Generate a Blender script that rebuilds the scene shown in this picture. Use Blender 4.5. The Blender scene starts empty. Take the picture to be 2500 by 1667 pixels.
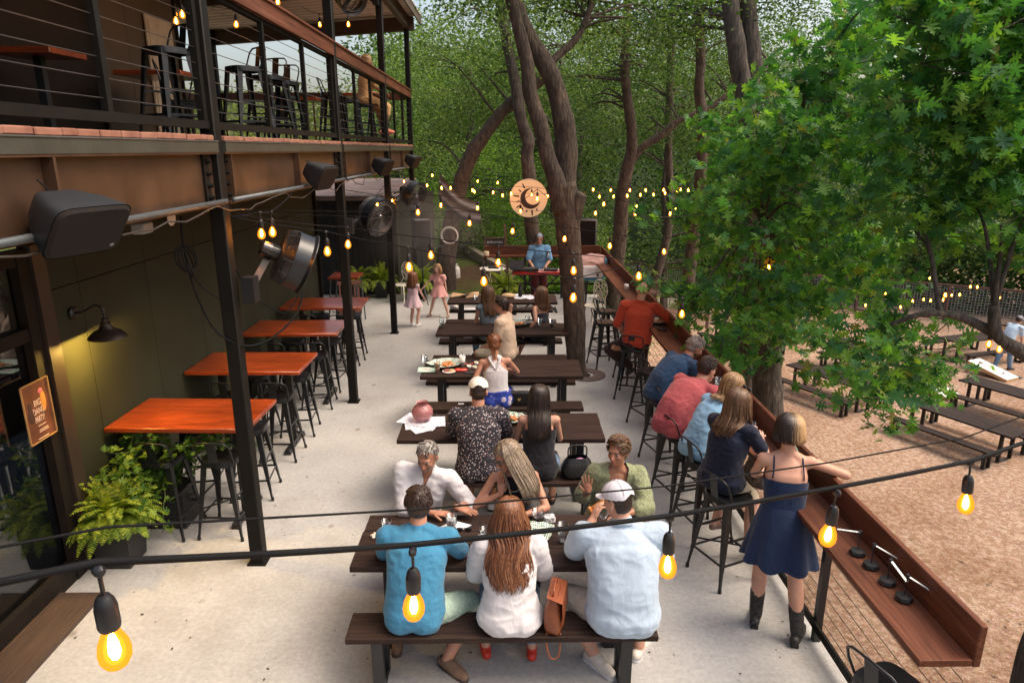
import bpy, math, random
import numpy as np
from mathutils import Vector, Matrix, Quaternion, noise
from math import sin, cos, pi, radians, sqrt, atan2
random.seed(7)
S = bpy.context.scene
# ---------------------------------------------------------------- camera
cd = bpy.data.cameras.new('camera'); cam = bpy.data.objects.new('camera', cd)
S.collection.objects.link(cam)
cd.lens = 24.0; cd.sensor_width = 36.0; cd.clip_start = 0.05; cd.clip_end = 2000
cam.location = (0, 0, 3.5)
cam.rotation_euler = (radians(90 - 15.71), 0, radians(-0.67))
S.camera = cam
# ---------------------------------------------------------------- sky, sun, exposure
SUN_EL, SUN_AZ = radians(58), radians(95)
w = bpy.data.worlds.new('World'); S.world = w; w.use_nodes = True
nt = w.node_tree; nt.nodes.clear()
sky = nt.nodes.new('ShaderNodeTexSky'); sky.sky_type = 'NISHITA'; sky.sun_disc = False
sky.sun_elevation = SUN_EL; sky.sun_rotation = SUN_AZ
sky.air_density = 1.0; sky.dust_density = 6.0; sky.ozone_density = 0.6
bg = nt.nodes.new('ShaderNodeBackground'); bg.inputs[1].default_value = 0.15
wo = nt.nodes.new('ShaderNodeOutputWorld')
tn = nt.nodes.new('ShaderNodeMixRGB'); tn.blend_type = 'MULTIPLY'; tn.inputs[0].default_value = 1; tn.inputs[2].default_value = (1.06, 1.0, .91, 1)
nt.links.new(sky.outputs[0], tn.inputs[1]); nt.links.new(tn.outputs[0], bg.inputs[0]); nt.links.new(bg.outputs[0], wo.inputs[0])
sl = bpy.data.lights.new('sun', 'SUN'); sl.energy = .8; sl.angle = radians(35); sl.color = (1.0, 0.92, 0.82)
so = bpy.data.objects.new('sun', sl); S.collection.objects.link(so)
sd = Vector((sin(SUN_AZ) * cos(SUN_EL), cos(SUN_AZ) * cos(SUN_EL), sin(SUN_EL)))
so.rotation_euler = sd.to_track_quat('Z', 'Y').to_euler()
S.view_settings.view_transform = 'Standard'; S.view_settings.look = 'None'
S.view_settings.exposure = 1.1; S.view_settings.gamma = 1.0
S.render.engine = 'CYCLES'
# ---------------------------------------------------------------- helpers
COL = S.collection
def link(o, parent=None):
    COL.objects.link(o)
    if parent: o.parent = parent
    return o
def tag(o, label=None, cat=None, group=None, kind=None):
    if label: o['label'] = label
    if cat: o['category'] = cat
    if group: o['group'] = group
    if kind: o['kind'] = kind
    return o
def empty(name, loc=(0, 0, 0), rz=0.0):
    o = bpy.data.objects.new(name, None); o.empty_display_size = 0.1
    COL.objects.link(o); o.location = loc; o.rotation_euler = (0, 0, rz); return o
def copy_tree(o, parent=None):
    c = o.copy(); COL.objects.link(c)
    if parent: c.parent = parent
    for ch in list(o.children):
        copy_tree(ch, c)
    return c
def frame(d, up=Vector((0, 0, 1))):
    d = Vector(d).normalized()
    if abs(d.dot(up)) > 0.99: up = Vector((0, 1, 0)) if abs(d.y) < .9 else Vector((1, 0, 0))
    x = up.cross(d).normalized(); y = d.cross(x)
    return x, y, d
class MB:
    def __init__(s): s.v = []; s.f = []
    def add(s, vs, fs):
        n = len(s.v); s.v += [tuple(v) for v in vs]; s.f += [tuple(i + n for i in f) for f in fs]; return s
    def box(s, c, d, rot=None, bev=0.0):
        x, y, z = d[0] / 2, d[1] / 2, d[2] / 2
        if bev <= 0:
            vs = [Vector((a * x, b * y, e * z)) for a in (-1, 1) for b in (-1, 1) for e in (-1, 1)]
            fs = [(0, 1, 3, 2), (4, 6, 7, 5), (0, 4, 5, 1), (2, 3, 7, 6), (0, 2, 6, 4), (1, 5, 7, 3)]
        else:
            b_ = min(bev, x * .9, y * .9, z * .9); vs = []; fs = []
            for a in (-1, 1):
                for b in (-1, 1):
                    for e in (-1, 1):
                        vs += [Vector((a * x, b * (y - b_), e * (z - b_))), Vector((a * (x - b_), b * y, e * (z - b_))), Vector((a * (x - b_), b * (y - b_), e * z))]
            I = lambda a, b, e, k: ((a > 0) * 4 + (b > 0) * 2 + (e > 0)) * 3 + k
            for k in range(3):
                for sg in (-1, 1):
                    q = []
                    for (m, n2) in ((-1, -1), (1, -1), (1, 1), (-1, 1)):
                        t = [m, n2]; t.insert(k, sg); q.append(I(t[0], t[1], t[2], k))
                    fs.append(tuple(q))
            for (k1, k2) in ((0, 1), (0, 2), (1, 2)):
                k3 = 3 - k1 - k2
                for s1 in (-1, 1):
                    for s2 in (-1, 1):
                        p = [0, 0, 0]; p[k1] = s1; p[k2] = s2
                        p[k3] = -1; A = I(*p, k1); B = I(*p, k2); p[k3] = 1; C_ = I(*p, k2); D_ = I(*p, k1)
                        fs.append((A, B, C_, D_))
            for a in (-1, 1):
                for b in (-1, 1):
                    for e in (-1, 1): fs.append((I(a, b, e, 0), I(a, b, e, 1), I(a, b, e, 2)))
        if rot is not None:
            R = rot if isinstance(rot, Matrix) else Matrix.Rotation(rot, 3, 'Z')
            vs = [R @ v for v in vs]
        c = Vector(c); s.add([v + c for v in vs], fs); return s
    def bar(s, p, q, w, h, up=(0, 0, 1)):
        p = Vector(p); q = Vector(q); x, y, d = frame(q - p, Vector(up)); vs = []
        for o in (p, q):
            for a, b in ((-1, -1), (1, -1), (1, 1), (-1, 1)): vs.append(o + x * a * w / 2 + y * b * h / 2)
        s.add(vs, [(3, 2, 1, 0), (4, 5, 6, 7), (0, 1, 5, 4), (1, 2, 6, 5), (2, 3, 7, 6), (3, 0, 4, 7)]); return s
    def tube(s, pts, r, n=6, cap=True, rs=None):
        pts = [Vector(p) for p in pts]; m = len(pts); vs = []; fs = []
        px = None
        for i, p in enumerate(pts):
            d = (pts[min(i + 1, m - 1)] - pts[max(i - 1, 0)])
            if d.length < 1e-9: d = Vector((0, 0, 1))
            d.normalize()
            if px is None: x, y, _ = frame(d)
            else:
                x = px - d * px.dot(d)
                if x.length < 1e-6: x = frame(d)[0]
                x.normalize(); y = d.cross(x)
            px = x; rr = rs[i] if rs is not None else r
            for k in range(n):
                a = 2 * pi * k / n; vs.append(p + x * cos(a) * rr + y * sin(a) * rr)
        for i in range(m - 1):
            for k in range(n):
                k2 = (k + 1) % n; fs.append((i * n + k, i * n + k2, (i + 1) * n + k2, (i + 1) * n + k))
        if cap: fs.append(tuple(range(n - 1, -1, -1))); fs.append(tuple((m - 1) * n + k for k in range(n)))
        s.add(vs, fs); return s
    def cyl(s, p, q, r1, r2=None, n=16):
        r2 = r1 if r2 is None else r2; return s.tube([p, q], 0, n, True, [r1, r2])
    def lathe(s, prof, n=24, c=(0, 0, 0), axis=(0, 0, 1), close=False):
        x, y, d = frame(axis); c = Vector(c); vs = []; fs = []
        for (r, h) in prof:
            for k in range(n):
                a = 2 * pi * k / n; vs.append(c + x * cos(a) * r + y * sin(a) * r + d * h)
        m = len(prof)
        for i in range(m - 1):
            for k in range(n):
                k2 = (k + 1) % n; fs.append((i * n + k, i * n + k2, (i + 1) * n + k2, (i + 1) * n + k))
        if close:
            fs.append(tuple(range(n - 1, -1, -1))); fs.append(tuple((m - 1) * n + k for k in range(n)))
        s.add(vs, fs); return s
    def torus(s, c, R, r, axis=(0, 0, 1), n=24, m=6, a0=0, a1=2 * pi):
        x, y, d = frame(axis); c = Vector(c); full = abs(a1 - a0 - 2 * pi) < 1e-6
        k = n if full else n + 1
        pts = [c + x * cos(a0 + (a1 - a0) * i / n) * R + y * sin(a0 + (a1 - a0) * i / n) * R for i in range(k)]
        if full: pts = pts + [pts[0]]
        return s.tube(pts, r, m, not full)
    def prism(s, poly, z0, z1, M=None):
        n = len(poly); vs = [Vector((p[0], p[1], z0)) for p in poly] + [Vector((p[0], p[1], z1)) for p in poly]
        if M is not None: vs = [M @ v for v in vs]
        s.add(vs, [tuple(range(n - 1, -1, -1)), tuple(range(n, 2 * n))] + [(i, (i + 1) % n, n + (i + 1) % n, n + i) for i in range(n)]); return s
    def ell(s, c, r, R=None, n=16, m=10):
        c = Vector(c); vs = [Vector((0, 0, r[2]))]; fs = []
        for i in range(1, m):
            t = pi * i / m
            for k in range(n):
                a = 2 * pi * k / n; vs.append(Vector((r[0] * sin(t) * cos(a), r[1] * sin(t) * sin(a), r[2] * cos(t))))
        vs.append(Vector((0, 0, -r[2]))); L = len(vs) - 1
        for k in range(n): fs.append((0, 1 + k, 1 + (k + 1) % n))
        for i in range(m - 2):
            for k in range(n):
                a = 1 + i * n + k; b = 1 + i * n + (k + 1) % n; fs.append((a, a + n, b + n, b))
        for k in range(n): fs.append((L, 1 + (m - 2) * n + (k + 1) % n, 1 + (m - 2) * n + k))
        if R is not None: vs = [R @ v for v in vs]
        s.add([v + c for v in vs], fs); return s
    def cone(s, p, q, r1, r2, n=14):
        """tapered capsule (closed)"""
        p = Vector(p); q = Vector(q); L = (q - p).length
        if L < 1e-6: return s.ell(p, (r1, r1, r1))
        d = (q - p) / L; pts = []; rs = []
        for t in (-.98, -.8, -.45, 0): pts.append(p + d * r1 * t); rs.append(r1 * sqrt(max(0, 1 - t * t)) + 1e-4)
        for t in (0, .45, .8, .98): pts.append(q + d * r2 * t); rs.append(r2 * sqrt(max(0, 1 - t * t)) + 1e-4)
        return s.tube(pts, 0, n, True, rs)
    def build(s, name, mat=None, parent=None, smooth=False, angle=None):
        me = bpy.data.meshes.new(name); me.from_pydata(s.v, [], s.f); me.update()
        if mat: me.materials.append(mat)
        if smooth: me.shade_smooth()
        if angle is not None:
            me.shade_smooth()
            try: me.set_sharp_from_angle(angle=radians(angle))
            except Exception: pass
        o = bpy.data.objects.new(name, me); return link(o, parent)
def smoothstep(a, b, x):
    t = min(1, max(0, (x - a) / (b - a))); return t * t * (3 - 2 * t)
# ---------------------------------------------------------------- materials
MATS = {}
def _n(nt, t, **kw):
    n = nt.nodes.new(t)
    for k, v in kw.items(): setattr(n, k, v)
    return n
def mat(name, col, rough=0.6, metal=0.0, var=0.15, scale=6.0, bump=0.0, bscale=40.0, spec=0.5, sss=0.0, coat=0.0, sheen=0.0, stretch=None, col2=None, detail=4.0, var2=0.0, trans=0.0):
    """noise-mottled principled material"""
    if name in MATS: return MATS[name]
    m = bpy.data.materials.new(name); m.use_nodes = True; t = m.node_tree; L = t.links
    b = t.nodes['Principled BSDF']
    tc = _n(t, 'ShaderNodeTexCoord'); mp = _n(t, 'ShaderNodeMapping'); L.new(tc.outputs['Object'], mp.inputs[0])
    if stretch: mp.inputs['Scale'].default_value = stretch
    nz = _n(t, 'ShaderNodeTexNoise'); nz.inputs['Scale'].default_value = scale; nz.inputs['Detail'].default_value = detail
    L.new(mp.outputs[0], nz.inputs['Vector'])
    rp = _n(t, 'ShaderNodeValToRGB'); rp.color_ramp.elements[0].position = .3; rp.color_ramp.elements[1].position = .7
    c = Vector(col[:3]); c2 = Vector(col2) if col2 else c * (1 + var)
    c1 = c * (1 - var) if not col2 else c
    rp.color_ramp.elements[0].color = (*c1, 1); rp.color_ramp.elements[1].color = (*[min(1, q) for q in c2], 1)
    L.new(nz.outputs['Fac'], rp.inputs[0])
    out = rp.outputs[0]
    if var2 > 0:
        n2 = _n(t, 'ShaderNodeTexNoise'); n2.inputs['Scale'].default_value = scale * .13; n2.inputs['Detail'].default_value = 3
        L.new(mp.outputs[0], n2.inputs['Vector'])
        hs = _n(t, 'ShaderNodeMixRGB', blend_type='MULTIPLY'); hs.inputs[0].default_value = 1
        r2 = _n(t, 'ShaderNodeValToRGB'); r2.color_ramp.elements[0].position = .35; r2.color_ramp.elements[1].position = .65
        r2.color_ramp.elements[0].color = (1 - var2,) * 3 + (1,); r2.color_ramp.elements[1].color = (1, 1, 1, 1)
        L.new(n2.outputs['Fac'], r2.inputs[0]); L.new(out, hs.inputs[1]); L.new(r2.outputs[0], hs.inputs[2]); out = hs.outputs[0]
    L.new(out, b.inputs['Base Color'])
    b.inputs['Roughness'].default_value = rough; b.inputs['Metallic'].default_value = metal
    b.inputs['Specular IOR Level'].default_value = spec
    if sss: b.inputs['Subsurface Weight'].default_value = sss; b.inputs['Subsurface Radius'].default_value = (.012, .005, .003); b.inputs['Subsurface Scale'].default_value = 1
    if coat: b.inputs['Coat Weight'].default_value = coat; b.inputs['Coat Roughness'].default_value = .15
    if sheen: b.inputs['Sheen Weight'].default_value = sheen
    if trans: b.inputs['Transmission Weight'].default_value = trans
    if bump:
        nb = _n(t, 'ShaderNodeTexNoise'); nb.inputs['Scale'].default_value = bscale; nb.inputs['Detail'].default_value = 5
        L.new(mp.outputs[0], nb.inputs['Vector'])
        bp = _n(t, 'ShaderNodeBump'); bp.inputs['Strength'].default_value = 1; bp.inputs['Distance'].default_value = bump
        L.new(nb.outputs['Fac'], bp.inputs['Height']); L.new(bp.outputs[0], b.inputs['Normal'])
    MATS[name] = m; return m
def nodes_of(name):
    m = bpy.data.materials.new(name); m.use_nodes = True; t = m.node_tree; MATS[name] = m
    return m, t, t.links, t.nodes['Principled BSDF']
def ramp(t, fac, stops, interp='LINEAR'):
    r = _n(t, 'ShaderNodeValToRGB'); cr = r.color_ramp; cr.interpolation = interp
    while len(cr.elements) < len(stops): cr.elements.new(.5)
    for e, (p, c) in zip(cr.elements, stops): e.position = p; e.color = (*c, 1)
    if fac is not None: t.links.new(fac, r.inputs[0])
    return r.outputs[0]
def noise_(t, vec, sc, det=4, rough=.5, out='Fac'):
    n = _n(t, 'ShaderNodeTexNoise'); n.inputs['Scale'].default_value = sc; n.inputs['Detail'].default_value = det; n.inputs['Roughness'].default_value = rough
    if vec is not None: t.links.new(vec, n.inputs['Vector'])
    return n.outputs[out]
def objvec(t, scale=(1, 1, 1), rot=(0, 0, 0)):
    tc = _n(t, 'ShaderNodeTexCoord'); mp = _n(t, 'ShaderNodeMapping'); mp.inputs['Scale'].default_value = scale; mp.inputs['Rotation'].default_value = rot
    t.links.new(tc.outputs['Object'], mp.inputs[0]); return mp.outputs[0]
def mix(t, a, b, fac, mode='MIX'):
    m = _n(t, 'ShaderNodeMixRGB', blend_type=mode)
    for i, q in ((0, fac), (1, a), (2, b)):
        if hasattr(q, 'links') or hasattr(q, 'is_linked'): t.links.new(q, m.inputs[i])
        else: m.inputs[i].default_value = q if i == 0 else (*q, 1)
    return m.outputs[0]
def bumpn(t, b, h, dist):
    bp = _n(t, 'ShaderNodeBump'); bp.inputs['Distance'].default_value = dist; t.links.new(h, bp.inputs['Height']); t.links.new(bp.outputs[0], b.inputs['Normal'])
def wood(name, dark, light, axis='X', rough=.55, coat=0.0, gs=3.0, worn=None, blocks=None, spec=.5):
    if name in MATS: return MATS[name]
    m, t, L, b = nodes_of(name)
    s = {'X': (.7, 14, 14), 'Y': (14, .7, 14), 'Z': (14, 14, .7)}[axis]
    v = objvec(t, s); g = noise_(t, v, gs, 6, .65)
    c = ramp(t, g, [(.28, dark), (.5, tuple((a + q) / 2 for a, q in zip(dark, light))), (.72, light)])
    v2 = objvec(t); g2 = noise_(t, v2, 1.3, 3)
    c = mix(t, c, (.62, .6, .6), ramp(t, g2, [(.4, (0, 0, 0)), (.66, (.8, .8, .8))]), 'MULTIPLY')
    if worn:
        g3 = noise_(t, objvec(t, tuple(q * .35 for q in s)), 5, 5); c = mix(t, c, worn, ramp(t, g3, [(.55, (0, 0, 0)), (.75, (.55, .55, .55))]))
    if blocks:
        bk = _n(t, 'ShaderNodeTexBrick'); L.new(objvec(t), bk.inputs['Vector']); bk.inputs['Scale'].default_value = 1
        bk.inputs['Brick Width'].default_value = blocks[0]; bk.inputs['Row Height'].default_value = blocks[1]; bk.inputs['Mortar Size'].default_value = 0.0
        bk.inputs['Color1'].default_value = (.72, .72, .72, 1); bk.inputs['Color2'].default_value = (1.15, 1.1, 1.05, 1)
        c = mix(t, c, bk.outputs['Color'], 1.0, 'MULTIPLY')
    L.new(c, b.inputs['Base Color']); b.inputs['Roughness'].default_value = rough; b.inputs['Specular IOR Level'].default_value = spec
    if coat: b.inputs['Coat Weight'].default_value = coat; b.inputs['Coat Roughness'].default_value = .12
    bumpn(t, b, g, .0015); return m
M_black = mat('black_powder_coat', (.011, .011, .013), .42, var=.25, bump=.0004, bscale=300)
M_stool = mat('dark_metal_stool', (.016, .017, .02), .36, metal=.35, var=.3, scale=14, bump=.0006, bscale=60)
M_post = mat('painted_steel_post', (.008, .0072, .006), .6, spec=.15, var=.25, scale=5, bump=.0005, bscale=120)
M_beam = mat('painted_steel_beam', (.068, .037, .022), .42, metal=.25, var=.4, scale=3, bump=.0006, bscale=90)
M_conduit = mat('galvanised_conduit', (.085, .098, .105), .5, metal=.4, var=.15)
M_cable = mat('black_cable', (.005, .0055, .0065), .75, var=.2, spec=.15)
M_steel = mat('stainless_steel', (.5, .5, .5), .25, metal=1, var=.1)
M_wire = mat('thin_steel_cable', (.12, .115, .11), .35, metal=.8, var=.1)
M_tabX = wood('dark_stained_plank', (.012, .006, .0045), (.046, .026, .019), 'X', .7, worn=(.07, .044, .034), spec=.2)
M_yard = wood('weathered_plank', (.014, .0095, .0085), (.045, .033, .029), 'X', .8, worn=(.06, .047, .042), spec=.15)
M_red = wood('red_varnished_butcher_block', (.13, .016, .005), (.42, .078, .016), 'X', .3, coat=.5, gs=5, blocks=(.34, .045))
M_rail = wood('reddish_stained_rail', (.055, .017, .008), (.165, .055, .026), 'Y', .55, worn=(.2, .085, .05), spec=.25)
M_railx = wood('reddish_stained_rail_across', (.055, .017, .008), (.165, .055, .026), 'X', .55, worn=(.2, .085, .05), spec=.25)
M_white = mat('white_paint', (.75, .72, .68), .45, var=.06)
M_paper = mat('white_paper', (.72, .72, .74), .8, var=.04)
def glass_mat(name, tint, fac=.82, rough=.03):
    """thin glass: mostly see-through with a glossy sheen"""
    m = bpy.data.materials.new(name); m.use_nodes = True; t = m.node_tree; t.nodes.clear(); L = t.links
    o = _n(t, 'ShaderNodeOutputMaterial'); mx = _n(t, 'ShaderNodeMixShader'); tr = _n(t, 'ShaderNodeBsdfTransparent'); gl = _n(t, 'ShaderNodeBsdfGlossy')
    fr = _n(t, 'ShaderNodeFresnel'); fr.inputs[0].default_value = 1.45
    ma = _n(t, 'ShaderNodeMath', operation='MULTIPLY_ADD'); ma.inputs[1].default_value = .55; ma.inputs[2].default_value = 1 - fac
    L.new(fr.outputs[0], ma.inputs[0]); L.new(ma.outputs[0], mx.inputs[0])
    tr.inputs[0].default_value = (*tint, 1); gl.inputs['Roughness'].default_value = rough; gl.inputs[0].default_value = (.8, .82, .85, 1)
    L.new(tr.outputs[0], mx.inputs[1]); L.new(gl.outputs[0], mx.inputs[2]); L.new(mx.outputs[0], o.inputs[0]); MATS[name] = m; return m
M_glass = glass_mat('clear_glass', (.9, .92, .93), .96)
M_pane = glass_mat('window_pane', (.35, .37, .38), .9, .01)
def emis(name, col, st):
    m = bpy.data.materials.new(name); m.use_nodes = True; t = m.node_tree; t.nodes.clear(); o = _n(t, 'ShaderNodeOutputMaterial'); e = _n(t, 'ShaderNodeEmission')
    e.inputs[0].default_value = (*col, 1); e.inputs[1].default_value = st; t.links.new(e.outputs[0], o.inputs[0]); MATS[name] = m; return m
M_glow = emis('glowing_filament', (1, .6, .22), 480)
M_halo = None
def amber(nm, tint, ec, es, fac):
    m = bpy.data.materials.new(nm); m.use_nodes = True; t = m.node_tree; t.nodes.clear(); L = t.links
    o = _n(t, 'ShaderNodeOutputMaterial'); mx = _n(t, 'ShaderNodeMixShader'); tr = _n(t, 'ShaderNodeBsdfTransparent'); e = _n(t, 'ShaderNodeEmission')
    tr.inputs[0].default_value = (*tint, 1); e.inputs[0].default_value = (*ec, 1); e.inputs[1].default_value = es
    mx.inputs[0].default_value = fac; L.new(tr.outputs[0], mx.inputs[1]); L.new(e.outputs[0], mx.inputs[2]); L.new(mx.outputs[0], o.inputs[0]); return m
M_amber = amber('amber_bulb_glass', (1, .62, .25), (1, .29, .02), 1.15, .52); M_inner = amber('inner_bulb_glow', (1, .85, .5), (1, .33, .035), 1.2, .34); M_inner2 = amber('core_bulb_glow', (1, .9, .6), (1, .52, .12), 2.6, .4)
M_glow_far = emis('glowing_amber_glass', (1, .45, .10), 14)
# ================================================================ GROUND
YZ = -3.2
def terrain(x, y):
    yard = YZ
    back = -0.03 + max(0, y - 17.2) * .045
    if y < 16.85:
        h = -0.2 if x < 2.355 else yard
    else:
        h = back + (yard - back) * smoothstep(2.38, min(6.5, 2.75 + (y - 16.85) * .55), x)
    r = sqrt(x * x + (y - 10) ** 2)
    far = max(0, r - 42)
    if x > 3 or y > 17: h += far * (.05 if x > -4 else .015) + (max(0, r - 110) * .05 if x < -10 else 0)
    if y > 38 and x > 3: h += min(6, (y - 38) * .10)
    n = noise.noise((x * .15, y * .15, 0))
    if y > 17 or x > 3: h += n * .12 * min(1, max(0, (max(y - 17, x - 3)) / 6)) * (1 + far * .05)
    return h
xs = sorted(set([-230, -160, -110, -80, -60, -45, -36, -30, -25, -20, -17] + [round(-15 + i * .7, 2) for i in range(25)] + [2.0, 2.35, 2.37] + [round(2.8 + i * .6, 2) for i in range(40)] + [28, 32, 38, 46, 60, 80, 110, 160, 230]))
ys = sorted(set([-30, -15, -8, -3, 0, 3, 6, 9, 12, 15, 16.8, 16.9] + [round(17.3 + i * .6, 2) for i in range(45)] + [46, 50, 56, 64, 75, 90, 110, 140, 180, 240, 300]))
mb = MB(); nx = len(xs)
for y in ys:
    for x in xs: mb.v.append((x, y, terrain(x, y)))
for j in range(len(ys) - 1):
    for i in range(nx - 1): mb.f.append((j * nx + i, j * nx + i + 1, (j + 1) * nx + i + 1, (j + 1) * nx + i))
m, t, L, b = nodes_of('crushed_granite_ground')
v = objvec(t)
g1 = noise_(t, v, 55, 4, .75); g2 = noise_(t, v, 11, 5, .7); g3 = noise_(t, v, .7, 4)
vo = _n(t, 'ShaderNodeTexVoronoi'); vo.inputs['Scale'].default_value = 34; L.new(v, vo.inputs['Vector'])
grav = ramp(t, g1, [(.3, (.19, .135, .098)), (.45, (.39, .285, .215)), (.58, (.48, .365, .285)), (.7, (.64, .55, .47))])
grav = mix(t, grav, vo.outputs['Color'], .07, 'OVERLAY')
grav = mix(t, grav, (.62, .52, .46), ramp(t, g2, [(.42, (1, 1, 1)), (.62, (0, 0, 0))]), 'MULTIPLY')
grav = mix(t, grav, (.8, .74, .7), ramp(t, g3, [(.4, (1, 1, 1)), (.6, (0, 0, 0))]), 'MULTIPLY')
dirt = ramp(t, g2, [(.3, (.05, .031, .02)), (.7, (.15, .095, .062))])
grass = ramp(t, g1, [(.3, (.03, .045, .012)), (.7, (.14, .17, .05))])
gz = _n(t, 'ShaderNodeSeparateXYZ'); L.new(v, gz.inputs[0])
def mth(op, a, bb, cl=True):
    n = _n(t, 'ShaderNodeMath', operation=op); n.use_clamp = cl
    for i, q in ((0, a), (1, bb)):
        if isinstance(q, (int, float)): n.inputs[i].default_value = q
        else: L.new(q, n.inputs[i])
    return n.outputs[0]
isyard = mth('MULTIPLY', mth('SUBTRACT', -1.9, gz.outputs['Z'], False), 1.5)
fary = mth('MULTIPLY', mth('SUBTRACT', gz.outputs['Y'], 27.5, False), .4)
farr = mth('MULTIPLY', mth('SUBTRACT', gz.outputs['X'], 26, False), .3)
gmix = mth('MAXIMUM', ramp(t, noise_(t, v, .22, 4), [(.46, (0, 0, 0)), (.56, (1, 1, 1))]), mth('MULTIPLY', mth('SUBTRACT', gz.outputs['X'], 1.4, False), .8))
backc = mix(t, dirt, grass, gmix)
c = mix(t, backc, grav, isyard)
pale = ramp(t, g2, [(.3, (.3, .27, .2)), (.7, (.55, .5, .4))]); fg = mix(t, pale, grass, ramp(t, noise_(t, v, .3, 4), [(.45, (0, 0, 0)), (.55, (1, 1, 1))]))
c = mix(t, c, fg, mth('MINIMUM', mth('MINIMUM', fary, isyard), mth('MULTIPLY', mth('SUBTRACT', 12.5, gz.outputs['X'], False), .4)))
green = mth('MULTIPLY', mth('SUBTRACT', gz.outputs['Y'], 38, False), .5)
c = mix(t, c, ramp(t, g2, [(.3, (.008, .014, .005)), (.7, (.03, .045, .015))]), green)
L.new(c, b.inputs['Base Color']); b.inputs['Roughness'].default_value = .95; b.inputs['Specular IOR Level'].default_value = .05
bumpn(t, b, g1, .02)
go = mb.build('ground', m, smooth=False); tag(go, kind='structure')
# patio slab
m, t, L, b = nodes_of('brushed_concrete')
v = objvec(t)
base = ramp(t, noise_(t, v, 1.1, 5, .6), [(.3, (.33, .33, .322)), (.7, (.405, .403, .393))])
base = mix(t, base, ramp(t, noise_(t, v, 26, 4, .75), [(.3, (.8, .8, .8)), (.7, (1.12, 1.1, 1.08))]), 1, 'MULTIPLY')
base = mix(t, base, (.62, .58, .53), ramp(t, noise_(t, v, .6, 7, .68), [(.5, (0, 0, 0)), (.7, (.6, .6, .6))]), 'MULTIPLY')
sp = _n(t, 'ShaderNodeTexVoronoi'); sp.inputs['Scale'].default_value = 5.5; L.new(v, sp.inputs['Vector'])
base = mix(t, base, (.12, .1, .09), ramp(t, sp.outputs['Distance'], [(.035, (1, 1, 1)), (.06, (0, 0, 0))]))
sp2 = _n(t, 'ShaderNodeTexVoronoi'); sp2.inputs['Scale'].default_value = 2.1; L.new(objvec(t, (1, .7, 1), (0, 0, .5)), sp2.inputs['Vector'])
base = mix(t, base, (.5, .42, .36), ramp(t, sp2.outputs['Distance'], [(.03, (.8, .8, .8)), (.09, (0, 0, 0))]), 'MULTIPLY')
br = noise_(t, objvec(t, (60, 1.5, 1)), 2, 2); L.new(base, b.inputs['Base Color']); b.inputs['Roughness'].default_value = .8
bumpn(t, b, br, .0015)
mb = MB(); mb.box((-1.93, 7.35, -.08), (8.56, 18.9, .16)); tag(mb.build('patio', m), kind='structure')
M_conc = m
mb = MB(); mb.box((2.28, 7.3, -1.7), (.14, 18.8, 3.06)); wl = mb.build('retaining_wall', mat('grey_block_wall', (.2, .19, .17), .85, bump=.004))
tag(wl, 'grey retaining wall under the edge of the raised patio', 'wall')
# round planter ring at the patio tree
mb = MB(); mb.lathe([(.33, .0), (.33, .012), (.14, .012), (.14, -.0)], 40, (1.3, 10.43, .001))
tag(mb.build('tree_grate', mat('rusty_ring', (.1, .07, .06), .7, bump=.002), angle=40), 'round rusty ring plate set in the concrete around the patio tree', 'tree grate')
mb = MB(); mb.lathe([(.0, .006), (.14, .006)], 20, (1.25, 10.42, .0)); tag(mb.build('planting_soil', mat('dark_soil', (.015, .011, .008), .95)), kind='structure')
# small patch plate on the concrete
mb = MB(); mb.lathe([(0, .003), (.16, .003)], 30, (1.93, 8.35, .001)); tag(mb.build('floor_patch', mat('patch_concrete', (.3, .29, .27), .85)), 'round grey floor patch in the concrete under the rail stools', 'drain cover')
# ================================================================ LOWER BUILDING WALL
WX = -3.66
bld = empty('building', (-5.2, 8, 0)); tag(bld, 'two storey building with dark green panel wall below and a covered balcony above', 'building')
def B(name, mb_, m_, parent=bld, **k):
    mb_.v = [(x + 5.2, y - 8, z) for x, y, z in mb_.v] if parent is bld or parent.get('_b') else mb_.v
    o = mb_.build(name, m_, parent, **k)
    return o
M_wall = mat('dark_green_panel', (.031, .033, .021), .7, spec=.12, var=.14, scale=2.2, bump=.0008, bscale=160)
M_trim = mat('dark_brown_trim', (.012, .009, .007), .6, spec=.15, var=.2)
mb = MB(); sy = [5.35, 5.83, 6.95, 8.09, 9.25, 10.4, 11.55, 12.6, 13.32]
for a, bb in zip(sy[:-1], sy[1:]):
    mb.box((WX - .01, (a + bb) / 2, 1.2), (.02, bb - a - .008, 2.4)); mb.box((WX - .01, (a + bb) / 2, 2.78), (.02, bb - a - .008, .74))
B('wall_panels', mb, M_wall)
mb = MB(); mb.box((WX - .07, 9.33, 1.6), (.1, 8.0, 3.2)); mb.box((WX + .02, 13.34, 1.6), (.09, .05, 3.2)); mb.box((-5.6, 13.3, 1.6), (3.8, .05, 3.2)); B('wall_core', mb, M_trim)
mb = MB(); mb.box((WX + .03, 5.27, 1.4), (.1, .15, 2.8)); mb.box((WX + .05, 9.3, 3.05), (.08, 8.1, .1)); B('corner_trim', mb, mat('brown_lit_trim', (.03, .02, .015), .5))  # lit look put into this lighter copy of the trim brown
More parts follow.
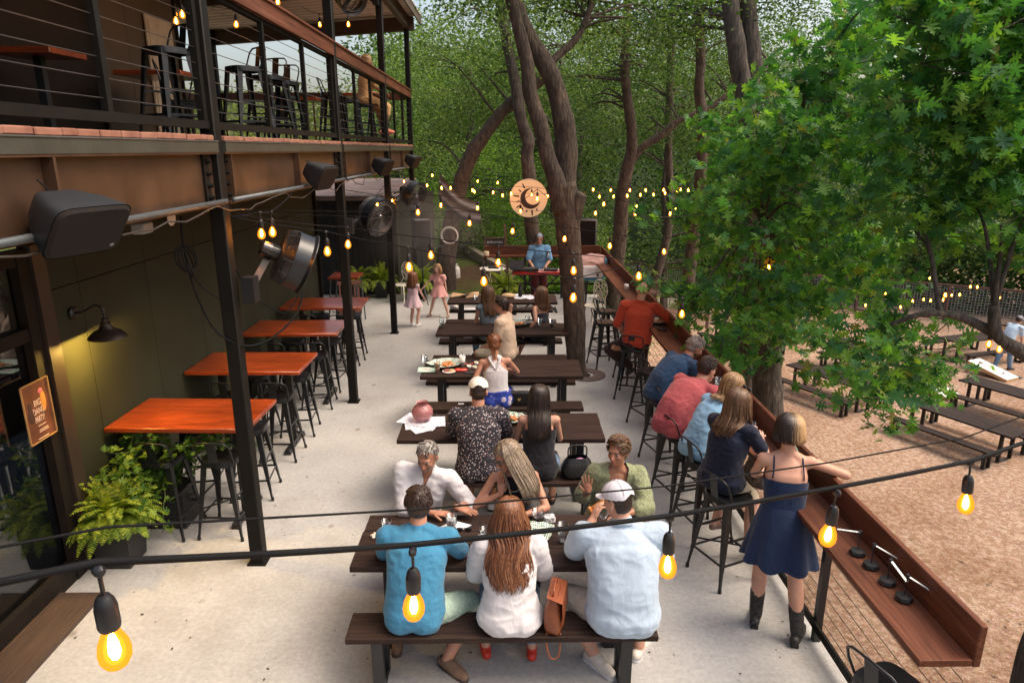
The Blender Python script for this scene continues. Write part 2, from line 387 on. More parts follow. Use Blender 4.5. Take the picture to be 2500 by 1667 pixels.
# glazed doors
mb = MB(); mb.box((-5.2, 1.0, 1.5), (.05, 9, 3.2)); mb.box((-4.4, 3.2, .02), (1.5, 4.4, .04)); B('room_behind', mb, mat('dark_room', (.03, .024, .018), .6, var=.4, scale=1.5))
mb = MB()
for (y, ww) in ((5.12, .12), (4.08, .1), (3.96, .1), (2.9, .12), (1.8, .12), (.7, .12)): mb.box((WX + .01, y, 1.38), (.09, ww, 2.76))
for (z, hh) in ((.09, .18), (2.14, .1), (2.72, .12)): mb.box((WX + .005, 2.9, z), (.08, 4.6, hh))
dr = B('glass_door', mb, M_trim)
def sub(name, mb_, m_, par, **k):
    mb_.v = [(x + 5.2, y - 8, z) for x, y, z in mb_.v]; o = mb_.build(name, m_, par, **k); return o
for (y0, y1) in ((4.12, 5.06), (2.96, 3.92), (1.86, 2.84), (.76, 1.74)):
    mb = MB(); mb.box((WX - .02, (y0 + y1) / 2, 1.12), (.008, y1 - y0, 1.9)); mb.box((WX - .02, (y0 + y1) / 2, 2.42), (.008, y1 - y0, .46)); sub('pane', mb, M_pane, dr)
mb = MB(); mb.box((WX + .08, 4.02, 1.1), (.025, .025, .5), bev=.006); sub('handle', mb, M_black, dr)
# furniture glimpses inside the room
mb = MB(); mb.box((-4.6, 4.5, .75), (.7, .9, .05)); mb.box((-4.6, 4.5, .37), (.08, .08, .74)); mb.box((-4.9, 3.4, .9), (.5, 1.0, 1.8)); mb.box((-5.15, 4.6, 1.9), (.03, .5, .9))
B('inside_furniture', mb, mat('inside_wood', (.11, .06, .025), .5))
mb = MB(); mb.box((-3.45, 4.33, .02), (.36, 1.0, .035)); mb.box((-3.46, 3.2, .02), (.38, 1.2, .035))
o = mb.build('door_mat', wood('brown_mat_plank', (.03, .018, .012), (.085, .05, .033), 'Y', .7)); tag(o, 'dark brown threshold board lying in front of the glass doors', 'door mat')
# ---------------------------------------------------------------- deck & steel frame
PX = -2.17; PY = [1.35, 5.31, 9.27, 13.08, 16.6]
mb = MB(); mb.box((-4.45, 8.9, 3.5), (4.5, 15.7, .07)); B('deck_slab', mb, mat('deck_underside', (.045, .033, .026), .8))
mb = MB()
for y in [1.35, 3.3, 5.31, 7.3, 9.27, 11.2, 13.08, 14.9, 16.6]: mb.box((-3.0, y, 3.34), (1.6, .1, .24))
mb.box((-4.3, 15, 3.34), (3.9, 3.5, .02)); B('deck_joists', mb, M_post)
for i in range(4):
    y0, y1 = PY[i] + .06, PY[i + 1] - .06; yc, l = (y0 + y1) / 2, y1 - y0
    mb = MB(); mb.box((PX, yc, 3.285), (.012, l, .38)); mb.box((PX, yc, 3.105), (.14, l, .018)); mb.box((PX, yc, 3.475), (.14, l, .018))
    mb.box((PX + .035, yc, 3.285), (.065, .02, .36)); mb.box((PX + .034, y0 + .12, 3.285), (.065, .012, .36))
    bm_ = B('steel_beam', mb, M_beam)
    mb = MB(); mb.box((PX + .016, y1 - .14, 3.29), (.016, .09, .34))
    for k in range(4):
        for yy in (y1 - .14, y0 + .07):
            mb.cyl((PX + .01, yy, 3.16 + k * .085), (PX + .045, yy, 3.16 + k * .085), .02, n=6); mb.cyl((PX + .04, yy, 3.16 + k * .085), (PX + .06, yy, 3.16 + k * .085), .011, n=8)
    sub('bolt_plate', mb, M_post, bm_)
    mb = MB(); mb.box((PX + .06, yc, 3.517), (.03, l - .02, .075)); mb.tube([(PX + .075, y0, 3.555), (PX + .075, y1, 3.555)], .006); B('edge_flashing', mb, mat('grey_green_flashing', (.06, .06, .05), .45, metal=.3, bump=.001))
    mb = MB(); y = y0 + .01
    while y < y1 - .1:
        ln = random.choice((.2, .2, .12)); mb.box((PX + .0 + random.uniform(-.006, .006), y + ln / 2, 3.578 + random.uniform(-.003, .003)), (.15, ln - .008, .038), bev=.006); y += ln
    B('brick_edging', mb, mat('red_brick', (.17, .065, .04), .85, col2=(.28, .13, .085), scale=9, bump=.002))
    mb = MB(); mb.tube([(PX + .085, y0 + .02, 3.125), (PX + .085, y1, 3.125)], .019, 10); B('conduit', mb, M_conduit, smooth=True)
for i, y in enumerate(PY):
    mb = MB(); mb.box((PX, y, 3.02), (.112, .118, 6.12), bev=.008); mb.box((PX, y, .008), (.16, .16, .014))
    B('steel_post', mb, M_post, angle=40)
# balcony railing
for i in range(4):
    y0, y1 = PY[i] + .06, PY[i + 1] - .06
    mb = MB(); mb.box((PX, (y0 + y1) / 2, 3.67), (.05, y1 - y0, .055))
    n = 2; ys_ = [y0 + (y1 - y0) * k / 3 for k in (1, 2)]
    for y in ys_: mb.box((PX, y, 4.14), (.04, .05, .9))
    for y in (y0 + .035, y1 - .035): mb.box((PX - .005, y, 4.14), (.05, .06, .95))
    mb.box((PX - .02, (y0 + y1) / 2, 4.61), (.05, y1 - y0, .04))
    rl = B('balcony_railing', mb, M_post)
    mb = MB()
    for k in range(8): mb.tube([(PX, y0, 3.77 + k * .105), (PX, (y0 + y1) / 2, 3.765 + k * .105), (PX, y1, 3.77 + k * .105)], .0032, 4)
    sub('cables', mb, M_wire, rl)
    mb = MB(); mb.box((PX + .035, (y0 + y1) / 2, 4.7), (.04, y1 - y0 + .04, .15), bev=.004); mb.box((PX + .0, (y0 + y1) / 2, 4.785), (.15, y1 - y0 + .02, .028), bev=.004)
    sub('top_rail', mb, M_rail, rl, angle=40)
# far end and left railing of the balcony
mb = MB(); mb.box((-4.4, 16.6, 4.66), (4.3, .05, .16)); mb.box((-4.4, 16.6, 3.67), (4.3, .05, .05))
for k in range(7): mb.box((-6.4 + k * .68, 16.6, 4.15), (.03, .04, .95))
mb.box((-6.55, 14, 4.55), (.05, 5.2, .16)); 
for k in range(9): mb.box((-6.55, 11.5 + k * .62, 4.1), (.03, .04, .95))
B('balcony_railing', mb, M_railx)
# upper wall
M_up = mat('lit_brown_board', (.055, .034, .016), .6, var=.12, scale=2, bump=.001)  # lit stretch of the upper wall, its warm light put into the colour
mb = MB()
for k in range(3): mb.box((-4.62, 8.78 + k * .66, 4.9), (.03, .652, 2.66))
B('upper_wall', mb, M_up)
mb = MB(); mb.box((-4.66, 2.6, 4.9), (.05, 6.3, 2.66)); mb.box((-4.7, 8.2, 4.9), (.06, 5.0, 2.7)); mb.box((-6.0, 10.64, 4.9), (2.7, .05, 2.66)); B('upper_wall_dark', mb, M_trim)  # unlit stretch of the same wall, its shade put into the dark colour
mb = MB(); mb.box((-4.57, 9.9, 4.35), (.03, .62, 1.5)); mb.box((-4.575, 9.9, 4.35), (.02, .72, 1.62)); 
o = B('upper_door', mb, mat('pale_door', (.42, .34, .24), .5))
mb = MB(); mb.box((-4.55, 9.95, 4.62), (.02, .25, .34)); sub('door_notice', mb, mat('dark_notice', (.08, .06, .05), .5, scale=20, var=.8), o)
# roof
m, t, L, b = nodes_of('corrugated_underside')
wv = _n(t, 'ShaderNodeTexWave'); wv.bands_direction = 'Y'; wv.inputs['Scale'].default_value = 2.6; L.new(objvec(t), wv.inputs['Vector'])
L.new(ramp(t, wv.outputs['Fac'], [(0, (.62, .58, .52)), (1, (.82, .78, .72))]), b.inputs['Base Color']); b.inputs['Roughness'].default_value = .5; bumpn(t, b, wv.outputs['Fac'], .02)
mb = MB(); n = 150; vs = []
for k in range(n + 1):
    y = .3 + (17.0 - .3) * k / n; dz = .018 * cos(k * pi)
    vs += [(-1.86, y, 6.42 + dz), (-6.9, y, 6.02 + dz), (-1.86, y, 6.425 + dz), (-6.9, y, 6.025 + dz)]
fs = []
for k in range(n):
    a = k * 4; fs += [(a, a + 1, a + 5, a + 4), (a + 2, a + 6, a + 7, a + 3), (a, a + 4, a + 6, a + 2)]
mb.add(vs, fs); B('roof_sheet', mb, m)
mb = MB()
for y in (1.35, 5.31, 9.27, 13.08, 16.62): mb.bar((-6.7, y, 5.87), (-2.0, y, 6.2), .14, .28, (0, 0, 1)) if y > 16 else mb.bar((-6.7, y, 5.9), (-2.0, y, 6.23), .1, .22)
mb.box((-2.17, 8.9, 6.24), (.1, 16.2, .26)); mb.box((-4.45, 8.9, 5.98), (.14, 16.2, .2)); mb.box((-1.9, 8.9, 6.33), (.03, 16.5, .17))
B('roof_beams', mb, mat('roof_timber', (.07, .046, .033), .6))
for y in (16.5, 13): mb = MB(); mb.box((-6.5, y, 4.8), (.14, .14, 2.5)); B('rear_post', mb, M_post)
# ================================================================ LOW SHED BEHIND
shed = empty('shed', (-4.2, 17.6, 0)); tag(shed, 'low black board shed with a rusty corrugated roof behind the patio', 'shed')
def SH(name, mb_, m_, **k):
    mb_.v = [(x + 4.2, y - 17.6, z) for x, y, z in mb_.v]; return mb_.build(name, m_, shed, **k)
mb = MB(); x = -7.4
while x < -2.75: mb.box((x + .07, 16.98, 1.18), (.132, .05, 2.36)); x += .14
mb.box((-5.1, 18.5, 1.15), (4.6, 2.9, 2.3)); SH('wall', mb, mat('black_shed_board', (.013, .012, .012), .7, stretch=(1, 1, .2), var=.4))
mb = MB(); n = 60; vs = []; fs = []
for k in range(n + 1):
    x = -7.8 + 5.3 * k / n; dz = .022 * cos(k * pi); vs += [(x, 16.75, 2.42 + dz), (x, 20.6, 2.66 + dz)]
for k in range(n): fs.append((2 * k, 2 * k + 2, 2 * k + 3, 2 * k + 1))
# ridges run across the slope as seen from the patio
vs = []; fs = []
for k in range(70):
    y = 16.75 + k * .055; z = 2.42 + k * .0036 + .016 * (k % 2); vs += [(-7.8, y, z), (-2.55, y, z)]
for k in range(69): fs.append((2 * k, 2 * k + 1, 2 * k + 3, 2 * k + 2))
mb.add(vs, fs); mb.box((-5.17, 16.8, 2.36), (5.2, .06, .1)); SH('roof', mb, mat('rusty_corrugated', (.12, .075, .065), .6, col2=(.33, .25, .22), scale=3, stretch=(.4, 4, 1)))
mb = MB(); mb.box((-2.2, 17.3, 1.25), (.9, .06, 2.5)); mb.box((-2.66, 17.2, 1.25), (.06, .3, 2.5)); mb.box((-2.1, 17.25, 1.15), (1.1, .05, .05))
SH('side_screen', mb, mat('green_grey_board', (.05, .055, .042), .65))
# ================================================================ PATIO TABLES AND BENCHES
def leg_loop(mb, x, w, h, th=.05, dp=.075):
    """rectangular steel tube loop across the short side at x"""
    for sy_ in (-1, 1): mb.box((x, sy_ * w / 2, h / 2), (dp, th, h))
    mb.box((x, 0, th / 2), (dp - .004, w, th)); mb.box((x, 0, h - th / 2), (dp - .004, w, th))
def make_table(L_=2.06, W=.70, H=.75, m_=M_tabX, name='picnic_table', nb=3):
    r = empty(name)
    mb = MB(); bw = W / nb
    for k in range(nb): mb.box((random.uniform(-.004, .004), -W / 2 + bw * (k + .5), H - .022), (L_, bw - .006, .044), bev=.004)
    mb.build('tabletop', m_, r, angle=40)
    for s_ in (-1, 1):
        mb = MB(); leg_loop(mb, s_ * (L_ / 2 - .24), W * .62, H - .045); mb.build('leg', M_black, r)
    mb = MB(); mb.box((0, 0, H - .06), (L_ - .5, .06, .03)); mb.build('brace', M_black, r)
    return r
def make_bench(L_=2.04, W=.27, H=.45, m_=M_tabX, name='bench', nb=1):
    r = empty(name); mb = MB()
    for k in range(nb): mb.box((0, -W / 2 + W / nb * (k + .5), H - .022), (L_, W / nb - .005, .044), bev=.004)
    mb.build('seat', m_, r, angle=40)
    for s_ in (-1, 1):
        mb = MB(); leg_loop(mb, s_ * (L_ / 2 - .2), W * .7, H - .045); mb.build('leg', M_black, r)
    return r
TAB = [(4.43, 'nearest dark plank table, the one with six people seated round it'), (6.56, 'second dark plank table, with the pink glass vase on it'),
       (8.5, 'third dark plank table, with the food and the tablet at its left end'), (10.54, 'fourth dark plank table, where two women sit with drinks'),
       (12.8, 'farthest dark plank table, with brown paper bags and folded papers')]
GT = 'dark plank tables in a row down the patio'; GB = 'dark plank benches beside the patio tables'
tab0 = make_table(); ben0 = make_bench()
BL = [(0, 3.88, 'bench nearest the camera, under the men in blue shirts'), (0, 4.98, 'bench on the far side of the nearest table, mostly hidden'),
      (.0, 6.0, 'bench under the man in the white cap and the woman in black'), (-.02, 7.08, 'bench hidden behind the table with the pink vase'),
      (-.03, 7.94, 'bench carrying the small black clutch and the blue floral skirt'), (-.03, 8.92, 'bench seen under the far edge of the food table'),
      (-.05, 9.96, 'bench under the man in the beige shirt'), (-.04, 10.95, 'bench under the two women at the fourth table'),
      (-.04, 12.25, 'empty bench in front of the farthest table'), (-.04, 13.2, 'bench behind the farthest table with white papers at its left end')]
for i, (y, lb) in enumerate(TAB):
    o = tab0 if i == 0 else copy_tree(tab0); o.location = (-.03, y, 0); o.rotation_euler.z = random.uniform(-.008, .008); tag(o, lb, 'table', GT)
for i, (x, y, lb) in enumerate(BL):
    o = ben0 if i == 0 else copy_tree(ben0); o.location = (x - .02, y, 0); o.rotation_euler.z = random.uniform(-.012, .012); tag(o, lb, 'bench', GB)
# red bar tables along the wall
def make_bar_table():
    r = empty('bar_table'); mb = MB(); mb.box((0, 0, 1.05), (1.3, .78, .042), bev=.004); mb.build('tabletop', M_red, r, angle=40)
    for s_ in (-1, 1): mb = MB(); mb.box((s_ * .4, 0, .53), (.075, .075, 1.0)); mb.build('column', M_black, r)
    for s_ in (-1, 1):
        mb = MB(); mb.box((s_ * .4, 0, .035), (.07, .6, .05), bev=.01); mb.box((s_ * .4, .27, .012), (.075, .07, .024)); mb.box((s_ * .4, -.27, .012), (.075, .07, .024)); mb.build('foot', M_black, r)
    return r
bt = make_bar_table()
for i, (x, y, lb) in enumerate([(-2.97, 6.15, 'nearest red bar table, above the fern planter'), (-2.98, 7.79, 'second red bar table from the front, behind the first post'), (-2.95, 9.45, 'third red bar table from the front, by the wall'), (-2.95, 11.05, 'farthest red bar table, against the end of the wall')]):
    o = bt if i == 0 else copy_tree(bt); o.location = (x, y, 0); o.rotation_euler.z = -.03 + .02 * i; tag(o, lb, 'bar table', 'red topped bar tables along the wall')
# ================================================================ METAL STOOLS
def make_stool(hs=.76, back=True):
    r = empty('metal_stool')
    n = 28; rr = .155; mb = MB()
    def sq(rad, k, pw=.32):
        a = 2 * pi * k / n; c_, s_ = cos(a), sin(a); return (rad * math.copysign(abs(c_) ** (pw * 1.6), c_), rad * math.copysign(abs(s_) ** (pw * 1.6), s_))
    vs = []; fs = []
    rings = [(.018, hs - .008), (.1, hs - .01), (.138, hs - .004), (.155, hs), (.158, hs - .012), (.160, hs - .05), (.155, hs - .05), (.15, hs - .018), (.018, hs - .022)]
    for (rad, z) in rings:
        for k in range(n): x_, y_ = sq(rad, k); vs.append((x_, y_, z))
    for i in range(len(rings) - 1):
        for k in range(n): k2 = (k + 1) % n; fs.append((i * n + k, i * n + k2, (i + 1) * n + k2, (i + 1) * n + k))
    mb.add(vs, fs); mb.build('seat', M_stool, r, angle=45)
    for sx in (-1, 1):
        for sy_ in (-1, 1):
            mb = MB(); T = Vector((sx * .128, sy_ * .128, hs - .015)); E_ = Vector((sx * .205, sy_ * .205, .03)); secs = []
            for f_ in (0, .15, .6, .9, 1.0):
                p = T.lerp(E_, f_); wd = (.046, .048, .033, .017, .014)[int((0, .15, .6, .9, 1.0).index(f_))]
                secs.append((p, wd))
            vs = []
            for p, wd in secs:
                for (a, c_) in ((1, -1), (1.0, 1.0), (-1, 1)): pass
                o1 = Vector((sx * .006, sy_ * .006, 0))
                vs += [p + Vector((-sx * wd, sy_ * .004, 0)) , p + o1, p + Vector((sx * .004, -sy_ * wd, 0)), p + Vector((sx * -.002, -sy_ * wd, 0)), p - o1 * .6, p + Vector((-sx * wd, -sy_ * .002, 0))]
            fs = []
            for i in range(len(secs) - 1):
                for k in range(6): fs.append((i * 6 + k, i * 6 + (k + 1) % 6, (i + 1) * 6 + (k + 1) % 6, (i + 1) * 6 + k))
            fs.append((0, 1, 2, 3, 4, 5)); mb.add(vs, fs); mb.cyl(E_ + Vector((0, 0, .01)), (E_.x, E_.y, 0), .015, .017, 8)
            mb.build('leg', M_stool, r)
    mb = MB()
    for z, f_ in ((.22, .73), (.42, .45)):
        q = .128 + (.205 - .128) * (1 - (z / hs)); 
        for (a, c_) in (((-1, -1), (1, -1)), ((1, -1), (1, 1)), ((1, 1), (-1, 1)), ((-1, 1), (-1, -1))):
            if z > .3 and a[0] != c_[0]: continue
            mb.bar((a[0] * q, a[1] * q, z), (c_[0] * q, c_[1] * q, z), .008, .02)
    mb.bar((-.17, -.17, .3), (.17, .17, .3), .006, .014); mb.build('footrest', M_stool, r)
    if back:
        mb = MB(); pts = [(-.15, -.10, hs - .02), (-.165, -.15, hs + .1), (-.16, -.175, hs + .17), (-.12, -.19, hs + .205), (0, -.195, hs + .21), (.12, -.19, hs + .205), (.16, -.175, hs + .17), (.165, -.15, hs + .1), (.15, -.10, hs - .02)]
        mb.tube(pts, .0085, 8); mb.build('back_hoop', M_stool, r, smooth=True)
        mb = MB(); mb.bar((0, -.15, hs - .02), (0, -.19, hs + .2), .085, .004, (0, 1, 0)); mb.build('back_slat', M_stool, r)
    return r
st0 = make_stool()
used = [False]
def stool(x, y, rz, lb, z=0, grp='black metal bar stools', first=None):
    o = st0 if not used[0] else copy_tree(st0); used[0] = True
    o.location = (x, y, z); o.rotation_euler = (0, 0, rz); tag(o, lb, 'bar stool', grp); return o
# stools have their back on local -y (sitter faces +y)
GS = 'black metal stools at the red bar tables'
for k, (yt, nm) in enumerate([(6.15, 'nearest'), (7.79, 'second'), (9.45, 'third'), (11.05, 'farthest')]):
    for (dx, sd) in ((-.27, 'wall'), (.27, 'open')):
        nm2 = {'wall': 'wall end', 'open': 'patio end'}[sd]
        stool(-2.9 + dx, yt - .30, random.uniform(-.1, .1), 'black stool in front of the %s red table, at its %s' % (nm, nm2), grp=GS)
        stool(-2.9 + dx, yt + .42, pi + random.uniform(-.15, .15), 'black stool behind the %s red table, at its %s' % (nm, nm2), grp=GS)
GR = 'black metal stools along the drink rail'
stool(1.80, 11.75, -1.2, 'empty stool nearest the white ornate chair by the rail', grp=GR)
stool(1.66, 10.95, -1.3, 'empty stool beside the patio tree with its seat hole showing', grp=GR)
stool(2.0, 10.2, -1.2, 'empty stool close under the rail beside the red shirted man', grp=GR)
stool(1.86, 9.45, -.35, 'stool under the bald man in the rust red shirt', grp=GR)
stool(1.9, 8.35, -1.15, 'empty stool between the red shirted man and the man in navy', grp=GR)
stool(1.84, 7.25, -1.3, 'stool under the man in the navy shirt', grp=GR)
stool(1.78, 6.33, -1.25, 'stool under the man in the pink polo', grp=GR)
stool(1.85, 5.72, -1.3, 'stool under the woman in the pale blue top', grp=GR)
stool(1.86, 5.08, -1.15, 'stool under the woman in the navy shirt', grp=GR)
stool(2.06, 2.98, -1.2, 'empty stool at the bottom right corner of the picture', grp=GR)
GU = 'black metal stools on the balcony'
for (x, y, rz, lb) in [(-2.95, 3.6, .3, 'tall stool nearest the camera on the balcony, behind the railing cables'), (-2.85, 6.25, 2.6, 'tall stool on the balcony left of the first post'), (-2.7, 7.62, 2.4, 'tall stool on the balcony just right of the first post'), (-2.75, 8.5, 2.8, 'second stool right of the first post on the balcony'),
                       (-2.78, 9.15, 3.0, 'third stool right of the first post on the balcony'), (-2.6, 11.0, -1.5, 'stool in the middle of the balcony in front of the far trees'), (-2.65, 12.5, -1.3, 'stool on the balcony just before the third post'), (-2.62, 13.7, -1.4, 'balcony stool under the seated person'), (-2.6, 14.75, -1.2, 'balcony stool right of the seated person'), (-3.5, 11.8, 1.4, 'balcony stool behind the far table')]:
    stool(x, y, rz, lb, 3.56, GU)
def make_cafe_chair():
    r = empty('metal_chair'); mb = MB(); mb.box((0, 0, .45), (.36, .36, .018), bev=.008); mb.box((0, 0, .435), (.34, .34, .02)); mb.build('seat', M_stool, r, angle=40)
    for sx in (-1, 1):
        for sy_ in (-1, 1):
            mb = MB(); mb.tube([(sx * .15, sy_ * .15, .44), (sx * .2, sy_ * .2, .0)], 0, 6, True, [.026, .012]); mb.build('leg', M_stool, r)
    mb = MB(); mb.tube([(-.17, -.15, .45), (-.19, -.21, .65), (-.17, -.25, .8), (-.08, -.27, .86), (.08, -.27, .86), (.17, -.25, .8), (.19, -.21, .65), (.17, -.15, .45)], .011, 8); mb.build('back_hoop', M_stool, r, smooth=True)
    mb = MB(); mb.bar((0, -.17, .45), (0, -.27, .85), .13, .005, (0, 1, 0)); mb.build('back_slat', M_stool, r); return r
ch = make_cafe_chair(); ch.location = (-3.55, 8.1, 3.56); ch.rotation_euler.z = -1.2; tag(ch, 'low black metal chair on the balcony beside the lit brown wall', 'chair', 'low metal chairs on the balcony')
c2 = copy_tree(ch); c2.location = (-3.95, 8.9, 3.56); c2.rotation_euler.z = 2.4; tag(c2, 'low black metal chair behind the balcony table by the pale door', 'chair', 'low metal chairs on the balcony')
c3 = copy_tree(ch); c3.location = (-3.9, 12.2, 3.56); c3.rotation_euler.z = 1.2; tag(c3, 'low black metal chair on the balcony in front of the far railing', 'chair', 'low metal chairs on the balcony')
def up_table(x, y, h, lb, w_=.75):
    r = empty('balcony_table', (x, y, 3.56)); mb = MB(); mb.box((0, 0, h - .02), (w_, w_, .05), bev=.004); mb.build('tabletop', M_red, r, angle=40)
    mb = MB(); mb.box((0, 0, h / 2), (.07, .07, h)); mb.box((0, 0, .02), (.5, .06, .04)); mb.box((0, 0, .02), (.06, .5, .04)); mb.build('column', M_black, r); tag(r, lb, 'table', 'red topped tables on the balcony')
up_table(-4.15, 6.6, .78, 'red balcony table in the dark left corner', .55); up_table(-3.95, 8.5, .78, 'red balcony table by the lit brown wall'); up_table(-3.6, 12.9, .8, 'red balcony table in front of the far trees'); up_table(-3.2, 14.6, 1.0, 'red balcony table near the seated person')
# ================================================================ DRINK RAIL (bar shelf) AND CABLE FENCE
rail = empty('drink_rail', (2.2, 9.5, 0)); tag(rail, 'long reddish wooden drink shelf with back board running along the patio edge', 'drink rail')
def RL(name, mb_, m_, par=rail, **k):
    mb_.v = [(x - 2.2, y - 9.5, z) for x, y, z in mb_.v]; return mb_.build(name, m_, par, **k)
ye = [2.8, 5.85, 8.9, 12.6, 16.35]
for a, bb in zip(ye[:-1], ye[1:]):
    mb = MB(); mb.box((2.185, (a + bb) / 2, 1.045), (.27, bb - a - .006, .042), bev=.004); RL('shelf_board', mb, M_rail, angle=40)
    mb = MB(); mb.box((2.342, (a + bb) / 2, 1.14), (.04, bb - a - .005, .24), bev=.005); RL('back_board', mb, M_rail, angle=40)
for y in [4.25, 6.55, 8.75, 10.9, 13.0, 15.0, 16.3]:
    mb = MB(); mb.box((2.3, y, .5), (.05, .05, 1.04)); mb.box((2.2, y, 1.012), (.24, .04, .02)); RL('post', mb, M_black)
mb = MB(); mb.box((2.3, 9.6, .1), (.05, 13.4, .02)); mb.box((2.26, 9.6, .16), (.012, 13.4, .05)); RL('bottom_rail', mb, M_post)
mb = MB()
for k in range(8): mb.tube([(2.33, 2.85, .16 + k * .105), (2.33, 16.3, .16 + k * .105)], .0032, 4)
RL('cables', mb, M_wire)
# cross rail behind the stage
r2 = empty('stage_rail', (1.0, 16.35, 0)); tag(r2, 'reddish wooden rail shelf crossing behind the keyboard player', 'drink rail')
def R2(name, mb_, m_, **k):
    mb_.v = [(x - 1.0, y - 16.35, z) for x, y, z in mb_.v]; return mb_.build(name, m_, r2, **k)
mb = MB(); mb.box((.78, 16.25, 1.045), (2.5, .25, .045), bev=.004); R2('shelf_board', mb, M_railx, angle=40)
mb = MB(); mb.box((.92, 16.4, 1.15), (2.8, .04, .25), bev=.004); R2('back_board', mb, M_railx, angle=40)
for x in (-.45, .5, 1.4):
    mb = MB(); mb.box((x, 16.36, .5), (.06, .06, 1.04)); R2('post', mb, M_black)
mb = MB(); mb.box((.9, 16.36, .35), (2.8, .04, .04)); mb.box((.9, 16.36, .12), (2.8, .04, .04)); R2('bottom_rail', mb, M_post)
# corner steel frame at the front end of the rail (bottom right)
cf = empty('steel_guardrail', (2.6, 2.4, 0)); tag(cf, 'black square tube guardrail corner at the near end of the drink rail', 'railing')
mb = MB(); mb.box((2.2 - 2.6, 2.7 - 2.4, .5), (.06, .06, 1.0)); mb.bar((-.42, .28, .99), (.5, -.25, .99), .06, .05); mb.box((-.2, .16, .5), (.05, .05, 1.0)); mb.bar((-.42, .28, .7), (.5, -.25, .7), .04, .04); mb.build('frame', M_black, cf)
# four place-card clip stands with black weights
def make_holder():
    r = empty('card_clip_stand'); mb = MB(); mb.lathe([(.0, 0), (.042, 0), (.05, .012), (.044, .03), (0, .034)], 7); mb.build('base', M_black, r)
    mb = MB(); mb.tube([(0, 0, .03), (.002, .004, .15)], .0035, 6); mb.box((0, 0, .155), (.014, .02, .022)); mb.build('stem', M_black, r); return r
h0 = make_holder()
for i, (y, a, lb) in enumerate([(3.72, 2.6, 'black clip stand farthest along the rail end, white straw standing out of it'), (3.58, -.5, 'second black clip stand from the far side'), (3.42, -1.35, 'third black clip stand from the far side'), (3.27, -.6, 'black clip stand nearest the end of the rail')]):
    o = h0 if i == 0 else copy_tree(h0); o.location = (2.2 + .012 * i, y, 1.066); o.rotation_euler.z = i; tag(o, lb, 'clip stand', 'black weighted clip stands on the drink rail')
    mb = MB(); d = Vector((cos(a), sin(a), -.25 if i else .02)); L_ = .13
    mb.bar(Vector((0, 0, 0)), d * L_ + Vector((0, 0, -.02)), .016, .0015); s_ = mb.build('paper_strip', mat('striped_paper', (.55, .58, .56), .6, scale=60, var=.3, stretch=(8, .2, 1))); s_.location = (2.2 + .012 * i, y, 1.222)
    tag(s_, ['white paper strip held by the farthest clip stand', 'striped paper strip hanging from the second clip stand', 'striped paper strip hanging from the third clip stand', 'striped paper strip hanging from the nearest clip stand'][i], 'paper strip', 'striped paper strips in the clip stands')
# ================================================================ STEEL YARD TABLES
yt = make_table(2.5, .75, .75, M_yard, 'picnic_table', 5); yb = make_bench(2.5, .28, .45, M_yard, 'bench', 2)
u1, u2 = [False], [False]
def yard_set(x, y, a, lb):
    for k, off in enumerate((0, -.78, .78)):
        if k == 0: o = yt if not u1[0] else copy_tree(yt); u1[0] = True
        else: o = yb if not u2[0] else copy_tree(yb); u2[0] = True
        o.location = (x - sin(a) * off, y + cos(a) * off, YZ); o.rotation_euler.z = a
        if k == 0: tag(o, 'weathered plank table ' + lb, 'table', 'weathered plank tables in the gravel yard')
        else: tag(o, (('patio' if off < 0 else 'far') + ' side bench of the yard table ') + lb, 'bench', 'weathered benches in the gravel yard')
ya = math.atan2(-.892, .452)
yard_set(10.65, 14.7, ya, 'nearest the right edge of the yard'); yard_set(13.1, 16.3, ya, 'below the white cornhole board'); yard_set(9.0, 17.7, ya, 'just right of the big oak trunk')
yard_set(15.6, 21.6, .3, 'beside the man in the light blue shirt'); yard_set(11.4, 20.2, ya, 'half hidden behind the oak leaves'); yard_set(8.2, 22.6, ya, 'farthest back, near the wire fence')
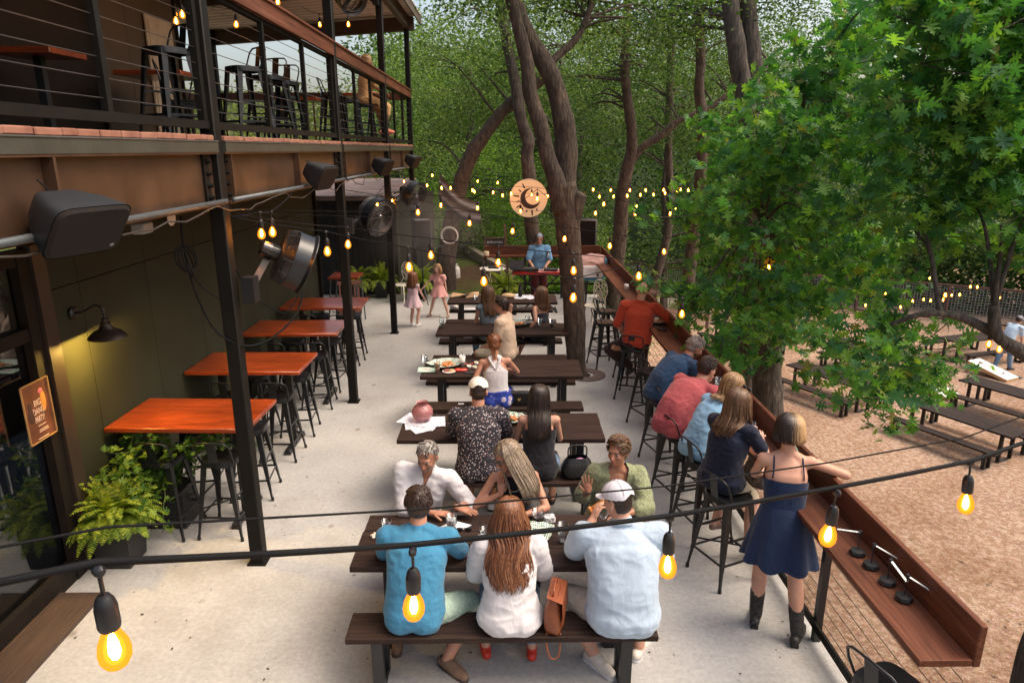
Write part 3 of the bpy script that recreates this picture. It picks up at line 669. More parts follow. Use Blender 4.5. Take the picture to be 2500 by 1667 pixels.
# cornhole boards
def cornhole(x, y, rz, lb):
    r = empty('cornhole_board', (x, y, YZ), rz); a = radians(13); R = Matrix.Rotation(a, 3, 'X')
    mb = MB(); Lh = 1.22; W_ = .61; hc = Vector((0, Lh - .23, 0)); n = 24; vs = []; 
    top = lambda px, py, dz=0: R @ Vector((px, py, dz)) + Vector((0, -Lh / 2, .05))
    sqr = []
    for k in range(n):
        q = 2 * pi * k / n; c_, s_ = cos(q), sin(q); mm = max(abs(c_), abs(s_)); sqr.append((c_ / mm * .2, s_ / mm * .2))
    vs = [top(.076 * cos(2 * pi * k / n), hc.y + .076 * sin(2 * pi * k / n), .05) for k in range(n)] + [top(sqr[k][0], hc.y + sqr[k][1], .05) for k in range(n)]
    fs = [(k, (k + 1) % n, n + (k + 1) % n, n + k) for k in range(n)]
    mb.add(vs, [tuple(reversed(f_)) for f_ in fs])
    for (x0, x1, y0, y1) in ((-W_ / 2, W_ / 2, 0, hc.y - .2), (-W_ / 2, W_ / 2, hc.y + .2, Lh), (-W_ / 2, -.2, hc.y - .2, hc.y + .2), (.2, W_ / 2, hc.y - .2, hc.y + .2)):
        mb.add([top(x0, y0, .05), top(x1, y0, .05), top(x1, y1, .05), top(x0, y1, .05)], [(0, 1, 2, 3)])
    mb.build('playing_surface', M_white, r)
    mb = MB(); pine = mat('bare_pine', (.5, .3, .13), .6)
    for (x0, y0, sx, sy_) in ((-W_ / 2 + .01, Lh / 2, .02, Lh), (W_ / 2 - .01, Lh / 2, .02, Lh), (0, .01, W_ - .04, .02), (0, Lh - .01, W_ - .04, .02)):
        mb.box(top(x0, y0, 0), (sx, sy_, .096), R)
    for s_ in (-1, 1): mb.bar(top(s_ * .24, Lh - .08, 0), (s_ * .24, Lh / 2 - .02, 0), .04, .07)
    mb.build('frame', pine, r)
    # crescent and ray marks
    mb = MB(); 
    def P2(ax, ay): return top(ax, ay, .053)
    vs = []
    for k in range(17):
        q = radians(200 + 150 * k / 16); t_ = sin(pi * k / 16); vs += [P2(.15 * cos(q), .43 + .15 * sin(q)), P2((.15 - .035 * t_ - .002) * cos(q), .43 + .012 * t_ + (.15 - .035 * t_ - .002) * sin(q))]
    mb.add(vs, [(2 * k, 2 * k + 2, 2 * k + 3, 2 * k + 1) for k in range(16)])
    for k in range(5):
        q = radians(215 + 28 * k); p = Vector((cos(q), sin(q))); o_ = Vector((-p.y, p.x)) * .008
        mb.add([P2(*(p * .17 + Vector((0, .43)) + o_)), P2(*(p * .20 + Vector((0, .43)) + o_)), P2(*(p * .20 + Vector((0, .43)) - o_)), P2(*(p * .17 + Vector((0, .43)) - o_))], [(0, 1, 2, 3)])
    mb.build('crescent_mark', mat('black_print', (.01, .01, .012), .5), r)
    tag(r, lb, 'cornhole board', 'white cornhole boards'); return r
cornhole(14.95, 19.75, pi + .45 + pi, 'white cornhole board with black crescent beside the man in the yard'); cornhole(12.2, 18.2, .5, 'white cornhole board half hidden behind the oak leaves')
for (x, y, lb) in [(15.65, 19.5, 'black bean bag at the low corner of the cornhole board'), (15.35, 20.0, 'black bean bag lying behind the cornhole board')]:
    mb = MB(); mb.ell((0, 0, .03), (.09, .08, .035)); o = mb.build('bean_bag', M_black, smooth=True); o.location = (x, y, YZ); tag(o, lb, 'bean bag', 'cornhole bean bags')
# ================================================================ VEGETATION
def leafmat(name, stops, transl=.4, rough=.6):
    m = bpy.data.materials.new(name); m.use_nodes = True; t = m.node_tree; L = t.links; b = t.nodes['Principled BSDF']; o = t.nodes['Material Output']
    g = _n(t, 'ShaderNodeNewGeometry'); c = ramp(t, g.outputs['Random Per Island'], stops)
    L.new(c, b.inputs['Base Color']); b.inputs['Roughness'].default_value = rough; b.inputs['Specular IOR Level'].default_value = .25
    tl = _n(t, 'ShaderNodeBsdfTranslucent'); c2 = mix(t, c, (1.25, 1.35, .45), 1.0, 'MULTIPLY'); L.new(c2, tl.inputs[0])
    ms = _n(t, 'ShaderNodeMixShader'); ms.inputs[0].default_value = transl; L.new(b.outputs[0], ms.inputs[1]); L.new(tl.outputs[0], ms.inputs[2]); L.new(ms.outputs[0], o.inputs[0]); MATS[name] = m; return m
M_oak = leafmat('oak_leaf', [(0, (.03, .11, .05)), (.35, (.06, .19, .055)), (.7, (.11, .28, .055)), (.95, (.2, .38, .06)), (1, (.22, .19, .05))], .45, .5)
M_lf1 = leafmat('dark_forest_leaf', [(0, (.016, .045, .012)), (.5, (.055, .115, .03)), (1, (.17, .25, .08))])
M_lf2 = leafmat('mid_green_leaf', [(0, (.035, .08, .02)), (.5, (.105, .185, .05)), (1, (.26, .36, .12))])
M_lf3 = leafmat('bright_green_leaf', [(0, (.05, .12, .02)), (.5, (.10, .2, .03)), (1, (.2, .32, .06))], .45)
M_olive = leafmat('olive_dry_leaf', [(0, (.07, .09, .03)), (.5, (.13, .16, .055)), (1, (.24, .26, .1))], .45)
M_fern = leafmat('fern_leaf', [(0, (.07, .13, .015)), (.5, (.17, .26, .03)), (1, (.42, .46, .06))], .4)
M_vine = leafmat('vine_leaf', [(0, (.03, .09, .015)), (.6, (.08, .17, .025)), (1, (.22, .3, .045))], .4)
rng = np.random.default_rng(5)
T_DIA = np.array([(0, -.5, 0), (.27, -.05, .05), (0, .5, -.06), (-.27, -.05, .05)]), [(0, 1, 2, 3)]
def oak_template():
    r_ = [(.0, -.5), (.035, -.32), (.16, -.36), (.13, -.24), (.06, -.16), (.3, -.17), (.42, -.05), (.26, -.02), (.07, .02), (.34, .14), (.36, .28), (.2, .2), (.07, .2), (.16, .38), (.06, .36), (0, .52)]
    R = [(x, y, .18 * x) for x, y in r_]; Lf = [(-x, y, .18 * x) for x, y in r_[1:-1]]
    v = np.array(R + Lf); n = len(r_); m = n - 2
    return v, [tuple(range(n)), tuple([0] + [n - 1] + [n + m - 1 - k for k in range(m)])]
T_OAK = oak_template()
def leafcloud(name, P, size, m_, parent=None, tpl=T_DIA, up=.6, sizevar=.3, droop=0.0):
    """P: Nx3 leaf centres; every leaf is its own little blade with its own tilt"""
    P = np.asarray(P, float); N = len(P); V, F = tpl; K = len(V)
    nrm = rng.normal(size=(N, 3)) * (1 - up) + np.array([0, 0, up]); nrm /= np.linalg.norm(nrm, axis=1)[:, None]
    d = rng.normal(size=(N, 3)); d[:, 2] -= droop; d -= nrm * (d * nrm).sum(1)[:, None]; d /= np.linalg.norm(d, axis=1)[:, None] + 1e-9
    s = np.cross(d, nrm); sz = size * (1 + rng.uniform(-sizevar, sizevar, N))
    W = (V[None, :, 0, None] * s[:, None, :] + V[None, :, 1, None] * d[:, None, :] + V[None, :, 2, None] * nrm[:, None, :]) * sz[:, None, None] + P[:, None, :]
    me = bpy.data.meshes.new(name); me.vertices.add(N * K); me.vertices.foreach_set('co', W.reshape(-1).astype(np.float32))
    fl = [len(f) for f in F]; tot = sum(fl); idx = np.concatenate([np.array(f) for f in F])
    me.loops.add(N * tot); me.loops.foreach_set('vertex_index', (idx[None, :] + (np.arange(N) * K)[:, None]).reshape(-1).astype(np.int32))
    st = np.cumsum([0] + fl[:-1]); me.polygons.add(N * len(F))
    me.polygons.foreach_set('loop_start', (st[None, :] + (np.arange(N) * tot)[:, None]).reshape(-1).astype(np.int32))
    try: me.polygons.foreach_set('loop_total', np.tile(fl, N).astype(np.int32))
    except Exception: pass
    me.update(calc_edges=True); me.materials.append(m_)
    o = bpy.data.objects.new(name, me); return link(o, parent)
def bark(name, dark, light, sc=9, bd=.03):
    m, t, L, b = nodes_of(name); v = objvec(t, (1, 1, .22)); n1 = noise_(t, v, sc, 6, .7); vo = _n(t, 'ShaderNodeTexVoronoi'); vo.feature = 'DISTANCE_TO_EDGE'; vo.inputs['Scale'].default_value = sc * 1.6; L.new(v, vo.inputs['Vector'])
    h = mix(t, n1, vo.outputs['Distance'], .6, 'ADD'); c = ramp(t, h, [(.35, dark), (.62, tuple((a + q) / 2 for a, q in zip(dark, light))), (.95, light)]); c = mix(t, c, (1.5, 1.5, 1.4), ramp(t, noise_(t, objvec(t), 5, 5, .7), [(.5, (0, 0, 0)), (.62, (1, 1, 1))]), 'MULTIPLY')
    L.new(c, b.inputs['Base Color']); b.inputs['Roughness'].default_value = .9; bumpn(t, b, h, bd); return m
M_bark = bark('rough_brown_bark', (.022, .015, .011), (.12, .085, .062), 13, .045)
M_bark2 = bark('grey_ridged_bark', (.02, .016, .013), (.13, .105, .088), 11, .05)
def catmull(pts, k=5):
    P = [Vector(p) for p in pts]; P = [P[0] * 2 - P[1]] + P + [P[-1] * 2 - P[-2]]; out = []
    for i in range(1, len(P) - 2):
        for j in range(k):
            t = j / k; a, b_, c, d = P[i - 1:i + 3]
            out.append(.5 * ((2 * b_) + (-a + c) * t + (2 * a - 5 * b_ + 4 * c - d) * t * t + (-a + 3 * b_ - 3 * c + d) * t ** 3))
    out.append(P[-2]); return out
def limb(mb, pts, r0, r1, n=10, k=5, rough=.12, flare=0.0):
    Q = catmull(pts, k); m = len(Q); s0 = len(mb.v); rs = []
    for i in range(m):
        f = i / (m - 1); rs.append(r0 + (r1 - r0) * f ** .85 + flare * max(0, 1 - f * m / 3.0))
    mb.tube(Q, 0, n, True, rs)
    for i in range(s0, len(mb.v)):
        p = Vector(mb.v[i]); c = Q[min(m - 1, (i - s0) // n)]; d = p - c
        q = noise.noise(p * 3.1) * 1.3 + noise.noise(Vector((p.x * 14, p.y * 14, p.z * 2.5))) * .55
        mb.v[i] = tuple(c + d * (1 + rough * q))
def crown_pts(blobs, nleaf, rc=.3, gap=.0):
    """blobs: (x,y,z,rx,ry,rz,clusters) -> leaf centres and cluster centres"""
    C_ = []
    for (x, y, z, rx, ry, rz, n) in blobs:
        d = rng.normal(size=(n, 3)); d /= np.linalg.norm(d, axis=1)[:, None]; rr = rng.uniform(.25, 1, n) ** .5
        C_.append(d * rr[:, None] * np.array([rx, ry, rz]) + np.array([x, y, z]))
    C_ = np.concatenate(C_); n = len(C_)
    s = rng.uniform(.6, 1.4, n); P = C_[:, None, :] + rng.normal(size=(n, nleaf, 3)) * (rc * s)[:, None, None] * np.array([1, 1, .55]); return P.reshape(-1, 3), C_
def tree(name, label, trunks, blobs, nleaf=60, size=.1, m_leaf=None, m_b=None, rc=.3, group=None, tpl=T_DIA, twigs=25, tw_r=.02, base=None):
    base = base or trunks[0][0][0]; r = empty(name, base); tag(r, label, 'tree', group); bx, by, bz = base
    mb = MB()
    for (pts, r0, r1, *fl) in trunks: limb(mb, [(p[0] - bx, p[1] - by, p[2] - bz) for p in pts], r0, r1, 14 if r0 > .12 else 9, flare=(fl[0] if fl else 0))
    P, C_ = crown_pts(blobs, nleaf, rc)
    allp = [Vector(q) for tr in trunks for q in catmull(tr[0], 3)]
    tm = MB()
    for c in C_[rng.permutation(len(C_))[:twigs]]:
        c = Vector(c); q = min(allp, key=lambda a: (a - c).length + max(0, a.z - c.z) * .8)
        if (q - c).length > 6: continue
        mid = (q + c) / 2 + Vector((random.uniform(-.25, .25), random.uniform(-.25, .25), random.uniform(0, .35)))
        tm.tube([p - Vector(base) for p in catmull([q, mid, c], 4)], 0, 5, False, list(np.linspace(tw_r * 1.8, tw_r * .4, 9)))
    mb.build('trunk', m_b or M_bark, r, smooth=True)
    if tm.v: tm.build('branches', m_b or M_bark, r, smooth=True)
    leafcloud('crown', P - np.array(base), size, m_leaf or M_lf1, r, tpl); return r
# --- the tree growing through the patio (two fused stems)
tree('patio_tree', 'tall twin stemmed tree growing up through the ring plate in the patio', [
    ([(1.17, 10.42, -.1), (1.14, 10.42, .45), (1.09, 10.42, 1.16), (1.0, 10.45, 2.11), (.93, 10.5, 2.67), (.86, 10.5, 3.0)], .135, .215, .05),
    ([(.86, 10.42, 2.6), (.78, 10.4, 3.05), (.66, 10.4, 3.35), (.55, 10.4, 3.79), (.38, 10.4, 4.3), (.32, 10.4, 4.75), (.18, 10.4, 5.25), (-.1, 10.4, 6.2)], .14, .08),
    ([(.92, 10.55, 2.6), (.93, 10.6, 3.05), (.94, 10.6, 3.45), (.88, 10.6, 3.95), (.74, 10.6, 4.4), (.58, 10.6, 4.75), (.36, 10.6, 5.05), (.14, 10.6, 5.6), (-.1, 10.7, 6.8)], .185, .11),
    ([(.6, 10.65, 4.6), (.78, 10.7, 4.8), (1.06, 10.8, 5.05), (1.22, 10.85, 5.35), (1.5, 10.9, 6.2)], .07, .04),
    ([(.98, 10.45, 2.2), (1.12, 10.42, 2.75), (1.17, 10.4, 2.86)], .13, .09)],
    [(.3, 11.5, 6.1, 1.5, 2.2, .8, 80), (1.9, 11.5, 5.8, 1.5, 1.8, .8, 60)], 80, .07, M_lf1, M_bark, .26, twigs=50, tw_r=.014)
tree('sign_tree', 'slim straight tree behind the round crescent sign', [([(.85, 17.3, -.2), (.76, 17.2, 1.13), (.66, 17.2, 1.9), (.63, 17.2, 2.71), (.57, 17.2, 3.36), (.6, 17.2, 3.7), (.42, 17.2, 4.2), (.27, 17.2, 5.03), (.1, 17.2, 5.8), (-.15, 17.2, 7.2)], .2, .11)],
    [(-.2, 17.8, 6.4, 1.9, 1.6, 1.2, 80), (1.4, 17.6, 6.0, 1.6, 1.3, 1.2, 50)], 80, .075, M_lf2, M_bark2, .3, twigs=16)
tree('leaning_tree', 'thick tree leaning to the right behind the fans', [([(-1.55, 17.6, -.2), (-1.5, 17.5, .6), (-1.40, 17.5, 1.3), (-1.19, 17.5, 2.3), (-.81, 17.5, 3.35), (-.44, 17.5, 3.87), (.01, 17.5, 4.43), (.5, 17.5, 4.8), (1.15, 17.5, 5.26)], .29, .1, .08)],
    [(-1.6, 18.8, 5.3, 1.7, 1.4, 1.5, 90), (.3, 18.9, 4.9, 1.5, 1.0, 1.1, 60), (-1.9, 19.5, 3.6, 1.0, .8, .8, 30)], 80, .075, M_lf2, M_bark, .28, twigs=6)
tree('forked_tree', 'forked tree right of the speaker with a long limb reaching right', [([(3.1, 19, -2), (3.14, 19, .11), (3.22, 19, 1.14), (3.25, 19, 2.38), (3.36, 19, 3.1), (3.45, 19, 3.5), (3.36, 19, 4.28), (3.23, 19, 4.96), (3.14, 19, 5.86), (3.18, 19, 7.4)], .24, .1),
    ([(3.42, 19, 3.15), (3.73, 19, 3.55), (4.21, 19, 3.86), (4.67, 19, 4.23), (5.38, 19, 4.51), (5.95, 19, 4.9), (7, 19, 5.6)], .12, .07)],
    [(3.0, 20, 6.2, 2.0, 1.6, 1.3, 90), (5.6, 20.2, 5.9, 1.8, 1.4, 1.1, 60), (4.4, 20.4, 4.2, 1.0, .8, .7, 20), (2.0, 20.5, 4.6, .9, .9, 1.0, 24)], 80, .075, M_lf1, M_bark, .3, twigs=45)
tree('slim_tree', 'slim upright tree left of the big oak leaves', [([(4.8, 18, -2.6), (4.92, 18, -.21), (4.98, 18, 1.02), (5.05, 18, 1.97), (5.06, 18, 3.12), (5.04, 18, 4.02), (4.88, 18, 4.89), (4.84, 18, 5.73), (4.68, 18, 7.2)], .19, .11)],
    [(4.8, 18.6, 6.6, 1.5, 1.3, .9, 50)], 75, .075, M_lf1, M_bark, .3, twigs=20)
tree('slim_tree', 'thin dark tree leaning right behind the drink rail', [([(4.4, 22, -2.6), (4.8, 22, -1.04), (5.05, 22, -.13), (5.24, 22, .76), (5.28, 22, 1.92), (5.12, 22, 3.59), (5.04, 22, 5.72), (5, 22, 7.5)], .17, .1)],
    [(5.1, 22.8, 5.6, 1.7, 1.4, 1.6, 70)], 55, .1, M_lf1, M_bark, .32, twigs=20)
tree('big_cypress', 'massive double trunk rising behind the top left edge of the oak leaves', [([(5.5, 14.5, -3.2), (5.4, 14.5, 0), (5.2, 14.5, 2.5), (5.0, 14.5, 3.87), (4.79, 14.5, 4.7), (4.58, 14.5, 5.51), (4.39, 14.5, 6.29), (4.2, 14.5, 7.5)], .26, .15),
    ([(5.5, 14.7, -3.2), (5.35, 14.7, 0), (5.2, 14.7, 2.5), (5.12, 14.65, 4.04), (5.0, 14.65, 5.12), (4.86, 14.65, 5.84), (4.6, 14.65, 7.2)], .26, .16)],
    [(4.9, 15.6, 6.6, 2.2, 1.4, .9, 90), (3.5, 15.8, 6.3, 1.1, 1.0, .8, 34)], 75, .075, M_lf1, M_bark2, .3, twigs=30)
# more trees of the wood, each its own
MIXES = [M_lf1, M_lf2, M_lf1, M_lf3, M_lf1, M_lf2]
spec = [(-3.3, 23, 0, 4.6, 1.7, 1, 'mid green leafy tree left of the leaning trunk, over the shed'), (-1.3, 22.5, .2, 3.2, 2.1, 3, 'bright green bushy tree beside the balcony corner'), (1.6, 25, 0, 6.5, 2.8, 0, 'dark leafy tree behind the crescent sign'),
        (6.5, 27, -3, 6, 3.4, 2, 'dark tree in the middle distance right of the forked tree'), (-1.5, 28, .3, 7.2, 3.0, 1, 'tall tree filling the sky gap above the balcony corner'), (9.5, 28, -3.2, 6.5, 3.2, 4, 'dark tree behind the gravel yard fence'),
        (13.5, 31, -3.2, 7, 3.5, 0, 'tall dark tree behind the oak canopy'), (3.3, 29, -1, 7, 3.2, 5, 'mid green tree far behind the keyboard player'), (18.5, 30, -3, 6, 3.5, 2, 'dark tree above the right end of the fence'), (23, 26, -3, 5, 3.2, 4, 'dark tree at the far right beyond the fence')]
for (x, y, zb, h, rad, mi, lb) in spec:
    zt = h; j = lambda s_: random.uniform(-s_, s_)
    tr = [([(x, y, zb - .3), (x + j(.3), y + j(.3), zb + (zt - zb) * .35), (x + j(.5), y + j(.3), zb + (zt - zb) * .65), (x + j(.8), y + j(.3), zt)], .17, .06)]
    bl = [(x + j(rad * .5), y + j(.8), zt + j(.6) - .5, rad * .8, rad * .55, 1.6, 45), (x + rad * .45, y + .4, zt - 1.9 + j(.4), rad * .6, rad * .5, 1.2, 32), (x - rad * .45, y + .2, zt - 1.8 + j(.4), rad * .6, rad * .5, 1.2, 32), (x + j(rad * .4), y, zb + (zt - zb) * .32, rad * .7, rad * .5, 1.3, 34)]
    tree('forest_tree', lb, tr, bl, 95, .095, MIXES[mi], M_bark2, .36, 'trees of the wood behind the patio', twigs=26, tw_r=.025)
# --- oaks with lobed leaves
OAK1=[(5.03,9.9,5.59),(5.12,11.24,5.34),(6.01,12.83,5.47),(5.25,10.84,5.37),(6.16,12.36,5.51),(4.88,10.76,4.94),(5.67,12.15,5.0),(5.71,11.64,5.26),(6.49,12.87,5.3),(6.1,11.51,5.22),(4.29,10.44,4.53),(4.73,10.44,4.52),(5.19,10.4,4.62),(6.1,11.91,4.65),(4.21,10.89,4.25),(5.3,13.25,4.26),(4.77,10.66,4.3),(5.5,11.15,4.34),(5.43,10.15,4.15),(3.66,11.68,3.92),(4.54,13.91,3.84),(3.23,9.23,3.93),(3.73,9.4,3.87),(4.29,10.03,3.74),(4.96,10.46,3.77),(5.72,11.71,3.66),(5.41,11.1,3.97),(6.04,11.27,3.85),(3.54,11.7,3.62),(4.48,14.17,3.48),(3.2,9.1,3.41),(4.04,11.09,3.26),(3.74,9.34,3.58),(4.75,11.22,3.43),(4.87,10.24,3.47),(6.1,12.46,3.31),(5.45,10.82,3.55),(4.9,9.07,3.49),(3.62,11.18,3.15),(4.33,12.83,2.94),(3.62,10.27,3.22),(3.96,10.01,3.19),(4.69,11.18,3.15),(5.74,10.22,2.98),(2.61,9.04,2.69),(3.11,9.93,2.86),(3.98,12.18,2.56),(3.87,10.88,2.73),(4.62,11.27,2.54),(4.16,9.51,2.68),(5.22,11.54,2.36),(5.76,11.79,2.46),(4.94,9.55,2.79),(2.73,9.71,2.44),(3.45,11.02,2.1),(3.35,9.57,2.51),(5.28,11.96,2.15),(6.08,13.33,1.83),(4.33,9.23,2.53),(5.64,11.65,2.12),(6.36,11.85,1.97),(6.36,11.24,2.25),(3.95,11.9,1.7),(3.86,10.59,1.85),(4.62,11.33,1.88),(5.76,13.64,1.37),(4.73,10.65,1.7),(4.81,9.9,1.85),(5.62,10.75,1.86),(5.61,9.96,1.92),(2.59,8.99,1.65),(3.39,10.59,1.49),(3.09,8.44,1.78),(3.88,10.21,1.28),(4.63,11.47,1.35),(4.21,9.56,1.51),(5.2,11.41,0.97),(4.99,10.2,1.39),(6.17,11.51,1.17),(2.62,9.27,1.41),(2.75,8.21,1.43),(3.43,9.04,1.39),(4.58,11.17,0.98),(5.47,12.89,0.41),(4.09,9.16,1.35),(5.18,10.61,0.98),(2.9,8.67,1.0),(3.52,10.09,0.45),(3.51,9.22,1.0),(4.87,11.76,0.37),(5.64,13.17,-0.18)]
OAK2=[(5.41,7.47,5.46),(5.2,6.9,5.31),(7.18,9.35,5.85),(5.86,7.45,5.5),(7.15,8.64,5.83),(3.94,6.7,5.05),(5.18,7.92,5.31),(6.26,9.38,5.54),(5.83,8.51,5.52),(7.66,10.96,5.98),(5.88,8.02,5.44),(5.78,7.26,5.25),(6.56,7.88,5.38),(8.37,9.88,5.76),(4.03,7.28,5.09),(5.4,9.53,5.47),(3.94,6.82,4.96),(4.99,8.46,5.22),(4.62,7.34,5.03),(5.18,7.77,5.12),(6.82,10.01,5.48),(5.62,8.01,5.22),(5.21,7.2,5.05),(6.6,8.94,5.33),(5.05,6.61,4.88),(7.05,8.64,5.19),(8.98,10.81,5.5),(3.7,7.03,4.73),(4.7,8.37,5.02),(4.16,7.2,4.73),(5.38,9.08,4.95),(4.2,6.72,4.67),(5.16,8.08,4.82),(5.05,7.7,4.75),(6.23,9.31,4.91),(4.9,7.02,4.7),(5.96,8.38,4.84),(5.18,6.99,4.68),(6.21,7.97,4.83),(6.57,8.13,4.92),(6.34,7.53,4.81),(4.34,7.72,4.53),(4.43,7.13,4.53),(5.5,8.66,4.65),(5.04,7.47,4.5),(5.28,7.51,4.63),(5.7,7.74,4.55),(6.5,8.25,4.58),(5.89,7.19,4.52),(7.63,9.15,4.7),(6.16,7.25,4.57),(4.02,7.01,4.29),(4.47,7.29,4.2),(4.66,7.24,4.34),(5.14,7.56,4.27),(6.04,8.06,4.34),(7.96,10.42,4.47),(6.68,8.09,4.3),(4.12,7.38,4.02),(5.21,9.1,4.04),(4.18,6.85,3.94),(5.11,8.18,3.93),(4.47,7.02,3.95),(4.79,6.92,3.93),(5.1,7.15,4.0),(5.57,7.44,3.97),(6.65,7.92,4.1),(6.68,7.75,4.0),(4.22,7.42,3.68),(5.12,8.32,3.85),(6.38,10.12,3.81),(4.48,6.97,3.79),(5.46,8.31,3.75),(5.17,7.59,3.77),(4.88,6.66,3.81),(6.04,7.97,3.86),(7.21,9.33,3.81),(6.06,7.62,3.72),(6.68,7.98,3.83),(7.93,9.31,3.78),(4.99,8.46,3.45),(5.19,8.21,3.4),(6.4,9.89,3.27),(5.52,8.03,3.47),(6.52,9.29,3.36),(5.17,7.11,3.46),(6.09,7.93,3.47),(6.84,8.42,3.55),(7.99,9.65,3.45),(6.59,7.62,3.55),(8.71,9.9,3.44),(6.59,7.36,3.46),(4.77,7.74,3.28),(4.82,7.36,3.16),(5.33,7.5,3.25),(6.46,8.9,3.09),(5.82,7.29,3.14),(5.95,7.23,3.21),(7.32,8.37,3.1),(8.68,9.75,2.92),(6.36,7.05,3.22),(4.32,7.6,2.9),(4.61,7.75,2.8),(5.17,7.67,3.01),(6.75,9.79,2.75),(5.58,7.73,2.99),(5.36,7.0,2.93),(6.94,8.68,2.87),(8.47,10.39,2.62),(5.57,6.77,3.04),(6.9,8.23,2.84),(6.86,7.99,2.88),(4.68,7.78,2.6),(4.89,6.72,2.78),(6.47,8.51,2.42),(5.54,6.8,2.67),(6.45,7.71,2.68),(7.57,8.66,2.53),(5.43,9.63,1.07),(4.09,7.18,1.7),(3.71,6.95,1.54),(4.92,8.97,0.85),(4.95,8.33,1.26),(5.11,8.14,1.09),(6.25,9.71,0.49),(4.47,8.22,0.77),(4.53,7.7,1.05),(6.1,10.1,0.14),(5.6,8.8,0.62),(6.84,10.48,-0.08),(3.88,6.61,1.03),(5.23,8.69,0.12)]
def oak(name, label, trunks, pts, nl, base, size=.175, rc=.3):
    r = empty(name, base); tag(r, label, 'tree'); bx, by, bz = base; mb = MB()
    for (p, r0, r1, *fl) in trunks: limb(mb, [(q[0] - bx, q[1] - by, q[2] - bz) for q in p], r0, r1, 16 if r0 > .15 else 10, flare=(fl[0] if fl else 0))
    mb.build('trunk', M_bark2, r, smooth=True)
    C_ = np.array(pts); n = len(C_); P = []; tw = MB(); allp = [Vector(q) for tr in trunks for q in catmull(tr[0], 3)]
    for c in C_:
        # leaves gather in whorls at twig ends, so the canopy has light tips and dark hollows
        for k in range(9):
            e = c + rng.normal(size=3) * np.array([.27, .3, .2]); q = e + rng.normal(size=(nl, 3)) * .085; P.append(q)
            if k < 2: tw.tube([Vector(c) - Vector(base), Vector((c + e) / 2) - Vector(base) + Vector((0, 0, -.02)), Vector(e) - Vector(base)], .006, 4, False)
    for c in C_[rng.permutation(n)[:45]]:
        c = Vector(c); q = min(allp, key=lambda a: (a - c).length); mid = (q + c) / 2 + Vector((0, 0, .2))
        tw.tube([p - Vector(base) for p in catmull([q, mid, c], 4)], 0, 5, False, list(np.linspace(.03, .008, 9)))
    tw.build('branches', M_bark2, r, smooth=True)
    leafcloud('crown', np.concatenate(P) - np.array(base), size, M_oak, r, T_OAK, up=.5, droop=.5); return r
oak('oak_tree', 'oak with a thick ridged trunk standing behind the drink rail', [([(5.45, 13, -3.3), (5.42, 13, -2.2), (5.33, 13, -1.2), (5.22, 13, 0), (5.15, 12.9, 1.0), (5.1, 12.7, 2.0), (5.2, 12.4, 3.2), (5.5, 12, 4.6)], .36, .17, .12),
    ([(5.15, 12.9, .9), (4.9, 12.2, 1.6), (4.5, 11.3, 2.1), (4.0, 10.6, 2.4)], .12, .04), ([(5.12, 12.7, 1.6), (5.6, 11.6, 2.3), (6.0, 10.6, 3.0)], .13, .04), ([(5.1, 12.7, 2.2), (4.8, 11.8, 3.2), (4.6, 11, 4.2)], .1, .03)],
    OAK1, 11, (5.45, 13, YZ))
oak('oak_tree', 'nearer oak whose leafy boughs fill the right edge of the picture', [([(7.6, 5.4, -3.3), (7.5, 5.6, -1), (7.3, 6.0, .8), (7.2, 6.4, 2.5), (7.3, 6.8, 4.5)], .33, .16, .1),
    ([(7.4, 5.9, .1), (6.7, 6.5, .7), (6.14, 6.8, 1.01), (5.45, 6.8, 1.44), (5.13, 6.8, 1.64), (5.04, 6.8, 1.96)], .12, .05), ([(5.21, 6.85, 1.6), (4.83, 6.9, 1.79), (4.42, 6.9, 1.85), (4.1, 7.0, 1.7)], .06, .02), ([(7.3, 6.1, 1.6), (6.8, 6.9, 3.2), (6.2, 7.4, 4.2)], .1, .03)],
    OAK2, 9, (7.6, 5.4, YZ))
tr = empty('tree_stump', (3.38, 3.55, YZ)); tag(tr, 'dark rough trunk at the bottom right corner of the picture', 'tree'); mb = MB(); limb(mb, [(0, 0, 0), (0, 0, 2.2), (-.02, .0, 3.6), (0, 0, 3.72)], .14, .11, 12); mb.build('trunk', M_bark2, tr, smooth=True)
# --- the mass of the wood and undergrowth
def scatter(name, n, fx, size, m_, kind_label, up=.5):
    P = np.array([fx() for _ in range(n)]); o = leafcloud(name, P, size, m_, None, T_DIA, up); tag(o, kind_label[0], kind_label[1], kind='stuff'); return o
cl = []
for _ in range(760):
    a = random.uniform(-.19, .66); d = random.uniform(33, 52); x = d * math.tan(a) * .95; zt = 3.5 + d * random.choice((.115, .14, .17)); g = terrain(x, d)
    cl.append((x, d, g + (zt - g) * random.random() ** .85))
def f_wood():
    c = random.choice(cl); return (c[0] + random.gauss(0, .9), c[1] + random.gauss(0, .9), c[2] + random.gauss(0, .55))
scatter('forest', 100000, f_wood, .26, M_lf1, ('dense dark wood closing the view beyond the patio', 'wood'))
cl2 = [(random.uniform(-26, -7), random.uniform(24, 48)) for _ in range(260)]
def f_wood2():
    x, y = random.choice(cl2); return (x + random.gauss(0, 1), y + random.gauss(0, 1), random.uniform(.2, 3.0 + y * .085) + random.gauss(0, .4))
scatter('far_trees', 30000, f_wood2, .2, M_olive, ('pale olive trees seen through the balcony against the white sky', 'wood'))
sh = []
for _ in range(420):
    x = random.uniform(-3.5, 16); y = random.uniform(19.5, 33)
    if -2.2 < x < .4 and y < 27: continue
    if x > 4.2 and y < 31.5: continue
    sh.append((x, y, terrain(x, y)))
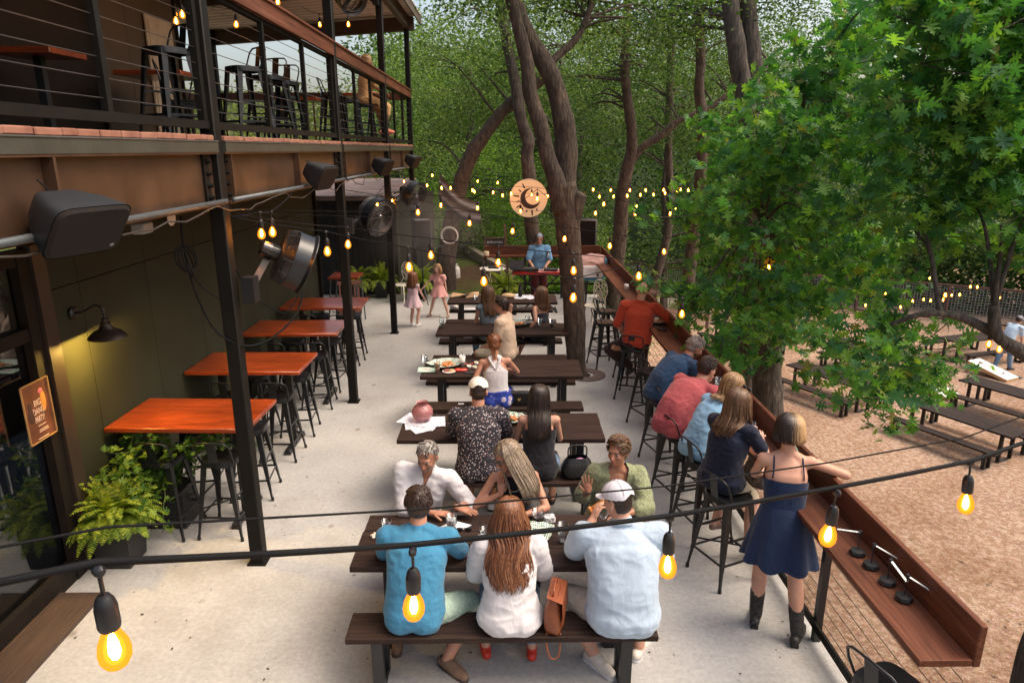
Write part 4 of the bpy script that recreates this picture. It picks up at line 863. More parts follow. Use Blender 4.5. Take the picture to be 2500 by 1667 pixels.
def f_sh():
    c = random.choice(sh); h = .25 + 1.6 * abs(noise.noise((c[0] * .4, c[1] * .4, 3))); return (c[0] + random.gauss(0, .35), c[1] + random.gauss(0, .35), c[2] + random.uniform(0, h + .3))
scatter('undergrowth', 46000, f_sh, .1, M_lf2, ('green undergrowth and shrubs on the slope behind the stage', 'undergrowth'))
def f_gr():
    while True:
        x = random.uniform(.3, 4.2); y = random.uniform(16.7, 24)
        if noise.noise((x * .6, y * .6, 9)) > -.25: break
    return (x, y, terrain(x, y) + random.uniform(0, .22))
scatter('grass', 15000, f_gr, .12, M_lf3, ('bright green grass and weeds behind the stage rail', 'grass'), .0)
tk = []
for _ in range(300):
    x = random.uniform(10, 34); y0 = 29.8 - .42 * max(0, x - 14) - .02 * max(0, x - 18) ** 2; tk.append((x, y0 + random.uniform(1.0, 4.5)))
def f_tk():
    c = random.choice(tk); return (c[0] + random.gauss(0, .5), c[1] + random.gauss(0, .5), terrain(*c) + random.uniform(0, 3.6) ** 1.0)
scatter('thicket', 60000, f_tk, .23, M_lf1, ('dark thicket of bushes just beyond the gravel yard fence', 'thicket'))
# --- ferns and vine by the wall
def fern(x, y, z, n, L_, label, name='fern_planter', pot=(.3, .3, .42), dens=24):
    r = empty(name, (x, y, 0)); tag(r, label, 'potted fern')
    mb = MB(); a, b_, h = pot; mb.add([(-a * .4, -b_ * .4, 0), (a * .4, -b_ * .4, 0), (a * .4, b_ * .4, 0), (-a * .4, b_ * .4, 0), (-a * .5, -b_ * .5, h), (a * .5, -b_ * .5, h), (a * .5, b_ * .5, h), (-a * .5, b_ * .5, h)], [(3, 2, 1, 0), (0, 1, 5, 4), (1, 2, 6, 5), (2, 3, 7, 6), (3, 0, 4, 7), (4, 5, 6, 7)]); mb.build('pot', mat('dark_planter', (.014, .014, .015), .55), r)
    mb = MB(); st = MB()
    for k in range(n):
        az = random.uniform(0, 2 * pi); l = L_ * random.uniform(.6, 1.1); el = random.uniform(.25, 1.5); p = Vector((cos(az) * a * .15, sin(az) * b_ * .15, h)); d = Vector((cos(az) * cos(el), sin(az) * cos(el), sin(el))); pts = [p.copy()]
        ns = dens
        for s_ in range(ns):
            d = (d + Vector((0, 0, -2.1 / ns * (.5 + s_ / ns)))).normalized(); p = p + d * l / ns; pts.append(p.copy())
        side = Vector((-sin(az), cos(az), 0))
        for s_ in range(2, ns):
            f_ = s_ / ns; w_ = .062 * sin(pi * min(1, .12 + f_ * .88)) ** .7 * (L_ / .5); dd = (pts[s_ + 1] - pts[s_]).normalized(); lw = l / ns * .42
            for sg in (-1, 1):
                q = pts[s_]; e = q + side * sg * w_ + dd * w_ * .25 + Vector((0, 0, -w_ * .25))
                mb.add([q - dd * lw, q + dd * lw, e + dd * lw * .4, e - dd * lw * .5], [(0, 1, 2, 3)])
    mb.build('fronds', M_fern, r); return r
fern(-3.38, 5.34, 0, 190, .40, 'big bright fern in a dark square planter beside the glass doors', pot=(.34, .34, .42))
fern(-3.55, 16.5, 0, 45, .55, 'left of two potted ferns against the black shed'); fern(-3.0, 16.5, 0, 50, .55, 'right of two potted ferns against the black shed')
fern(-2.0, 16.3, 0, 50, .6, 'fern behind the two little girls'); fern(-.0, 15.6, 0, 70, .55, 'fern in a dark pot beside the keyboard player', pot=(.36, .36, .4))
r = empty('climbing_plant', (-3.3, 6.0, 0)); tag(r, 'leafy climbing plant in a dark box behind the fern, under the nearest red table', 'plant')
mb = MB(); mb.box((0, 0, .2), (.5, .3, .4)); mb.build('planter_box', mat('dark_planter2', (.015, .015, .016), .55), r)
mb = MB(); P = []
for k in range(26):
    p = Vector((random.uniform(-.2, .2), random.uniform(-.1, .1), .4)); d = Vector((random.uniform(-.25, .4), random.uniform(-.6, .1), 1)).normalized(); pts = [p.copy()]
    for s_ in range(12):
        d = (d + Vector((random.uniform(-.3, .3), random.uniform(-.3, .3), random.uniform(-.35, .1)))).normalized(); p = p + d * .075; p.z = max(.1, min(p.z, .98)); p.x = max(p.x, -.3); pts.append(p.copy()); P += [tuple(p + Vector((random.gauss(0, .035), random.gauss(0, .035), random.gauss(0, .03)))) for _ in range(4)]
    mb.tube(pts, .004, 4)
mb.build('stems', mat('green_stem', (.08, .12, .03), .6), r); leafcloud('leaves', P, .075, M_vine, r, T_OAK, up=.6)

# fallen leaves and twigs
P = []
for _ in range(420):
    x = random.uniform(-3.4, 2.2); y = random.uniform(3.2, 16)
    if random.random() < .35: x = random.choice((-3.3, 2.15)) + random.gauss(0, .25)
    P.append((max(-3.5, min(2.22, x)), y, .006))
o = leafcloud('leaf_litter', P, .022, mat('brown_leaf', (.05, .03, .015), .8, var=.5, scale=3), None, T_DIA, 1.0, .6); tag(o, 'small dry leaves and crumbs scattered on the concrete patio', 'leaf litter', kind='stuff')
P = []
for _ in range(5200):
    x = random.uniform(2.8, 22); y = random.uniform(2.5, 30)
    if noise.noise((x * .3, y * .3, 4)) < -.12: continue
    P.append((x, y, YZ + .015))
o = leafcloud('yard_litter', P, .06, mat('dry_leaf', (.2, .11, .05), .85, var=.5, scale=2), None, T_DIA, .95, .7); tag(o, 'dry leaves and chips scattered over the gravel yard', 'leaf litter', kind='stuff')
STR=[[(-1.55,6.0,2.64),(-0.84,6.0,2.5),(-0.18,6.0,2.37),(0.62,6.0,2.22)],[(-1.57,6.9,2.58),(-0.74,6.9,2.47),(-0.06,6.9,2.39),(0.71,6.9,2.31),(1.38,6.9,2.25),(1.85,6.9,1.85)],[(-1.19,9.6,2.66),(-0.48,9.6,2.51),(0.12,9.6,2.4),(0.85,9.6,2.29),(1.49,9.6,2.19),(2.26,9.6,2.11)],[(-2.35,12.9,2.52),(-2.07,12.9,2.57),(-1.17,12.9,2.5),(-0.49,12.9,2.45),(0.31,12.9,2.39),(0.62,12.9,2.62),(0.97,12.9,2.37),(1.71,12.9,2.35),(1.86,12.9,2.52),(2.45,12.9,2.34),(2.48,12.9,2.48),(3.11,12.9,2.34),(3.21,12.9,2.45),(3.7,12.9,2.35),(4.28,12.9,2.36)],[(-1.45,16.3,2.63),(-1.24,16.3,2.63),(-0.73,16.3,2.58),(-0.69,16.3,2.55),(-0.25,16.3,2.53),(-0.03,16.3,2.46),(0.17,16.3,2.5),(0.65,16.3,2.48),(1.03,16.3,2.44),(1.63,16.3,2.59),(1.88,16.3,2.43),(2.09,16.3,2.59),(2.24,16.3,2.43),(2.5,16.3,2.58),(2.57,16.3,2.43),(2.89,16.3,2.45),(2.95,16.3,2.58),(3.2,16.3,2.47),(3.32,16.3,2.58),(3.51,16.3,2.48),(3.74,16.3,2.58),(3.78,16.3,2.51),(4.06,16.3,2.55),(4.14,16.3,2.59),(4.32,16.3,2.58)],[(-2.63,18.5,2.68),(-2.43,18.5,2.63),(-2.03,18.5,2.58),(-1.88,18.5,2.84),(-1.27,18.5,2.76),(-0.69,18.5,2.69),(-0.16,18.5,2.65),(0.39,18.5,2.62)],[(4.32,11.0,1.65),(5.29,11.0,0.94),(6.31,11.0,1.2),(7.3,11.0,1.18)],[(6.08,17.0,-0.34),(7.33,17.0,-0.92),(7.66,17.0,-0.28),(9.27,17.0,-0.35),(10.18,17.0,-0.4),(10.47,17.0,-0.24),(10.74,17.0,-0.2),(10.93,17.0,-0.23),(11.25,17.0,-0.21),(11.45,17.0,-0.09),(11.65,17.0,-0.08),(11.89,17.0,0.13),(12.07,17.0,0.12)],[(5.36,7.2,1.43),(5.49,7.2,1.37)],[(12.08,19.0,-0.02),(13.93,19.0,-0.06),(14.2,19.0,-0.58)]]
FG=[(-0.688,1.018,2.657),(-0.229,1.47,2.401),(0.5,1.829,2.269),(1.065,1.981,2.278),(1.688,2.227,2.254)]
TWO=[(-1.97,5.6,2.84),(-1.98,5.9,2.82)]
UP=[(-3.64,8.5,4.97),(-3.72,8.5,4.9),(-3.4,9.5,5.03),(-2.85,9.5,5.29),(-3.2,13.0,5.59),(-2.58,12.4,5.5)]
# ================================================================ STRING LIGHTS
def make_bulb(far=False):
    r = empty('string_bulb')
    mb = MB(); mb.tube([(0, 0, .165), (.002, 0, .13), (0, 0, .105)], .0045, 6); mb.lathe([(.001, .118), (.012, .115), (.018, .105), (.0215, .09), (.0215, .05), (.019, .044), (.0, .044)], 14); mb.box((0, 0, .168), (.03, .02, .022), bev=.006)
    mb.build('socket', M_black, r, angle=40)
    prof = [(.012, .05), (.014, .042), (.02, .03), (.028, .012), (.0315, -.006), (.030, -.022), (.022, -.036), (.010, -.044), (.001, -.046)]
    mb = MB(); mb.lathe(prof, 18)
    g = mb.build('glass', M_glow_far if far else M_amber, r, smooth=True)
    if not far:
        mb = MB(); mb.lathe([(.002, .034), (.006, .028), (.0105, .01), (.012, -.010), (.008, -.022), (.002, -.027)], 10); mb.build('filament', M_glow, g, smooth=True)
        mb = MB(); mb.lathe([(r_ * .84, h_ * .88) for r_, h_ in prof], 14); mb.build('inner_glow', M_inner, g, smooth=True); mb = MB(); mb.lathe([(r_ * .64, h_ * .76) for r_, h_ in prof], 12); mb.build('core_glow', M_inner2, g, smooth=True)
    return r
# lamps are lit: each near bulb also carries the light of its filament
bn = make_bulb(); bf = bn; un = [0]; uf = un
def bulb(p, far, lb, grp=None, tilt=0):
    src, u_ = (bf, uf) if far else (bn, un)
    o = src if u_[0] == 0 else copy_tree(src); u_[0] = 1; o.location = p; o.rotation_euler = (random.uniform(-.06, .06), random.uniform(-.06, .06) + tilt, random.uniform(0, 6)); tag(o, lb, 'light bulb', grp); return o
def cable(pts, r, lb, sag=.0, name='string_cable', sub=6, guide=True):
    mb = MB(); Q = []
    for a, b_ in zip(pts[:-1], pts[1:]):
        a, b_ = Vector(a), Vector(b_)
        for k in range(sub): f_ = k / sub; p = a.lerp(b_, f_); p.z -= sag * (a - b_).length * 4 * f_ * (1 - f_); Q.append(p)
    Q.append(Vector(pts[-1])); mb.tube(Q, r, 8 if r > .004 else 5)
    o = mb.build(name, M_cable, smooth=True); tag(o, lb, 'cable'); return o
UPV = Vector((0, 0, .172))
info = ['near string from the first post', 'second string from the first post', 'string from the second post', 'string before the crescent sign', 'long string behind the crescent sign', 'farthest string over the shed', 'string through the oak leaves', 'distant string over the yard', 'oak bough at the right edge', 'distant upper right string']
ORD = ['first', 'second', 'third', 'fourth', 'fifth', 'sixth', 'seventh', 'eighth', 'ninth', 'tenth'] + ['%dth' % q for q in range(11, 40)]
starts = [(-2.1, 5.35, 3.0), (-2.1, 5.4, 3.02), (-2.1, 9.3, 2.98), (-2.1, 13.1, 3.0), (-2.1, 16.6, 2.95), (-3.0, 18.5, 2.95), None, None, None, None]
ends = [(5.2, 12.7, 2.4), (4.9, 12.4, 2.6), (5.0, 12.6, 2.7), (5.2, 13.0, 2.9), (5.05, 18, 3.0), (.6, 17.2, 2.9), None, None, None, None]
for k, row in enumerate(STR):
    row = sorted(row); far = False; pts = []
    for i, p in enumerate(row):
        pw = p; q = Vector(p) + UPV; q.y += 0; pts.append(q)
        lb = ORD[i] + ' bulb from the left on the ' + info[k] if k != 8 else ('smaller bulb by the oak bough' if i == 0 else 'large bulb hanging just under the oak bough')
        bulb(p, far and k not in (6, 8), lb if k == 8 or True else lb, 'bulbs: ' + info[k])
    pts = sorted(pts, key=lambda q: q.x)
    # neighbouring bulbs that hang lower belong to the same sagging line
    if starts[k]: pts = [Vector(starts[k])] + pts
    if ends[k]: pts = pts + [Vector(ends[k])]
    if len(pts) > 1 and k not in (9,):
        cable(pts, .0045 if k < 3 else .005, 'black cable of the ' + info[k], .012)
        if k < 5: cable([pts[0] + Vector((0, 0, .03)), pts[-1] + Vector((0, 0, .12))], .002, 'thin steel guide wire over the ' + info[k], .012, 'guide_wire', 12)
bulb(TWO[0], False, 'left one of two bulbs hanging above the nearest fan', 'two bulbs by the first post'); bulb(TWO[1], False, 'right one of two bulbs hanging above the nearest fan', 'two bulbs by the first post')
cable([(-2.1, 5.33, 3.0), Vector(TWO[0]) + UPV, Vector(TWO[1]) + UPV, (-2.0, 6.6, 3.1)], .005, 'short black lead above the nearest fan', .02)
fgl = ['largest bulb, at the lower left of the foreground string', 'foreground bulb hanging in front of the man in the teal shirt', 'foreground bulb hanging right of the man in the pale blue shirt', 'foreground bulb hanging in front of the drink rail', 'foreground bulb hanging in front of the gravel, rightmost of its string']
for i, p in enumerate(FG): bulb(p, False, fgl[i], 'bulbs of the foreground string', [.05, .0, -.02, -.02, -.03][i]).scale = (.88, .88, .95)
fp = [Vector(p) + UPV for p in FG]
cable([(-1.5, .55, 2.90)] + fp + [(2.9, 2.75, 2.52)], .0075, 'thick black cable of the foreground string across the bottom of the picture', .004, sub=10)
cable([(-1.35, .6, 2.955), (-.69, 1.06, 2.87), (-.2, 1.55, 2.625), (.5, 1.92, 2.49), (1.08, 2.07, 2.495), (1.7, 2.32, 2.47), (2.9, 2.84, 2.58)], .0028, 'thin guide wire above the foreground string', .0, 'guide_wire', sub=10)
for i, p in enumerate(UP): bulb(p, False, ['right of two bulbs over the pale balcony door', 'left of two bulbs over the pale balcony door', 'bulb under the balcony roof right of the first post', 'highest bulb under the balcony roof', 'left bulb under the far end of the balcony roof', 'right bulb under the far end of the balcony roof'][i], 'bulbs under the balcony roof')
cable([(-4.4, 7.8, 5.3), Vector(UP[1]) + UPV, Vector(UP[0]) + UPV, Vector(UP[2]) + UPV, Vector(UP[3]) + UPV, (-2.6, 11, 5.9)], .004, 'black lead of the bulbs under the balcony roof', .02)
cable([(-3.6, 13.4, 5.95), Vector(UP[4]) + UPV, Vector(UP[5]) + UPV, (-2.2, 12, 5.95)], .004, 'black lead of the two bulbs under the far end of the roof', .02)
# loose wiring looping along the steel beam
mb = MB(); pts = []
for k in range(60):
    y = 1.6 + k * .19; z = 3.05 + .06 * abs(sin(k * .42)) - .05 * (1 if k % 8 in (3, 4, 5) else 0); pts.append((-2.05 + .015 * sin(k * 1.3), y, z))
mb.tube(pts, .006, 6); tag(mb.build('loose_wiring', mat('old_wiring', (.03, .025, .02), .4), smooth=True), 'loose black wiring looped under the long steel beam', 'cable')
mb = MB(); mb.tube(catmull([(-2.35, 5.05, 3.03), (-2.38, 5.1, 2.85), (-2.36, 5.1, 2.6), (-2.33, 5.15, 2.35), (-2.25, 5.2, 2.12), (-2.1, 5.3, 1.98), (-1.95, 5.5, 1.98), (-1.8, 5.75, 2.12), (-1.76, 5.9, 2.3)], 6), .008, 6)
for k in range(4): mb.torus((-2.36, 5.08 + .01 * k, 2.72 - .015 * k), .10, .006, (1, .3 * k - .4, .25), 24, 5)
mb.tube(catmull([(-2.36, 5.1, 2.62), (-2.3, 5.14, 2.5), (-2.2, 5.2, 2.38)], 4), .006, 5)
tag(mb.build('hanging_cord', M_cable, smooth=True), 'coiled black cord hanging by the first post and looping to the fan', 'cable')
for (x, y, z, lb) in [(-2.3, 4.4, 3.02, 'small grey junction box under the beam left of the first post'), (-3.6, 6.9, 2.95, 'small grey junction box high on the dark wall')]:
    mb = MB(); mb.box((0, 0, 0), (.08, .14, .07), bev=.01); o = mb.build('junction_box', mat('grey_box', (.2, .19, .18), .6), angle=40); o.location = (x, y, z); tag(o, lb, 'junction box')
# ================================================================ WALL LAMP
lampo = empty('wall_lamp', (-3.65, 5.66, 2.0)); tag(lampo, 'black gooseneck barn lamp glowing yellow on the wall', 'wall lamp')
mb = MB(); mb.lathe([(0, 0), (.055, 0), (.055, .015), (.04, .03), (0, .032)], 20, (0, 0, .17), (1, 0, 0)); mb.build('wall_plate', M_black, lampo, angle=40)
mb = MB(); mb.tube(catmull([(.02, 0, .17), (.1, 0, .18), (.2, 0, .235), (.26, 0, .2), (.265, 0, .11)], 5), .011, 8); mb.build('arm', M_black, lampo, smooth=True)
mb = MB(); mb.lathe([(.0, .125), (.03, .12), (.03, .09), (.04, .085), (.04, .06), (.055, .045), (.06, .03), (.105, .012), (.145, -.025), (.155, -.045), (.152, -.047), (.14, -.025), (.1, .005), (.05, .02), (.0, .022)], 32, (.265, 0, 0)); mb.build('shade', mat('dark_bronze', (.025, .018, .015), .45, metal=.3), lampo, angle=50)
mb = MB(); mb.ell((.265, 0, -.005), (.025, .025, .03)); mb.build('lamp_bulb', emis('yellow_lamp_glow', (1, .62, .12), 25), lampo, smooth=True)
ll = bpy.data.lights.new('wall_lamp_light', 'POINT'); ll.energy = 42; ll.color = (1, .6, .12); ll.shadow_soft_size = .03; lo = bpy.data.objects.new('wall_lamp_light', ll); link(lo, lampo); lo.location = (.265, 0, -.04)
l2 = copy_tree(lampo); l2.location = (-3.65, 3.1, 2.1); tag(l2, 'added unseen gooseneck lamp beyond the left edge, warming the floor by the glass doors', 'wall lamp')  # added lamp, unseen, put here for a warm glow on the floor
for c_ in l2.children:
    if c_.type == 'LIGHT': c_.data = c_.data.copy(); c_.data.energy = 15; c_.data.color = (1, .5, .2)
# white disc under the deck by the first post
mb = MB(); mb.lathe([(0, .02), (.07, .018), (.085, 0), (0, 0)], 24, (-3.62, 7.55, 2.78), (1, 0, 0)); tag(mb.build('wall_disc', M_white, angle=40), 'small white round disc on the wall beside the first post', 'wall disc')
# poster on the glass door
ps = empty('door_poster', (-3.6, 4.97, 1.56)); tag(ps, 'brown party poster in a clear frame on the glass door', 'poster')
def txt(s, size, mat_, parent, M, name='lettering', ext=.0005, sx=1, shear=0, align='CENTER', offset=0.0):
    c = bpy.data.curves.new(name, 'FONT'); c.body = s; c.size = size; c.extrude = ext; c.align_x = align; c.align_y = 'CENTER'; c.shear = shear; c.offset = offset
    o = bpy.data.objects.new('tmp', c); COL.objects.link(o); dg = bpy.context.evaluated_depsgraph_get(); me = bpy.data.meshes.new_from_object(o.evaluated_get(dg)); bpy.data.objects.remove(o)
    me.name = name; me.materials.clear(); me.materials.append(mat_)
    me.transform(M @ Matrix.Diagonal((sx, 1, 1, 1))); n = bpy.data.objects.new(name, me); return link(n, parent)
MX = Matrix(((0, 0, 1, 0), (1, 0, 0, 0), (0, 1, 0, 0), (0, 0, 0, 1)))   # text plane facing +x, reading along +y
mb = MB(); mb.box((0, 0, 0), (.008, .30, .46)); mb.build('backing', mat('poster_brown', (.09, .035, .022), .35, col2=(.19, .07, .033), scale=7), ps)
mb = MB()
for (y, z, sy_, sz) in ((0, .232, .312, .006), (0, -.232, .312, .006), (.153, 0, .006, .47), (-.153, 0, .006, .47)): mb.box((.008, y, z), (.012, sy_, sz))
mb.build('frame', mat('brass_edge', (.6, .38, .16), .3, metal=.4), ps)
cream = mat('cream_print', (.8, .62, .52), .6)
for s_, z in (('BIG', .065), ('DANG', .0), ('PARTY!', -.065)): txt(s_, .07, cream, ps, Matrix.Translation((.0055, .0, z)) @ MX, 'lettering', sx=(.75 if s_ == 'BIG' else .62 if s_ == 'DANG' else .48))
mb = MB()
for (y, z, sy_) in ((.01, -.115, .09), (.02, -.15, .1), (.02, -.165, .11), (0, -.215, .12)): mb.box((.0055, y, z), (.002, sy_, .005))
mb.build('small_print', cream, ps)
mb = MB(); mb.ell((.005, .055, .145), (.003, .028, .02)); mb.build('pink_patch', mat('pink_print', (.6, .12, .18), .6), ps)
mb = MB(); mb.ell((.004, .07, .06), (.003, .03, .085)); mb.build('orange_patch', mat('orange_print', (.6, .25, .05), .6), ps)
mb = MB(); mb.ell((.004, -.085, .06), (.003, .028, .035)); mb.ell((.004, -.085, -.02), (.003, .04, .06)); mb.build('dark_figure', mat('dark_print', (.05, .02, .02), .6), ps)
# ================================================================ FANS
def make_fan():
    r = empty('wall_fan')       # fan axis = local +x, air leaves at +x
    mb = MB(); R_ = .31; mb.lathe([(R_ * .97, -.09), (R_, -.085), (R_, .07), (R_ + .035, .1), (R_ + .035, .106), (R_ - .008, .075), (R_ - .008, -.08)], 48, axis=(1, 0, 0)); mb.build('drum', mat('glossy_black_drum', (.009, .011, .015), .38, coat=.15), r, angle=40)
    mb = MB()
    for k in range(9): q = .06 + k * .03; mb.torus((.1 - .02 * (1 - q / .3), 0, 0), q, .0022, (1, 0, 0), 36, 4)
    for k in range(8): a = k * pi / 4; mb.tube([(.085, .05 * cos(a), .05 * sin(a)), (.1, R_ * cos(a), R_ * sin(a))], .003, 5)
    mb.torus((.112, 0, 0), .25, .006, (1, 0, 0), 40, 6); mb.build('front_grille', mat('grey_wire', (.18, .17, .16), .4, metal=.6), r)
    mb = MB(); mb.lathe([(0, .012), (.05, .01), (.055, 0), (0, 0)], 20, (.09, 0, 0), (1, 0, 0)); mb.build('badge', M_steel, r, angle=40)
    mb = MB()
    for k in range(8): mb.torus((-.09 - k * .015, 0, 0), R_ - .004 - k * .004, .0036, (1, 0, 0), 36, 4)
    for k in range(7): q = R_ - .03 - k * .035; mb.torus((-.2, 0, 0), q, .0034, (1, 0, 0), 32, 4)
    for k in range(12): a = k * pi / 6; mb.tube([(-.085, R_ * cos(a), R_ * sin(a)), (-.19, (R_ - .03) * cos(a), (R_ - .03) * sin(a)), (-.2, .06 * cos(a), .06 * sin(a))], .003, 5)
    mb.build('rear_cage', M_black, r)
    mb = MB()
    for k in range(3):
        a0 = k * 2 * pi / 3; vs = []
        for i in range(6):
            q = .05 + i * .045; wd = .09 + .03 * i / 5
            for s_ in (-1, 1): a = a0 + s_ * wd / q * .35; vs.append((s_ * .02, q * cos(a), q * sin(a)))
        mb.add(vs, [(2 * i, 2 * i + 1, 2 * i + 3, 2 * i + 2) for i in range(5)])
    mb.lathe([(0, .03), (.045, .02), (.045, -.03), (0, -.03)], 16, axis=(1, 0, 0)); mb.build('blades', M_stool, r)
    mb = MB(); mb.lathe([(0, -.42), (.06, -.415), (.085, -.39), (.085, -.3), (.078, -.3), (.078, -.2), (0, -.2)], 24, axis=(1, 0, 0))
    for k in range(20): a = k * pi / 10; mb.box((-.25, .083 * cos(a), .083 * sin(a)), (.1, .005, .014), Matrix.Rotation(a - pi / 2, 3, 'X'))
    mb.build('motor', mat('glossy_black_motor', (.012, .012, .013), .25, coat=.3), r, angle=40)
    return r
def place_fan(o, c, d, mount, lb, hose=True):
    c = Vector(c); d = Vector(d).normalized(); q = d.to_track_quat('X', 'Z'); o.location = c; o.rotation_mode = 'QUATERNION'; o.rotation_quaternion = q; inv = q.inverted()
    tag(o, lb, 'fan', 'black drum fans mounted on the posts'); o.scale = (.8,) * 3; mount = Vector(mount); mount = c + (mount - c) / .8
    m_ = inv @ (Vector(mount) - c); j = Vector((-.3, 0, -.09)); mb = MB(); mb.bar(j, m_.lerp(j, .25), .07, .05); mb.bar(m_.lerp(j, .3), m_, .055, .06)
    R = inv.to_matrix(); mb.box(m_, (.12, .16, .26), R); mb.box(m_.lerp(j, .12), (.1, .12, .14), R, bev=.03); mb.build('mount_arm', M_black, o)
    if hose:
        a = Vector((.0, 0, 0)) + inv @ Vector((0, 0, -.33)); e = m_ + inv @ Vector((-.12, -.05, .25)); mid = (a + e) / 2 + inv @ Vector((0, 0, -.32)); mb = MB(); mb.tube(catmull([a, a.lerp(mid, .55) + inv @ Vector((.02, 0, -.12)), mid, e.lerp(mid, .5) + inv @ Vector((-.05, 0, -.05)), e], 6), .007, 6); mb.build('mist_hose', M_cable, o, smooth=True)
f0 = make_fan(); f1 = copy_tree(f0); f2 = copy_tree(f0); f3 = copy_tree(f0)
place_fan(f0, (-1.80, 5.95, 2.56), (.82, .33, -.42), (-2.03, 5.4, 2.42), 'nearest drum fan, seen from behind on the first post')
place_fan(f1, (-1.78, 9.75, 2.60), (.72, -.5, -.30), (-2.08, 9.3, 2.5), 'second drum fan, on the middle post, showing its round front grille')
place_fan(f2, (-1.72, 13.4, 2.66), (.74, -.42, -.3), (-2.08, 13.15, 2.5), 'third drum fan, farthest down the patio')
place_fan(f3, (-2.55, 12.6, 5.95), (.6, -.55, -.4), (-2.2, 12.95, 6.0), 'drum fan hanging under the balcony roof', False)
# ================================================================ SPEAKERS
def make_wedge():
    r = empty('wedge_speaker')      # front = +x
    def sec(x, hw, hh, n=28, e=.32): return [Vector((x, hw * math.copysign(abs(cos(2 * pi * (k + .5) / n)) ** e, cos(2 * pi * (k + .5) / n)), hh * math.copysign(abs(sin(2 * pi * (k + .5) / n)) ** e, sin(2 * pi * (k + .5) / n)))) for k in range(n)]
    S_ = [(-.19, .13, .075), (-.175, .155, .10), (-.04, .24, .15), (.10, .285, .185), (.13, .29, .19)]; n = 28; vs = []; fs = []
    for s_ in S_: vs += sec(*s_)
    for i in range(len(S_) - 1):
        for k in range(n): fs.append((i * n + k, i * n + (k + 1) % n, (i + 1) * n + (k + 1) % n, (i + 1) * n + k))
    fs.append(tuple(range(n - 1, -1, -1))); mb = MB(); mb.add(vs, fs); mb.build('body', mat('dark_grey_plastic', (.013, .015, .019), .5, bump=.0006, bscale=400), r, angle=35)
    mb = MB(); v1 = sec(.13, .284, .184); v2 = sec(.15, .262, .165); v1s = [v + Vector((0, 0, 0)) for v in v1]; mb.add(v1s + v2, [(k, (k + 1) % n, n + (k + 1) % n, n + k) for k in range(n)] + [tuple(n + k for k in range(n))]); mb.build('grille', mat('speaker_mesh', (.012, .009, .008), .7, spec=.2, bump=.001, bscale=500), r)
    mb = MB(); mb.box((.152, .2, -.12), (.004, .035, .022)); mb.build('badge', M_steel, r); return r
w0 = make_wedge(); ws = [w0, copy_tree(w0), copy_tree(w0), copy_tree(w0)]
for o, (p, d, lb, ln) in zip(ws, [((-1.98, 3.2, 3.19), (.74, -.22, -.50), 'largest wedge speaker, nearest the camera on the steel beam', 1), ((-1.94, 7.42, 3.25), (.85, -.15, -.45), 'second wedge speaker along the steel beam', 1), ((-1.94, 11.25, 3.25), (.85, -.2, -.45), 'third wedge speaker along the steel beam', 1), ((-1.94, 15.0, 3.27), (.85, -.2, -.45), 'farthest wedge speaker at the end of the steel beam', 1)]):
    o.location = p; o.rotation_mode = 'QUATERNION'; q = Vector(d).to_track_quat('X', 'Z'); o.rotation_quaternion = q; tag(o, lb, 'speaker', 'black wedge speakers hung on the beam')
    o.scale = (.72,) * 3
    inv = q.inverted(); mb = MB(); a = Vector((-.14, 0, 0)); e = inv @ (Vector((-2.12, p[1], 3.3)) - Vector(p)); mb.bar(a, e, .04, .03); mb.tube(catmull([a, a + inv @ Vector((0, -.05, .1)), e + inv @ Vector((.02, -.1, .14))], 4), .006, 5); mb.build('bracket', M_black, o)
def pa(x, y, z, hw, hh, rz, lb, pole=True):
    r = empty('stage_speaker', (x, y, z), rz); tag(r, lb, 'speaker'); mb = MB(); mb.box((0, 0, 0), (hw, .32, hh), bev=.03); mb.build('cabinet', mat('black_cabinet', (.014, .013, .013), .55, bump=.001, bscale=300), r, angle=40)
    mb = MB(); mb.box((0, -.163, 0), (hw - .06, .01, hh - .07), bev=.004); mb.build('grille', mat('speaker_mesh', (.02, .015, .013)), r)
    if pole: mb = MB(); mb.cyl((0, 0, -hh / 2), (0, 0, -z), .018); [mb.tube([(0, 0, -z + .45), (.45 * cos(a), .45 * sin(a), -z)], .012, 6) for a in (.5, 2.6, 4.7)]; mb.build('pole', M_black, r)
pa(2.05, 16.7, 1.53, .42, .70, -.15, 'black speaker on a pole above the corner of the drink rail'); pa(-1.92, 16.0, 1.62, .42, .68, .35, 'black speaker on a pole by the leaning tree, dim in the mist')
# ================================================================ CRESCENT SIGN
sg = empty('round_sign', (.6, 16.85, 2.36)); tag(sg, 'round cream sign with a dark crescent and rays on a tree', 'sign')
mb = MB(); mb.lathe([(0, .0), (.455, 0), (.455, .03), (0, .03)], 64, (0, 0, 0), (0, 1, 0)); mb.build('disc', mat('cream_board', (.84, .74, .52), .6, var=.05), sg, angle=40)
k_ = .455 / 670.; W2 = lambda x, y, d=-.004: Vector(((x - 825) * k_, d, -(y - 845) * k_))
mb = MB(); a0 = radians(100); N_ = 40; vs = []
oc, orr, ic, ir = (890, 858), 362, (985, 790), 283
ang = [radians(268 - 262 * i / N_) for i in range(N_ + 1)]
